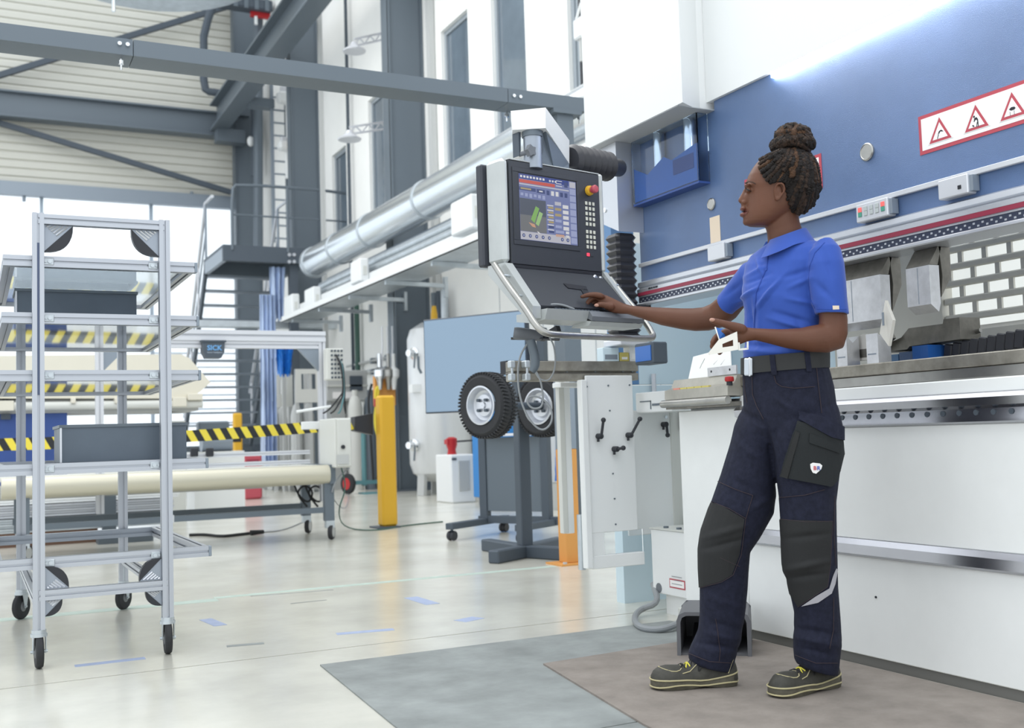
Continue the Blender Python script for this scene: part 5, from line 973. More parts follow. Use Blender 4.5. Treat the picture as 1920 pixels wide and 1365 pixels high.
hx = xR3-.02; MB().box((hx, YA+.03, P(1275, 808, Y=YA).z), (hx+.05, YA+.06, P(1275, 772, Y=YA).z), .004).build('hinge', 'black_plastic', t); MB().box((hx+.01, YA+.03, P(1275, 992, Y=YA).z), (hx+.06, YA+.06, P(1275, 975, Y=YA).z), .004).build('hinge', 'black_plastic', t); MB().box((hx-.05, YA+.055, P(1275, 992, Y=YA).z), (hx, YA+.062, P(1275, 769, Y=YA).z)).build('hinge_strip', 'grey_box', t)
Y2 = YA+.16; xq0, xq1 = P(1058, 850, Y=Y2).x, P(1094, 850, Y=Y2).x
MB().box((xq0, Y2, P(1075, 1000, Y=Y2).z), (xL+.05, Y2+.012, P(1075, 714, Y=Y2).z), .003).build('second_panel', 'white_paint', t); MB().box((xq0-.02, Y2-.004, P(1065, 1000, Y=Y2).z), (xq0+.008, Y2+.03, P(1065, 714, Y=Y2).z), .002).build('second_stile', 'grey_box', t)
MB().box((xq0-.035, Y2-.05, z0-.03), (xR2, Y2+.03, z0-.008), .002).build('panel_head', 'white_paint', t)
q = P(1092, 1068, Y=Y2-.05); MB().cyl((q.x, q.y, q.z), (q.x, q.y, q.z+.25), .018, 16).build('drop_tube', 'galv', t)
def lever(pa, pb, Y, n='lever'):
    a, b = P(*pa, Y=Y), P(*pb, Y=Y); f = Vector((0, -.03, 0)); m = MB(); m.lathe([(.013, 0), (.013, .03), (.009, .034)], a, (0, -1, 0), 14); m.tube([a+f, b+f*1.3], .0065, 8); m.ball(b+f*1.3, .0115, 12, 8); m.cyl(a+Vector((-.008, -.015, -.01)), a+Vector((-.008, -.015, -.025)), .006, 8); m.build(n, 'black_plastic', t)
lever((1121, 818), (1123, 788), yp); lever((1177, 816), (1191, 786), yp); lever((1243, 796), (1243, 816), YA+.058); lever((1151, 842), (1160, 840), yp, 'latch_knob'); lever((1090, 820), (1094, 812), Y2-.002)
for px, py in ((1140, 723), (1180, 722), (1143, 770), (1149, 888), (1152, 935), (1154, 983), (1100, 725)): q = P(px, py, Y=yp); MB().cyl(q, q+Vector((0, -.004, 0)), .004, 8).build('rivet', 'slate_steel', t)
for px, py in ((1248, 782), (1250, 808)): q = P(px, py, Y=YA+.06); MB().cyl(q, q+Vector((0, -.006, 0)), .008, 10).build('rivet', 'chrome', t)
# small boxes standing on the beam
for px0, px1, py0, m, l in ((1128, 1158, 652, 'pale_blue', 'pale blue carton standing on the steel beam'), (1160, 1177, 661, 'lamp_yellow', 'small yellow carton on the steel beam'), (1178, 1196, 648, 'white_paint', 'small white carton at the right end of the steel beam')):
    a, b = ya(px0, py0, YA+.03), ya(px1, py0, YA+.03); o = MB().box((a.x, YA+.02, z1+.0005), (b.x, YA+.075, a.z), .002).build('carton', m); tag(o, l, 'box', 'cartons on the steel beam'); MB().box((a.x+.01, YA+.0185, z1+.01), (b.x-.01, YA+.02, (a.z+z1)/2)).build('label', 'slate_light' if px0 == 1128 else 'paper', o)
# ================================================================ orange guard post
p = P(1076, 1058, Z=0); t = thing('guard_post', 'orange steel guard post bolted to the floor behind the white panels', 'post', p)
h = P(1067, 842, Y=p.y).z; MB().box((p.x-.05, p.y, .01), (p.x+.05, p.y+.1, h), .004).build('post', 'orange', t); MB().box((p.x-.05, p.y+.001, h+.0005), (p.x+.05, p.y+.099, P(1060, 715, Y=p.y).z), .002).build('grey_sleeve', 'slate_light', t); MB().box((p.x-.12, p.y-.06, 0), (p.x+.14, p.y+.15, .01)).build('foot_plate', 'orange', t)
for dx, dy in ((-.08, -.03), (.1, -.03)): MB().cyl((p.x+dx, p.y+dy, .01), (p.x+dx, p.y+dy, .022), .014, 8).build('bolt', 'galv', t)
# ================================================================ wheel stand
B = P(985, 1045, Z=0); t = thing('wheel_stand', 'dark steel stand with two small trailer wheels on an axle', 'wheel stand', B)
pw = .085; hz = P(985, 702, Y=B.y).z
MB().box((B.x-pw/2, B.y-pw/2, .08), (B.x+pw/2, B.y+pw/2, hz), .006).build('post', 'slate_dark', t)
for a, b in (((985, 1042), (912, 1032)), ((985, 1046), (925, 1057)), ((985, 1046), (1060, 1050)), ((990, 1038), (1052, 1028))):
    A_, B_ = P(*a, Z=.0), P(*b, Z=.0); d = (B_-A_).normalized(); MB().bar(B+Vector((0, 0, .042)), Vector((B_.x, B_.y, .042)), .085, .083, .008).build('foot', 'slate_dark', t)
MB().box((B.x-.12, B.y-.05, hz), (B.x+.3, B.y+.05, hz+.09)).build('head_block', 'ink', t)
axd = Vector((math.sin(math.radians(70)), math.cos(math.radians(70)), 0)); W1 = D(914, 760, 6.62)
def wheel(c, lab):
    r = .2; wd_ = .115
    prof = [(r*.56, -wd_/2+.012), (r*.62, -wd_/2), (r*.86, -wd_/2-.004), (r*.97, -wd_/2+.012), (r, -wd_/2+.03), (r, wd_/2-.03), (r*.97, wd_/2-.012), (r*.86, wd_/2+.004), (r*.62, wd_/2), (r*.56, wd_/2-.012)]
    w = MB().lathe(prof, c, axd, 64, close=True).build('tyre', 'rubber', t, lab)
    tr = MB(); q = axd.to_track_quat('Z', 'Y')
    for k in range(56):
        a = 2*math.pi*k/56
        for s in (-1, 1): tr.bar(c+q @ Vector((math.cos(a)*r*.985, math.sin(a)*r*.985, s*(wd_/2-.002))), c+q @ Vector((math.cos(a+.05)*r*1.0, math.sin(a+.05)*r*1.0, s*.012)), .011, .012, up=q @ Vector((math.cos(a), math.sin(a), 0)))
    tr.build('tread', 'rubber', w)
    f = -wd_/2
    rm = MB().lathe([(r*.58, f+.0), (r*.6, f-.006), (r*.55, f-.008), (r*.5, f+.012), (r*.46, f+.03), (r*.36, f+.04), (r*.33, f+.025), (r*.12, f+.02), (r*.1, f+.01), (.002, f+.01)], c, axd, 40, cap=False).build('rim', 'alu', w)
    for k in range(4): a = math.pi/4+k*math.pi/2; MB().cyl(c+q @ Vector((math.cos(a)*r*.22, math.sin(a)*r*.22, f+.025)), c+q @ Vector((math.cos(a)*r*.22, math.sin(a)*r*.22, f+.002)), .011, 6).build('wheel_nut', 'slate_dark', w)
wheel(W1, 'left trailer tyre with bright steel rim'); W2 = D(1020, 762, 7.15); wheel(W2, 'right trailer tyre partly behind the white panel')
MB().cyl(W1, W2, .025, 12).build('axle', 'slate_dark', t)
# ================================================================ television on wheeled stand
az = math.radians(149); er = Vector((math.sin(az), math.cos(az), 0)); nt_ = Vector((-math.cos(az)*-1, 0, 0)); nt_ = Vector((er.y, -er.x, 0))
if nt_.dot(Vector((-.857, -.515, 0))) < 0: nt_ = -nt_
TL = D(793, 600, 9.3)
def TV(px, py, c=0): return PN(px, py, TL+nt_*c, nt_)
TR = TV(985, 585); BL = TV(796, 776)
wT = (TR-TL).dot(er); hT = TL.z-BL.z
t = thing('television', 'large dark flat television on a wheeled stand in the hall', 'television', Vector((TL.x, TL.y, 0))+er*wT*.5)
def tl(u, v, c): return TL+er*u-ez*v+nt_*c
def tbox(u0, u1, v0, v1, c0, c1, bev=0):
    M = Matrix((er, -ez, nt_)).transposed().to_4x4(); M.translation = TL; return MB().box((u0, v0, c0), (u1, v1, c1), bev, M)
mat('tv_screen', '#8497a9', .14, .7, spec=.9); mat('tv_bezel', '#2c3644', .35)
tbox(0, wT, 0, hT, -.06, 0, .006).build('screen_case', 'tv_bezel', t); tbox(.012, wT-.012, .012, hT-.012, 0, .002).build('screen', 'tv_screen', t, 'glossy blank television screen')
vF = TL.z  # height of the floor below TL
zb_ = .10; u_p0, u_p1 = .52, 1.12
for u in (u_p0, u_p1): tbox(u-.035, u+.035, .15, vF-zb_, -.14, -.07, .004).build('stand_post', 'slate_dark', t)
tbox(u_p0+.035, u_p1-.035, hT+.22, vF-.2, -.125, -.085, .003).build('stand_panel', 'slate_steel', t)
tbox(u_p0+.03, u_p1-.03, hT+.19, hT+.212, -.2, .02, .003).build('stand_shelf', 'alu_soft', t)
tbox(u_p0-.06, u_p1+.1, vF-.16, vF-zb_, -.13, -.08, .003).build('base_bar', 'slate_dark', t)
for u in (u_p0-.0, u_p1+.05):
    tbox(u-.035, u+.035, vF-.14, vF-.09, -.42, .42, .004).build('base_foot', 'slate_dark', t)
    for cc in (-.38, .38):
        c = tl(u, vF-.04, cc); w = MB().lathe([(.02, -.014), (.036, -.014), (.04, 0), (.036, .014), (.02, .014)], c+er*.016, er, 18).lathe([(.02, -.014), (.036, -.014), (.04, 0), (.036, .014), (.02, .014)], c-er*.016, er, 18).build('caster', 'black_plastic', t); MB().cyl(c, c+Vector((0, 0, .055)), .012, 8).build('caster_stem', 'slate_dark', w)
# ================================================================ the worker
from mathutils.bvhtree import BVHTree
vr, vd, vf = RW @ Vector((1, 0, 0)), RW @ Vector((0, 1, 0)), RW @ Vector((0, 0, 1))
DB = 3.38; PX = DB/F
def B_(px, py, dd=0): return D(px, py, DB+dd)
def ringLR(l, r, rw, ex=2.0, n=28):
    """closed section through two silhouette points; rw is the half thickness across"""
    c = (l+r)/2; a = (r-l)/2; side = a.cross(vd).normalized()
    if side.dot(vf) < 0: side = -side
    pts = []
    for k in range(n):
        q = 2*math.pi*k/n; cs, sn = math.cos(q), math.sin(q)
        pts.append(c+a*(math.copysign(abs(cs)**(2/ex), cs))+side*rw*(math.copysign(abs(sn)**(2/ex), sn)))
    return pts
def limb_ring(lx, ly, rx, ry, rw, dd, axis, n=28):
    l, r = B_(lx, ly, dd), B_(rx, ry, dd); c = (l+r)/2; a = (r-l)/2; sd = a.cross(axis).normalized()
    return [c+a*math.cos(2*math.pi*k/n)+sd*rw*math.sin(2*math.pi*k/n) for k in range(n)]
def limb(mb, rows, n=24):
    cs = [(B_(r[0], r[1], r[5])+B_(r[2], r[3], r[5]))/2 for r in rows]; rings = []
    for i, r in enumerate(rows):
        ax = cs[min(i+1, len(cs)-1)]-cs[max(i-1, 0)]; rings.append(limb_ring(*r, ax, n))
    mb.loft(rings)
def chain(mb, pts, seg=12, smooth=2):
    """finger-like tube: (px, py, dd, radius px) per joint, rounded end"""
    P_ = [B_(*p[:3]) for p in pts]; R0 = [p[3]*PX for p in pts]
    P_.insert(1, P_[0].lerp(P_[1], .3)); R0.insert(1, R0[0]); R0[0] *= .3
    d = (P_[-1]-P_[-2]).normalized(); P_ += [P_[-1]+d*R0[-1]*.55, P_[-1]+d*R0[-1]*.9]; R0 += [R0[-1]*.78, R0[-1]*.25]
    mb.tube(P_, R0, seg, smooth)
def blob(mb, px, py, dd, rx, rz, rd): mb.ball(B_(px, py, dd), 1, 20, 14, Matrix((vr*rx*PX, -vd*rz*PX, vf*rd*PX)).transposed())
def remesh(mb, name, voxel, smooth=6, fac=.5):
    me = mb.mesh(name+'_raw', 0); o = bpy.data.objects.new('tmp', me); COL.objects.link(o)
    m = o.modifiers.new('r', 'REMESH'); m.mode = 'VOXEL'; m.voxel_size = voxel
    if smooth: s_ = o.modifiers.new('s', 'SMOOTH'); s_.iterations = smooth; s_.factor = fac
    bpy.context.view_layer.update(); dg = bpy.context.evaluated_depsgraph_get()
    out = bpy.data.meshes.new_from_object(o.evaluated_get(dg)); out.name = name; bpy.data.objects.remove(o); bpy.data.meshes.remove(me)
    for p in out.polygons: p.use_smooth = True
    return out
def bvh(me):
    b = bmesh.new(); b.from_mesh(me); t = BVHTree.FromBMesh(b); b.free(); return t
CAMV = Vector((0, 0, HC))
def hit(tree, px, py, back=None):
    d = (RW @ Vector(((px-CX)/F, (py-CY)/F, 1.0))).normalized(); r = tree.ray_cast(CAMV, d)
    return (r[0], r[1]) if r[0] is not None else (B_(px, py, -.1), -vf)
import numpy as np
_RWn = np.array(RW)
def arrays(me):
    n = len(me.vertices); co = np.empty(n*3); me.vertices.foreach_get('co', co); no = np.empty(n*3); me.vertices.foreach_get('normal', no)
    co = co.reshape(-1, 3); c = (co-np.array((0, 0, HC))) @ _RWn
    return co, no.reshape(-1, 3), CX+F*c[:, 0]/c[:, 2], CY+F*c[:, 1]/c[:, 2], c[:, 2]
_cache = {}
def patch(src, poly, off, th, name, m, parent, label=None, smooth=True):
    """piece of cloth lying on src inside a convex outline"""
    if src.name not in _cache:
        co, no, px, py, dz = arrays(src); q = np.empty(len(src.loops), dtype=np.int64); src.loops.foreach_get('vertex_index', q); st = np.empty(len(src.polygons), dtype=np.int64); src.polygons.foreach_get('loop_start', st)
        fn = np.empty(len(src.polygons)*3); src.polygons.foreach_get('normal', fn); fc = np.empty(len(src.polygons)*3); src.polygons.foreach_get('center', fc); fc = fc.reshape(-1, 3)
        facing = ((fc-np.array((0, 0, HC)))*fn.reshape(-1, 3)).sum(1) < 0
        _cache[src.name] = (co, no, px, py, dz, q, st, facing)
    co, no, px, py, dz, q, st, facing = _cache[src.name]
    xs, ys = [p[0] for p in poly], [p[1] for p in poly]
    inside = (px > min(xs)-6) & (px < max(xs)+6) & (py > min(ys)-6) & (py < max(ys)+6)
    fsel = np.nonzero(facing & inside[q[st]])[0]; zl = np.sort(dz[q[st[fsel]]]); lim = zl[len(zl)//4]+.13 if len(zl) else 99
    b = bmesh.new(); vm = {}
    for f in fsel:
        ix = src.polygons[int(f)].vertices
        if dz[ix[0]] > lim: continue
        vs = []
        for i in ix:
            if i not in vm: vm[i] = b.verts.new(co[i]+no[i]*off)
            vs.append(vm[i])
        b.faces.new(vs)
    n = len(poly); A = sum(poly[i][0]*poly[(i+1) % n][1]-poly[(i+1) % n][0]*poly[i][1] for i in range(n))
    for i in range(n):
        d0 = RW @ Vector(((poly[i][0]-CX)/F, (poly[i][1]-CY)/F, 1.0)); j = (i+1) % n; d1 = RW @ Vector(((poly[j][0]-CX)/F, (poly[j][1]-CY)/F, 1.0))
        nn = d0.cross(d1).normalized()*(1 if A > 0 else -1)
        bmesh.ops.bisect_plane(b, geom=b.verts[:]+b.edges[:]+b.faces[:], plane_co=CAMV, plane_no=nn, clear_inner=True)
    b.normal_update()
    if th:
        nn = {v: v.normal.copy() for v in b.verts}; old = list(b.verts)
        ret = bmesh.ops.extrude_face_region(b, geom=b.faces[:]); vs = [g for g in ret['geom'] if isinstance(g, bmesh.types.BMVert)]
        b.normal_update()
        for v in vs: v.co += v.normal*th
    me = bpy.data.meshes.new(name); b.to_mesh(me); b.free()
    for p in me.polygons: p.use_smooth = True
    me.set_sharp_from_angle(angle=math.radians(50))
    return place(name, me, m, parent, label)
def stitch(tree, pts, r, name, m, parent, off=.0008, sub=6):
    out = []
    for (a, b) in zip(pts, pts[1:]):
        for k in range(sub): x = a[0]+(b[0]-a[0])*k/sub; y = a[1]+(b[1]-a[1])*k/sub; h, no = hit(tree, x, y); out.append(h+no*off)
    h, no = hit(tree, *pts[-1]); out.append(h+no*off)
    return MB().tube(out, r, 6).build(name, m, parent)
def skinmat():
    m = mat('skin', '#64402f', .48, var=.14, vs=7, bump=.05, bs=260, spec=.4); b = m.node_tree.nodes['Principled BSDF']
    b.inputs['Subsurface Weight'].default_value = .12; b.inputs['Subsurface Radius'].default_value = (.6, .25, .12); b.inputs['Subsurface Scale'].default_value = .01; return m
skinmat(); mat('lip', '#6a3d35', .42); mat('nail', '#b58a78', .35); mat('eye_dark', '#4a3730', .25); mat('lash', '#1a1412', .6); mat('brow', '#3d2a21', .8)
mat('hair', '#523b2b', .62, var=.6, vs=90, var2='#1c1512', bump=1.0, bs=520); mat('hair_dark', '#1d1613', .75, var=.3, vs=60, bump=.8, bs=400); mat('loc_tip', '#66472f', .6, var=.5, vs=90, bump=1, bs=500)
mat('shirt', '#3153ab', .78, var=.10, vs=5, bump=.10, bs=900, sheen=.25); mat('shirt_dark', '#2a489a', .8, bump=.1, bs=900); mat('denim', '#181c31', .85, var=.3, vs=60, bump=.3, bs=700); mat('denim_stitch', '#3b3136', .8)
mat('patch_black', '#262728', .8, bump=.15, bs=500); mat('pocket_black', '#1f2325', .8, bump=.15, bs=500); mat('reflect', '#b4b3ba', .35, .2); mat('belt', '#2f3031', .65, bump=.1, bs=300); mat('buckle', '#cfd6de', .3, .5)
mat('shoe_leather', '#403f39', .62, var=.35, vs=25, bump=.1, bs=120); mat('shoe_sole', '#5a564a', .75, var=.3, vs=40); mat('shoe_trim', '#b7ae88', .7); mat('shoe_yellow', '#d6cc4e', .6); mat('lace_black', '#232324', .7)
# ---------------------------------------------------------------- body (skin)
bd = MB()
HS = [(288, 1446, 1486, 14), (291, 1437, 1496, 24), (297, 1427, 1504, 33), (305, 1419, 1511, 39), (315, 1411.5, 1515, 43), (328, 1404, 1518, 46), (340, 1400, 1519, 47), (349, 1398.5, 1518, 47), (357, 1400.5, 1516, 46), (366, 1399.5, 1513, 45), (376, 1398.5, 1507, 44), (388, 1397.5, 1496, 42), (398, 1396.5, 1484, 39), (408, 1395.5, 1472, 35), (416, 1395.5, 1462, 30), (421, 1398, 1455, 24), (425, 1405, 1447, 14)]
def head_ring(y, xf, xb, hw, n=40, grow=0):
    pts = []; xc = (xf+xb)/2; a = (xb-xf)/2+grow; hw = hw+grow
    for k in range(n):
        q = 2*math.pi*k/n; cs, sn = math.cos(q), math.sin(q)
        w = hw*math.copysign(abs(sn)**.9, sn)*(1+.13*cs if cs < 0 else 1)     # face narrower than the back of the head
        pts.append(B_(xc+a*math.copysign(abs(cs)**.92, cs)+6*max(0, sn)*0, y, 0)+vf*w*PX)
    return pts
bd.loft([head_ring(*h) for h in HS])
# nose, brow, lips, chin, cheeks
nose = [(1399, 354, 4.5, 4), (1396.5, 361, 5, 5), (1393.5, 368, 6, 6), (1390.8, 374, 6.6, 7), (1389.8, 378, 5.6, 7)]
bd.loft([[B_(x+math.cos(2*math.pi*k/14)*rx, y, 0)+vf*math.sin(2*math.pi*k/14)*rw*PX for k in range(14)] for x, y, rx, rw in nose]); blob(bd, 1395, 379.5, -.012, 5, 4, 4.5); blob(bd, 1395, 379.5, .012, 5, 4, 4.5); blob(bd, 1390, 377, 0, 5, 4.6, 6)
blob(bd, 1401.5, 371, -.013, 6.5, 10, 7); blob(bd, 1401.5, 371, .013, 6.5, 10, 7); blob(bd, 1401, 348, -.024, 5, 4.2, 14); blob(bd, 1401, 348, .024, 5, 4.2, 14)
blob(bd, 1393.5, 391.5, 0, 5.2, 3.4, 13); blob(bd, 1393, 402.5, 0, 5.2, 4.0, 12); blob(bd, 1394, 385.5, 0, 4.5, 5, 9); blob(bd, 1397, 409, 0, 3, 5, 12)
blob(bd, 1400.5, 415.5, 0, 7.5, 8, 13); blob(bd, 1403.5, 357, -.028, 4.6, 5, 8); blob(bd, 1403.5, 357, .028, 4.6, 5, 8)
for s in (-1, 1):    # ears
    def er_(x, y, w): return B_(x, y, 0)+vf*s*w*PX
    bd.tube([er_(x, y, w) for x, y, w in ((1443, 374, 45), (1441.5, 366, 46), (1442, 358, 48), (1447, 352, 51), (1454, 353, 54), (1457.5, 360, 54), (1456.5, 368, 53), (1452, 375, 51), (1448, 382, 48.5), (1444.5, 382, 46), (1443, 374, 45))], 2.3*PX, 10, 1)
    bd.ball(er_(1449, 366, 46.5), 1, 14, 10, Matrix((vr*6*PX, -vd*11*PX, vf*3*PX)).transposed()); bd.ball(er_(1446, 379.5, 47), 1, 10, 8, Matrix((vr*3.4*PX, -vd*3.6*PX, vf*2.6*PX)).transposed())
limb(bd, [(1426, 400, 1494, 378, .046, 0), (1433, 418, 1496, 400, .046, 0), (1438, 434, 1499, 418, .046, .0), (1440, 448, 1504, 432, .048, 0), (1440, 468, 1512, 446, .052, .0), (1436, 490, 1520, 462, .06, .01)])
TOR = [(1446, 456, .04, 1506, 444, -.03, .05), (1432, 472, .08, 1530, 454, -.06, .065), (1420, 488, .11, 1546, 470, -.085, .08), (1412, 504, .115, 1550, 492, -.09, .095), (1408, 532, .10, 1544, 524, -.08, .105), (1406, 562, .09, 1540, 557, -.075, .108), (1408, 592, .08, 1536, 590, -.07, .098), (1408, 622, .075, 1536, 620, -.07, .09), (1406, 652, .075, 1538, 644, -.07, .095), (1404, 690, .08, 1542, 676, -.075, .1), (1406, 740, .085, 1556, 738, -.085, .1), (1410, 800, .08, 1555, 798, -.08, .1)]
bd.loft([ringLR(B_(l, ly, dl), B_(r, ry, dr), w) for l, ly, dl, r, ry, dr, w in TOR])
limb(bd, [(1390, 790, 1455, 790, .07, .05), (1352, 900, 1448, 908, .07, .05), (1325, 1010, 1400, 1016, .06, .05), (1325, 1110, 1388, 1110, .05, .05), (1322, 1205, 1366, 1212, .034, .05), (1326, 1240, 1360, 1244, .026, .05)])
limb(bd, [(1460, 790, 1562, 790, .08, -.045), (1466, 900, 1560, 900, .075, -.05), (1474, 1010, 1556, 1010, .06, -.055), (1488, 1110, 1560, 1110, .05, -.06), (1508, 1210, 1552, 1214, .034, -.06), (1514, 1244, 1550, 1248, .026, -.06)])
# near arm and hand
limb(bd, [(1526, 470, 1574, 468, .04, -.085), (1530, 530, 1580, 530, .042, -.11), (1534, 575, 1585, 575, .041, -.12), (1537, 598, 1588.5, 600, .041, -.125), (1536, 608, 1588, 628, .041, -.13), (1530, 609, 1580, 653, .04, -.135), (1518, 611, 1553, 661.5, .039, -.14), (1500, 615, 1520, 660, .036, -.145), (1464, 617, 1475, 653, .030, -.15), (1434, 616, 1441, 644, .025, -.155), (1412, 615, 1416, 638, .0215, -.157), (1400, 613.5, 1402, 640, .018, -.157), (1386, 611, 1388, 646, .0165, -.157), (1373, 614, 1376, 649, .015, -.155), (1367, 618, 1371, 647, .012, -.155)])
chain(bd, [(1400, 620, -.165, 9), (1384, 614.5, -.172, 9), (1364, 609, -.176, 7.2), (1348, 604.5, -.178, 6.2), (1334, 600.5, -.178, 5)])
for pts in ([(1378, 620, -.15, 7.5), (1358, 623, -.138, 6.8), (1343, 632, -.128, 6.2), (1336.5, 642, -.136, 5.4)], [(1378, 629, -.145, 7.5), (1358, 632, -.13, 6.8), (1342, 641, -.122, 6.2), (1335.5, 650, -.132, 5.4)], [(1378, 638, -.142, 7.2), (1360, 641, -.126, 6.4), (1346, 649, -.12, 5.8), (1341, 657, -.13, 5)], [(1379, 645, -.142, 6.4), (1364, 649, -.128, 5.6), (1353, 656, -.124, 5), (1349, 662, -.132, 4.4)]): chain(bd, pts)
# far arm and hand
limb(bd, [(1412, 505, 1430, 532, .03, .11), (1380, 526, 1408, 560, .038, .18), (1350, 555, 1380, 596, .040, .25), (1332, 570, 1356, 613, .039, .28), (1318, 576, 1330, 620, .038, .295), (1298, 578, 1304, 621, .037, .305), (1278, 578, 1280, 618, .035, .315), (1240, 576.5, 1240, 610, .03, .335), (1208, 575, 1204, 598, .024, .35), (1184, 573, 1177, 589, .0185, .36), (1170, 569, 1164, 588.5, .018, .368), (1156, 562, 1150, 587, .017, .372), (1140, 554.5, 1138, 582, .0155, .376), (1126, 550, 1127, 575, .013, .38), (1121, 551, 1122, 572, .009, .382)])
for pts in ([(1134, 557, .365, 7), (1117, 552.5, .362, 6.2), (1102, 553, .362, 5.2), (1091, 556.5, .362, 4.2)], [(1134, 561, .378, 7), (1114, 556.5, .382, 6.2), (1103, 565, .382, 5.3), (1098.5, 577, .38, 4.4)], [(1135, 566, .392, 6.6), (1116, 563, .40, 5.8), (1108, 572, .402, 5), (1105, 583, .40, 4.2)], [(1138, 571, .40, 6), (1122, 570, .412, 5.2), (1116, 578, .415, 4.4), (1114, 586, .413, 3.8)], [(1152, 576, .358, 8), (1138, 573.5, .350, 7), (1127, 570.5, .346, 6), (1118, 572.5, .345, 4.8)]): chain(bd, pts)
body = remesh(bd, 'person', .0026, 7, .5)
body.materials.append(MATS['skin'])
person = bpy.data.objects.new('person', body); COL.objects.link(person)
tag(person, 'person in blue polo shirt and dark work trousers operating the console', 'person')
tb = bvh(body)
# face details
patch(body, [(1386, 392.5), (1389, 389.5), (1397, 391), (1404, 395.6), (1391, 396)], .0004, .0006, 'upper_lip', 'lip', person); patch(body, [(1385, 400), (1391, 397.4), (1403, 397), (1398, 403), (1391, 407.5), (1385.5, 405.5)], .0004, .0006, 'lower_lip', 'lip', person)
stitch(tb, [(1390.5, 396.6), (1395, 396.8), (1400, 396.6)], .0011, 'mouth_line', 'lash', person, 0)
e0, n0 = hit(tb, 1402.5, 357); MB().ball(e0-n0*.0032, .0046, 14, 10).build('eye', 'eye_dark', person)
stitch(tb, [(1399, 354.2), (1402, 355.4), (1405, 356.8), (1407.5, 358.4)], .0012, 'upper_lash', 'lash', person, .002); stitch(tb, [(1397, 343.5), (1403, 341), (1411, 341.5), (1417, 345)], .0021, 'eyebrow', 'brow', person, -.001)
for px, py in ((1335.5, 599.5), (1118.5, 572.5)):
    h, no = hit(tb, px, py); MB().ball(h-no*.0012, 1, 12, 8, Matrix((vr*5.2*PX, -vd*3.4*PX, vf*2.4*PX)).transposed()).build('finger_nail', 'nail', person)
# ---------------------------------------------------------------- hair: scalp cap, locs and bun
HCAP = [(284, 1449, 1487, 16), (288, 1437, 1500, 28), (295, 1428, 1512, 37), (305, 1424, 1522, 43), (315, 1419, 1528, 46.5), (328, 1422, 1531, 49), (340, 1427, 1532, 50), (349, 1440, 1531, 49.5), (362, 1460, 1529, 48), (374, 1464, 1526, 46), (385, 1468, 1519, 42), (394, 1472, 1510, 36), (403, 1482, 1501, 24)]
hc = MB(); hc.loft([head_ring(*h) for h in HCAP]); blob(hc, 1486, 274, 0, 34, 18, 34); blob(hc, 1487, 258, 0, 27, 18, 27)
hair = place('hair', remesh(hc, 'hair', .004, 3), 'hair_dark', person, 'brown locs gathered into a high bun')
def loc(path, r, m='hair', seg=7):
    """rope of hair with a knotted surface"""
    pts = [Vector(p) for p in path]
    for _ in range(2):
        q = [pts[0]]
        for a, b in zip(pts, pts[1:]): q += [a*.75+b*.25, a*.25+b*.75]
        pts = q+[pts[-1]]
    out, rad = [], []; n = len(pts)*2
    for i in range(n):
        f = i/(n-1)*(len(pts)-1); k = min(int(f), len(pts)-2); out.append(pts[k].lerp(pts[k+1], f-k)+Vector([random.uniform(-1, 1) for _ in range(3)])*r*.12); rad.append(r*random.uniform(.78, 1.2)*(.75 if i in (0, n-1) else 1))
    return out, rad
def hs(theta, y, grow=4):
    """point on the scalp at height y and angle theta (0 = back, 90 = camera side, 180 = face)"""
    for a, b in zip(HCAP, HCAP[1:]):
        if a[0] <= y <= b[0]:
            f = (y-a[0])/(b[0]-a[0]); xf, xb, hw = [a[i]+(b[i]-a[i])*f for i in (1, 2, 3)]; break
    else: xf, xb, hw = HCAP[-1][1:]
    xc = (xf+xb)/2; a_ = (xb-xf)/2+grow; q = math.radians(theta); return B_(xc+a_*math.cos(q), y, 0)-vf*(hw+grow)*PX*math.sin(q)
lm = {'hair': MB(), 'loc_tip': MB(), 'hair_dark': MB()}
def _sec(T, x, y):
    yy = max(T[0][0]+.01, min(T[-1][0]-.01, y))
    for a, b in zip(T, T[1:]):
        if a[0] <= yy <= b[0]: f = (yy-a[0])/(b[0]-a[0]); xf, xb, hw = [a[i]+(b[i]-a[i])*f for i in (1, 2, 3)]; break
    u = (x-(xf+xb)/2)/((xb-xf)/2+2); return hw*math.sqrt(max(0, 1-u*u)), xf, xb
def scalp(x, y, side, grow):
    """point on the head at photo pixel (x, y); side 1 = camera side"""
    w1, f1, b1 = _sec(HS, x, y); w2, f2, b2 = _sec(HCAP, x, y); w = max(w1, w2)+grow; x = max(min(f1, f2), min(max(b1, b2)+grow, x)); return B_(x, y, 0)-vf*side*w*PX
roots = [(1421, 303), (1418, 312), (1418, 320), (1421, 329), (1424, 338), (1428, 345), (1434, 349), (1440, 349), (1446, 347), (1452, 348), (1457, 352), (1461, 358), (1464, 366), (1467, 374), (1469, 381), (1472, 388), (1476, 394), (1481, 399), (1487, 402), (1494, 403), (1501, 401), (1508, 397), (1515, 391), (1521, 384), (1526, 374), (1529, 362), (1531, 348)]
nr = len(roots)
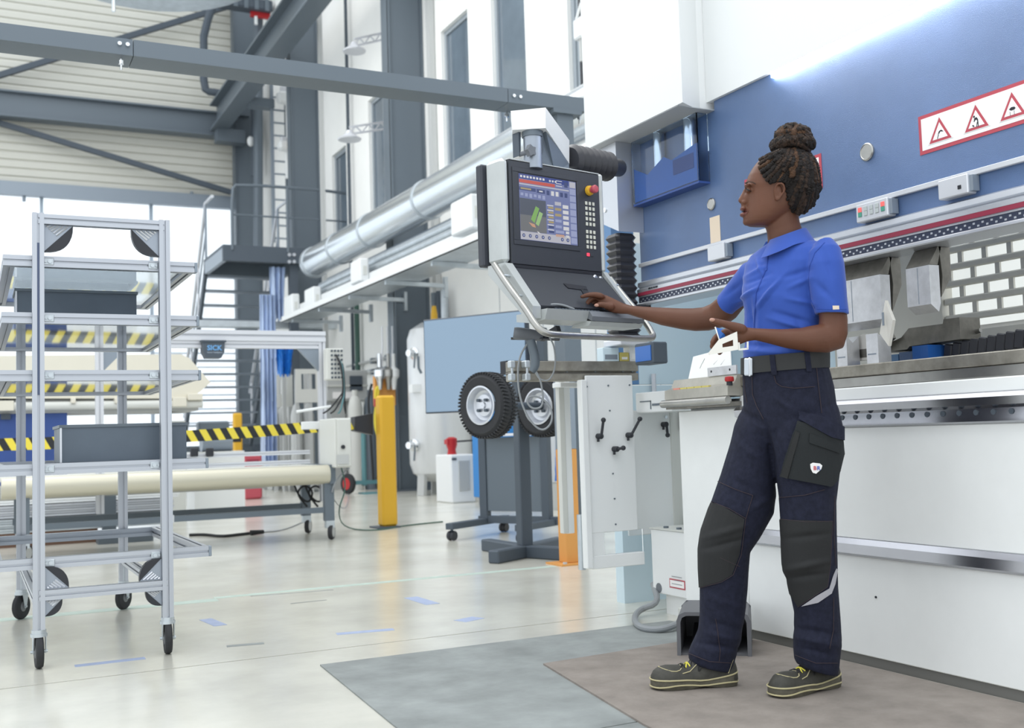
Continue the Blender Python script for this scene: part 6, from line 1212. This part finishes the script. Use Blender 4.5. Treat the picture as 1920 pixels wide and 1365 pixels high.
for side in (1, -1):
    for layer in (0, 1):
        for k, (rx, ry) in enumerate(roots):
            if side < 0 and k < 4: continue
            tx, ty = 1462+48*k/(nr-1), 288+random.uniform(-2, 3); path = []; s0 = 0 if layer == 0 else random.uniform(.25, .55)
            bow = 7*math.sin(math.pi*k/(nr-1))
            for j in range(7):
                f = s0+(1-s0)*j/6; x = rx+(tx-rx)*f+bow*math.sin(f*3.14)*.8+random.uniform(-2, 2); y = ry+(ty-ry)*f
                path.append(scalp(x, y, side, (1.5 if layer == 0 else 4)+4*math.sin(f*3.1)*(1 if k > 12 else .6)+random.uniform(-1.2, 1.2)))
            o, r = loc(path, random.uniform(4.6, 6.4)*PX*(.8 if k < 9 else 1)); lm[random.choice(('hair', 'hair', 'hair_dark', 'hair_dark', 'loc_tip'))].tube(o, r, 7)
def coil(c, rad, nrm, a0, a1, r, m, n=9):
    q_ = Vector(nrm).normalized().to_track_quat('Z', 'Y'); path = []
    for j in range(n):
        t_ = math.radians(a0+(a1-a0)*j/(n-1)); v = q_ @ Vector((math.cos(t_), math.sin(t_), .25*math.sin(t_*2.3+a0))); path.append(c+vr*v.x*rad[0]*PX-vd*v.z*rad[1]*PX+vf*v.y*rad[0]*PX)
    o, rr = loc(path, r*PX); lm[m].tube(o, rr, 7)
cB = B_(1486, 272, 0)
for k in range(18): coil(cB, (37, 17), (random.uniform(-.55, .55), random.uniform(-.55, .55), 1), random.uniform(0, 360), random.uniform(380, 560), random.uniform(5, 6.4), random.choice(('hair', 'hair_dark', 'hair')))
cB = B_(1487, 257, 0)
for k in range(30): coil(cB, (random.uniform(27, 33), random.uniform(19, 23)), (random.uniform(-1, 1), random.uniform(-1, 1), random.uniform(.2, 1)), random.uniform(0, 360), random.uniform(330, 520), random.uniform(4.6, 6.2), random.choice(('hair', 'loc_tip', 'hair_dark', 'hair')))
for m, b in lm.items(): b.build('locs', m, hair, smooth=70)
q, no = hit(bvh(hair.data), 1518, 359); MB().ball(q+no*.006, (.0035, .0035, .0045), 10, 8).build('hair_bead', 'white_plastic', hair, 'small white bead in the hair')
# ---------------------------------------------------------------- polo shirt
sh = MB()
TS = [(1446, 458, .045, 1508, 446, -.035, .055), (1431, 471, .085, 1531, 452, -.065, .075), (1416, 484, .12, 1551, 464, -.09, .09), (1408, 500, .125, 1555, 488, -.095, .105), (1405, 530, .11, 1548, 522, -.085, .114), (1405, 560, .10, 1544, 555, -.08, .116), (1406, 590, .09, 1540, 588, -.075, .107), (1406, 620, .085, 1540, 618, -.075, .10), (1403, 650, .085, 1542, 642, -.075, .106), (1401, 672, .087, 1544, 660, -.08, .110), (1404, 686, .085, 1543, 672, -.078, .104)]
sh.loft([ringLR(B_(l, ly, dl), B_(r, ry, dr), w, 2.15, 40) for l, ly, dl, r, ry, dr, w in TS])
def sleeve(rows, n=28):
    cs = [(B_(r[0], r[1], r[5])+B_(r[2], r[3], r[5]))/2 for r in rows]; rings = []
    for i, r in enumerate(rows): rings.append(limb_ring(*r, cs[min(i+1, len(cs)-1)]-cs[max(i-1, 0)], n))
    c = sum(rings[-1], Vector())/n; ax = (cs[-2]-cs[-1]).normalized(); inn = [c+(p-c)*.80 for p in rings[-1]]; rings += [inn, [p+ax*.035 for p in inn]]; sh.loft(rings)
sleeve([(1524, 462, 1563, 457, .042, -.085), (1513, 478, 1576, 472, .056, -.10), (1513, 500, 1582, 498, .06, -.112), (1516, 530, 1585, 530, .06, -.12), (1522, 560, 1587, 560, .058, -.125), (1530, 588, 1590.5, 590, .056, -.128)])
sleeve([(1412, 486, 1436, 528, .05, .10), (1394, 494, 1422, 545, .052, .14), (1372, 522, 1402, 566, .05, .19), (1345, 556, 1378, 586, .049, .235)])
shirt_me = remesh(sh, 'shirt', .0032, 6)
# gentle folds pushed into the cloth
def folds(me, lines, amp):
    co, no, px, py, dz = arrays(me); tot = np.zeros(len(px))
    for x0, y0, x1, y1, w, h in lines:
        dx, dy = x1-x0, y1-y0; tt = np.clip(((px-x0)*dx+(py-y0)*dy)/(dx*dx+dy*dy), 0, 1); d2 = ((px-x0-dx*tt)**2+(py-y0-dy*tt)**2)/(w*w); tot += h*np.exp(-d2)*(1-.7*np.abs(tt*2-1))
    me.vertices.foreach_set('co', (co+no*(tot*amp)[:, None]).ravel()); me.update()
folds(shirt_me, [(1436, 548, 1446, 556, 34, 1.6), (1404, 546, 1410, 556, 24, 1.3)], .012)
folds(shirt_me, [(1396, 520, 1440, 498, 4, 1), (1400, 532, 1445, 512, 4, -1), (1468, 520, 1520, 505, 5, -1), (1478, 540, 1522, 520, 5, 1), (1440, 596, 1525, 622, 5, 1), (1450, 585, 1525, 606, 5, -1), (1474, 560, 1528, 570, 5, 1), (1390, 646, 1470, 650, 5, -1), (1384, 657, 1480, 662, 5, 1), (1406, 560, 1410, 640, 4, -1), (1395, 590, 1400, 650, 5, 1), (1545, 470, 1560, 520, 6, -.8), (1530, 530, 1560, 560, 6, -.8), (1418, 480, 1432, 520, 4, .9), (1360, 555, 1392, 530, 5, -.8), (1424, 570, 1422, 660, 4, .8), (1495, 600, 1505, 650, 6, -.8)], .0075)
shirt = place('polo_shirt', shirt_me, 'shirt', person, 'royal blue short-sleeved polo shirt'); ts = bvh(shirt_me)
stitch(ts, [(1546, 455), (1528, 474), (1518, 500), (1516, 530), (1520, 560), (1528, 578)], .0016, 'sleeve_seam', 'shirt_dark', shirt, .0002)
stitch(ts, [(1532, 579), (1560, 580), (1587, 580)], .0012, 'sleeve_hem', 'shirt_dark', shirt, .0002); stitch(ts, [(1440, 480), (1438, 500), (1428, 525), (1418, 548), (1416, 580), (1414, 620)], .0022, 'placket', 'shirt_dark', shirt, .0006)
patch(shirt_me, [(1561, 573), (1573, 573), (1573.5, 580), (1561.5, 580.5)], .0015, .001, 'sleeve_tag', 'note', shirt, 'small pale sewn tag')
for px, py in ((1432, 480), (1436, 505)): h, no = hit(ts, px, py); MB().cyl(h, h+no*.003, .0055, 12).build('button', 'shirt_dark', shirt)
# collar: a band round the neck that folds outward
cb = MB(); N = 44; sec = []
for k in range(N+1):
    q = math.radians(-158+316*k/N); cx_ = 1474-2*math.cos(q); x = cx_+35*math.cos(q); y = 444+ -12*math.cos(q)+4 ; w = -38*math.sin(q)
    base = B_(x, y, 0)+vf*w*PX; rad = (base-(B_(1474, y, 0))).normalized()
    front = max(0, -math.cos(q))
    top = base+Vector((0, 0, .014))+rad*.001; rim = base+Vector((0, 0, .013))+rad*.006; low = base+rad*(.030+.016*front)-Vector((0, 0, .028+.020*front)); low2 = low-rad*.004; inner = base-Vector((0, 0, .02))+rad*.002
    sec.append([inner, top, rim, low, low2, base+Vector((0, 0, .004))+rad*.004])
cb.loft(sec); cb.build('collar', 'shirt', shirt, 'folded polo collar', smooth=50)
# ---------------------------------------------------------------- work trousers
tr = MB()
PV = [(1403, 690, .085, 1544, 676, -.08, .108), (1400, 705, .087, 1550, 694, -.085, .112), (1401, 730, .088, 1558, 725, -.09, .117), (1402, 765, .09, 1563, 762, -.09, .12), (1405, 800, .09, 1560, 798, -.088, .115), (1425, 830, .07, 1545, 830, -.07, .09)]
tr.loft([ringLR(B_(l, ly, dl), B_(r, ry, dr), w, 2.2, 40) for l, ly, dl, r, ry, dr, w in PV])
limb(tr, [(1402, 750, 1446, 748, .05, .03), (1391, 772, 1452, 768, .078, .04), (1378, 800, 1458, 800, .09, .045), (1371, 830, 1455, 838, .09, .05), (1352, 890, 1456, 908, .088, .05), (1333, 943, 1450, 962, .085, .05), (1315, 995, 1424, 1008, .078, .05), (1309.5, 1030, 1406, 1034, .074, .05), (1310, 1068, 1403, 1072, .07, .05), (1312, 1104, 1401, 1108, .066, .05), (1312, 1150, 1396.5, 1150, .063, .05), (1309, 1183, 1391, 1183, .063, .05), (1297, 1208, 1385, 1212, .066, .05), (1291, 1222, 1378, 1235, .064, .05), (1291, 1234, 1375, 1253, .062, .05), (1294, 1240, 1374, 1258, .058, .05)])
limb(tr, [(1460, 735, 1550, 730, .06, -.03), (1446, 768, 1570, 764, .092, -.035), (1440, 800, 1578, 798, .105, -.04), (1443, 830, 1577, 832, .103, -.045), (1453, 890, 1572, 890, .097, -.05), (1462, 940, 1566, 940, .09, -.055), (1465, 990, 1567, 990, .083, -.06), (1468, 1060, 1569, 1060, .076, -.06), (1478, 1095, 1570, 1098, .071, -.06), (1490, 1150, 1574, 1150, .067, -.06), (1489, 1190, 1577, 1195, .069, -.06), (1488, 1215, 1575, 1222, .068, -.06), (1490, 1236, 1572, 1252, .066, -.06), (1494, 1244, 1570, 1264, .06, -.06)])
tr_me = remesh(tr, 'trousers', .0036, 6)
folds(tr_me, [(1320, 1010, 1400, 985, 6, 1), (1318, 1030, 1398, 1010, 6, -1), (1315, 1185, 1388, 1200, 7, 1), (1308, 1205, 1384, 1218, 6, -1.2), (1330, 1165, 1388, 1180, 6, -.8), (1494, 1195, 1572, 1212, 7, 1.2), (1492, 1178, 1570, 1190, 6, -1), (1500, 1215, 1560, 1228, 5, -1), (1470, 1070, 1560, 1050, 6, 1), (1475, 1085, 1550, 1075, 6, -1), (1390, 770, 1440, 800, 6, -1.2), (1436, 790, 1462, 930, 4, -1.6), (1450, 740, 1500, 780, 7, .8), (1380, 830, 1440, 870, 8, .8), (1370, 900, 1440, 930, 8, -.8), (1470, 1010, 1560, 1000, 6, -.8), (1400, 960, 1450, 930, 6, .8), (1330, 1120, 1390, 1140, 8, .7)], .007)
trousers = place('trousers', tr_me, 'denim', person, 'dark indigo denim work trousers with black knee patches'); tt_ = bvh(tr_me)
patch(tr_me, [(1333, 942), (1352, 947), (1396, 973), (1386, 1040), (1372, 1078), (1352, 1090), (1306, 1103), (1302, 1010)], .0015, .0015, 'knee_patch', 'patch_black', trousers, 'black knee patch'); patch(tr_me, [(1462, 974), (1560, 977), (1556, 1060), (1551, 1100), (1496, 1137), (1462, 1085), (1458, 1000)], .0015, .0015, 'knee_patch', 'patch_black', trousers, 'black knee patch')
patch(tr_me, [(1494, 1139), (1530, 1118), (1556, 1100), (1560, 1112), (1534, 1130)], .0022, .001, 'reflective_stripe', 'reflect', trousers, 'grey reflective stripe'); patch(tr_me, [(1555, 1103), (1562, 1080), (1568, 1066), (1571, 1068), (1566, 1095), (1559, 1113)], .0022, .001, 'reflective_stripe', 'reflect', trousers)
pk = patch(tr_me, [(1496, 790), (1575, 815), (1578, 850), (1566, 900), (1555, 912), (1466, 893), (1478, 845)], .003, .010, 'cargo_pocket', 'pocket_black', trousers, 'black cargo pocket on the thigh'); patch(tr_me, [(1497, 770), (1545, 782), (1581, 800), (1581, 833), (1558, 820), (1500, 806)], .012, .005, 'pocket_flap', 'denim', trousers); patch(tr_me, [(1518, 812), (1574, 835), (1574, 850), (1517, 830)], .014, .003, 'pocket_flap', 'pocket_black', trousers)
patch(tr_me, [(1492, 808), (1500, 812), (1478, 897), (1466, 893)], .010, .006, 'tool_pocket', 'patch_black', trousers)
bdg = patch(tr_me, [(1519, 870), (1524, 867.5), (1537, 869), (1541.5, 873), (1539, 880), (1530, 888), (1524, 886.5), (1520, 879)], .0135, .002, 'badge', 'sign_white', trousers, 'small white shield badge on the pocket')
mat('badge_blue', '#4a62b8', .5); mat('badge_red', '#c8505a', .5)
hp, no = hit(bvh(bdg.data), 1525, 881); rgt = (vr-vr.dot(no)*no).normalized(); text('badge_letter', 'B', .0165, hp+no*.0012, rgt, no.cross(rgt), 'badge_red', trousers, .0002, bold=.0004); text('badge_letter', 'R', .0165, hp+no*.0012+rgt*.0105, rgt, no.cross(rgt), 'badge_blue', trousers, .0002, bold=.0004)
for pts in ([(1452, 705), (1456, 718), (1466, 725), (1490, 728), (1527, 725)], [(1530, 690), (1534, 725), (1540, 775)], [(1411, 706), (1412, 740), (1420, 762), (1432, 785)], [(1396, 708), (1398, 735), (1402, 755)], [(1347, 903), (1380, 918), (1411, 929)], [(1333, 940), (1368, 954), (1398, 972)], [(1411, 929), (1405, 950), (1398, 972), (1389, 1040), (1374, 1078), (1353, 1091), (1314, 1102)], [(1463, 933), (1510, 928), (1545, 918)], [(1464, 973), (1510, 978), (1560, 977)], [(1560, 977), (1556, 1060), (1551, 1100), (1497, 1138)], [(1564, 930), (1562, 1000), (1566, 1060)], [(1342, 1160), (1346, 1185), (1350, 1220), (1348, 1240)], [(1562, 1120), (1562, 1180), (1555, 1215)], [(1292, 1225), (1330, 1240), (1374, 1243)], [(1492, 1228), (1530, 1243), (1569, 1243)], [(1350, 1045), (1386, 1062)]): stitch(tt_, pts, .0011, 'stitching', 'denim_stitch', trousers, .0026)
# belt
bl = MB(); rows = []
for dy, g in ((-15, 3.5), (-15, 5.5), (15, 5.5), (15, 3.5)): rows.append(ringLR(B_(1402-g, 688+dy, .086), B_(1545+g, 674+dy, -.082), .110+g*PX, 2.2, 48))
bl.loft(rows, cap=False, closed=True); belt = bl.build('belt', 'belt', person, 'black webbing belt with silver buckle', smooth=50); tbl = bvh(belt.data)
h, no = hit(tbl, 1404, 688); rg = (vr-vr.dot(no)*no).normalized(); up = no.cross(rg); M = Matrix((rg, up, no)).transposed().to_4x4(); M.translation = h; MB().box((-.016, -.027, -.002), (.018, .027, .007), .003, M).build('buckle', 'buckle', belt, 'silver belt buckle'); MB().box((.009, -.029, .007), (.016, .029, .010), .001, M).build('buckle_bar', 'chrome', belt)
for px, py in ((1450, 684), (1515, 678)): h, no = hit(tbl, px, py); rg = (vr-vr.dot(no)*no).normalized(); up = (no.cross(rg)+rg*-.12).normalized(); M = Matrix((rg, up, no)).transposed().to_4x4(); M.translation = h; MB().box((-.0085, -.031, -.001), (.0085, .031, .003), .001, M).build('belt_loop', 'denim', belt)
# ---------------------------------------------------------------- safety shoes
def shoe(heel, toe, lab):
    a, b = P(*heel, Z=.0115), P(*toe, Z=.0115); f = (b-a); Ln = f.length; f.normalize(); s = Vector((-f.y, f.x, 0)); k = Ln/.29
    def q(x, y, z): return a+f*x*k+s*y*k+Vector((0, 0, z*k))
    out = [(.0, .0), (.008, .022), (.03, .034), (.07, .036), (.12, .034), (.17, .041), (.21, .047), (.245, .046), (.272, .036), (.286, .018), (.29, 0)]
    pl_ = [(x, y) for x, y in out]+[(x, -y) for x, y in out[-2:0:-1]]
    def wav(x): return .034-.008*math.exp(-((x-.13)/.03)**2)+.012*math.exp(-(x/.04)**2)
    def bot(x): return .006*math.exp(-((x-.12)/.03)**2)+.006*max(0, (x-.24)/.05)
    so = MB().loft([[q(x*.985+.002, y*.96, bot(x)) for x, y in pl_], [q(x, y*1.05, .012) for x, y in pl_], [q(x, y*1.05, wav(x)-.006) for x, y in pl_], [q(x*.98+.003, y*.92, wav(x)) for x, y in pl_]]).build('shoe', 'shoe_sole', person, lab, smooth=45)
    for z0 in (.013, None): MB().tube([q(x*1.004, y*1.09, (z0 if z0 else wav(x)-.002)+(.004*math.sin(x*40) if z0 else 0)) for x, y in pl_+pl_[:1]], .0026*k, 6, 1).build('sole_trim', 'shoe_trim', so)
    up = []
    for x, w, zt, ex in ((.004, .018, .062, 2), (.012, .028, .085, 2.4), (.03, .034, .115, 2.6), (.06, .036, .125, 2.5), (.09, .036, .128, 2.4), (.115, .036, .112, 2.2), (.145, .037, .088, 2.2), (.175, .041, .072, 2.3), (.205, .0445, .072, 2.6), (.235, .044, .073, 2.8), (.26, .039, .069, 2.7), (.278, .029, .058, 2.4), (.287, .014, .044, 2)):
        r = []
        for n in range(24):
            t_ = 2*math.pi*n/24; c, sn = math.cos(t_), math.sin(t_); yy = w*math.copysign(abs(c)**(2/ex), c); zz = math.copysign(abs(sn)**(2/ex), sn); r.append(q(x, yy*(1-.25*max(0, zz)), .025+(zt-.025)*max(0, zz) if zz > 0 else .025+.012*zz))
        up.append(r)
    u = MB().loft(up).build('shoe_upper', 'shoe_leather', so, smooth=60)
    tr_ = bvh(u.data)
    def top(x, y): r = tr_.ray_cast(q(x, y, .3), Vector((0, 0, -1))); return (r[0] if r[0] is not None else q(x, y, .07))+Vector((0, 0, .0015))
    MB().tube([top(x, y) for x, y in ((.262, .0), (.25, .022), (.215, .033), (.19, .026), (.19, 0), (.19, -.026), (.215, -.033), (.25, -.022), (.262, .0))], .0017*k, 6, 1).build('toe_stitch', 'shoe_trim', so)
    for sd in (1, -1): MB().tube([top(.12, sd*.016), top(.14, sd*.022), top(.165, sd*.03), top(.19, sd*.034)], .0016*k, 6).build('side_stitch', 'shoe_trim', so); MB().tube([q(.04, sd*.035, .045), q(.03, sd*.034, .07), q(.02, sd*.03, .088)], .0016*k, 6).build('heel_stitch', 'shoe_trim', so)
    for n in range(5):
        x = .112+n*.0165
        for sd in (1, -1): MB().tube([top(x, sd*.02), top(x+.006, 0)+Vector((0, 0, .003)), top(x+.014, -sd*.02)], .0024*k, 6, 1).build('lace', 'lace_black' if (n+sd) % 2 else 'shoe_yellow', so)
    for sd in (1, -1): MB().tube([top(.112, sd*.006)+Vector((0, 0, .004)), top(.118, sd*.028)+Vector((0, 0, .012)), top(.14, sd*.034)+Vector((0, 0, .006)), top(.128, sd*.016)+Vector((0, 0, .006))], .0022*k, 6, 2).build('lace', 'lace_black', so)
    return q, so
shoe((1384, 1283), (1220, 1291), 'worn black safety shoe with yellow laces, farther foot')
q, so = shoe((1572, 1284), (1447, 1308), 'worn black safety shoe with yellow laces, nearer foot')
# ---------------------------------------------------------------- white part held in the hand
w = MB(); dh = -.185
fr = [(1328, 662.6), (1348, 636.8), (1382, 621.6), (1384.5, 655.6), (1330.5, 665.4)]; ho = [(1354.4, 645), (1374.6, 636.8), (1375.2, 648.5), (1354.8, 651.5)]
def hold(px, py, d=dh): return B_(px, py, d)
b = bmesh.new(); ov = [b.verts.new(hold(*p)) for p in fr]; iv = [b.verts.new(hold(*p)) for p in ho]
for f in ((ov[0], ov[1], iv[0], iv[3]), (ov[1], ov[2], iv[1], iv[0]), (ov[2], ov[3], iv[2], iv[1]), (ov[3], ov[4], iv[3], iv[2]), (ov[4], ov[0], iv[3])): b.faces.new(f)
r = bmesh.ops.extrude_face_region(b, geom=b.faces[:]); bmesh.ops.translate(b, vec=vf*.004, verts=[g for g in r['geom'] if isinstance(g, bmesh.types.BMVert)]); bmesh.ops.recalc_face_normals(b, faces=b.faces); me = bpy.data.meshes.new('front_plate'); b.to_mesh(me); b.free()
part = thing('white_part', 'white folded metal bracket held in the worker\'s left hand', 'workpiece', hold(1356, 645)); place('front_plate', me, 'white_plastic', part)
MB().prism([hold(1330, 664.5, dh+.003), hold(1348, 637, dh+.003), hold(1340, 613.5, dh+.05), hold(1342, 612.5, dh+.05), hold(1349.5, 637, dh+.003), hold(1332, 665, dh+.003)], vf*.003).build('folded_flange', 'white_plastic', part); MB().prism([hold(1343, 614, dh+.052), hold(1362, 618, dh+.056), hold(1359, 632, dh+.03), hold(1349, 635, dh+.01)], vf*.002).build('painted_reflection', 'blue_gloss', part, 'inner face of the bracket with painted blue reflection')  # the inner face's blue stands in for a reflection
for pl_ in ([(1384, 642), (1387, 642), (1388, 657), (1385, 657)], [(1387, 653.5), (1403, 652), (1403, 655.5), (1388, 657)], [(1400.5, 640.5), (1403.5, 640.5), (1403.5, 655), (1400.5, 655)]): MB().prism([hold(x, y, dh+.002) for x, y in pl_], vf*.004).build('end_tab', 'white_plastic', part)
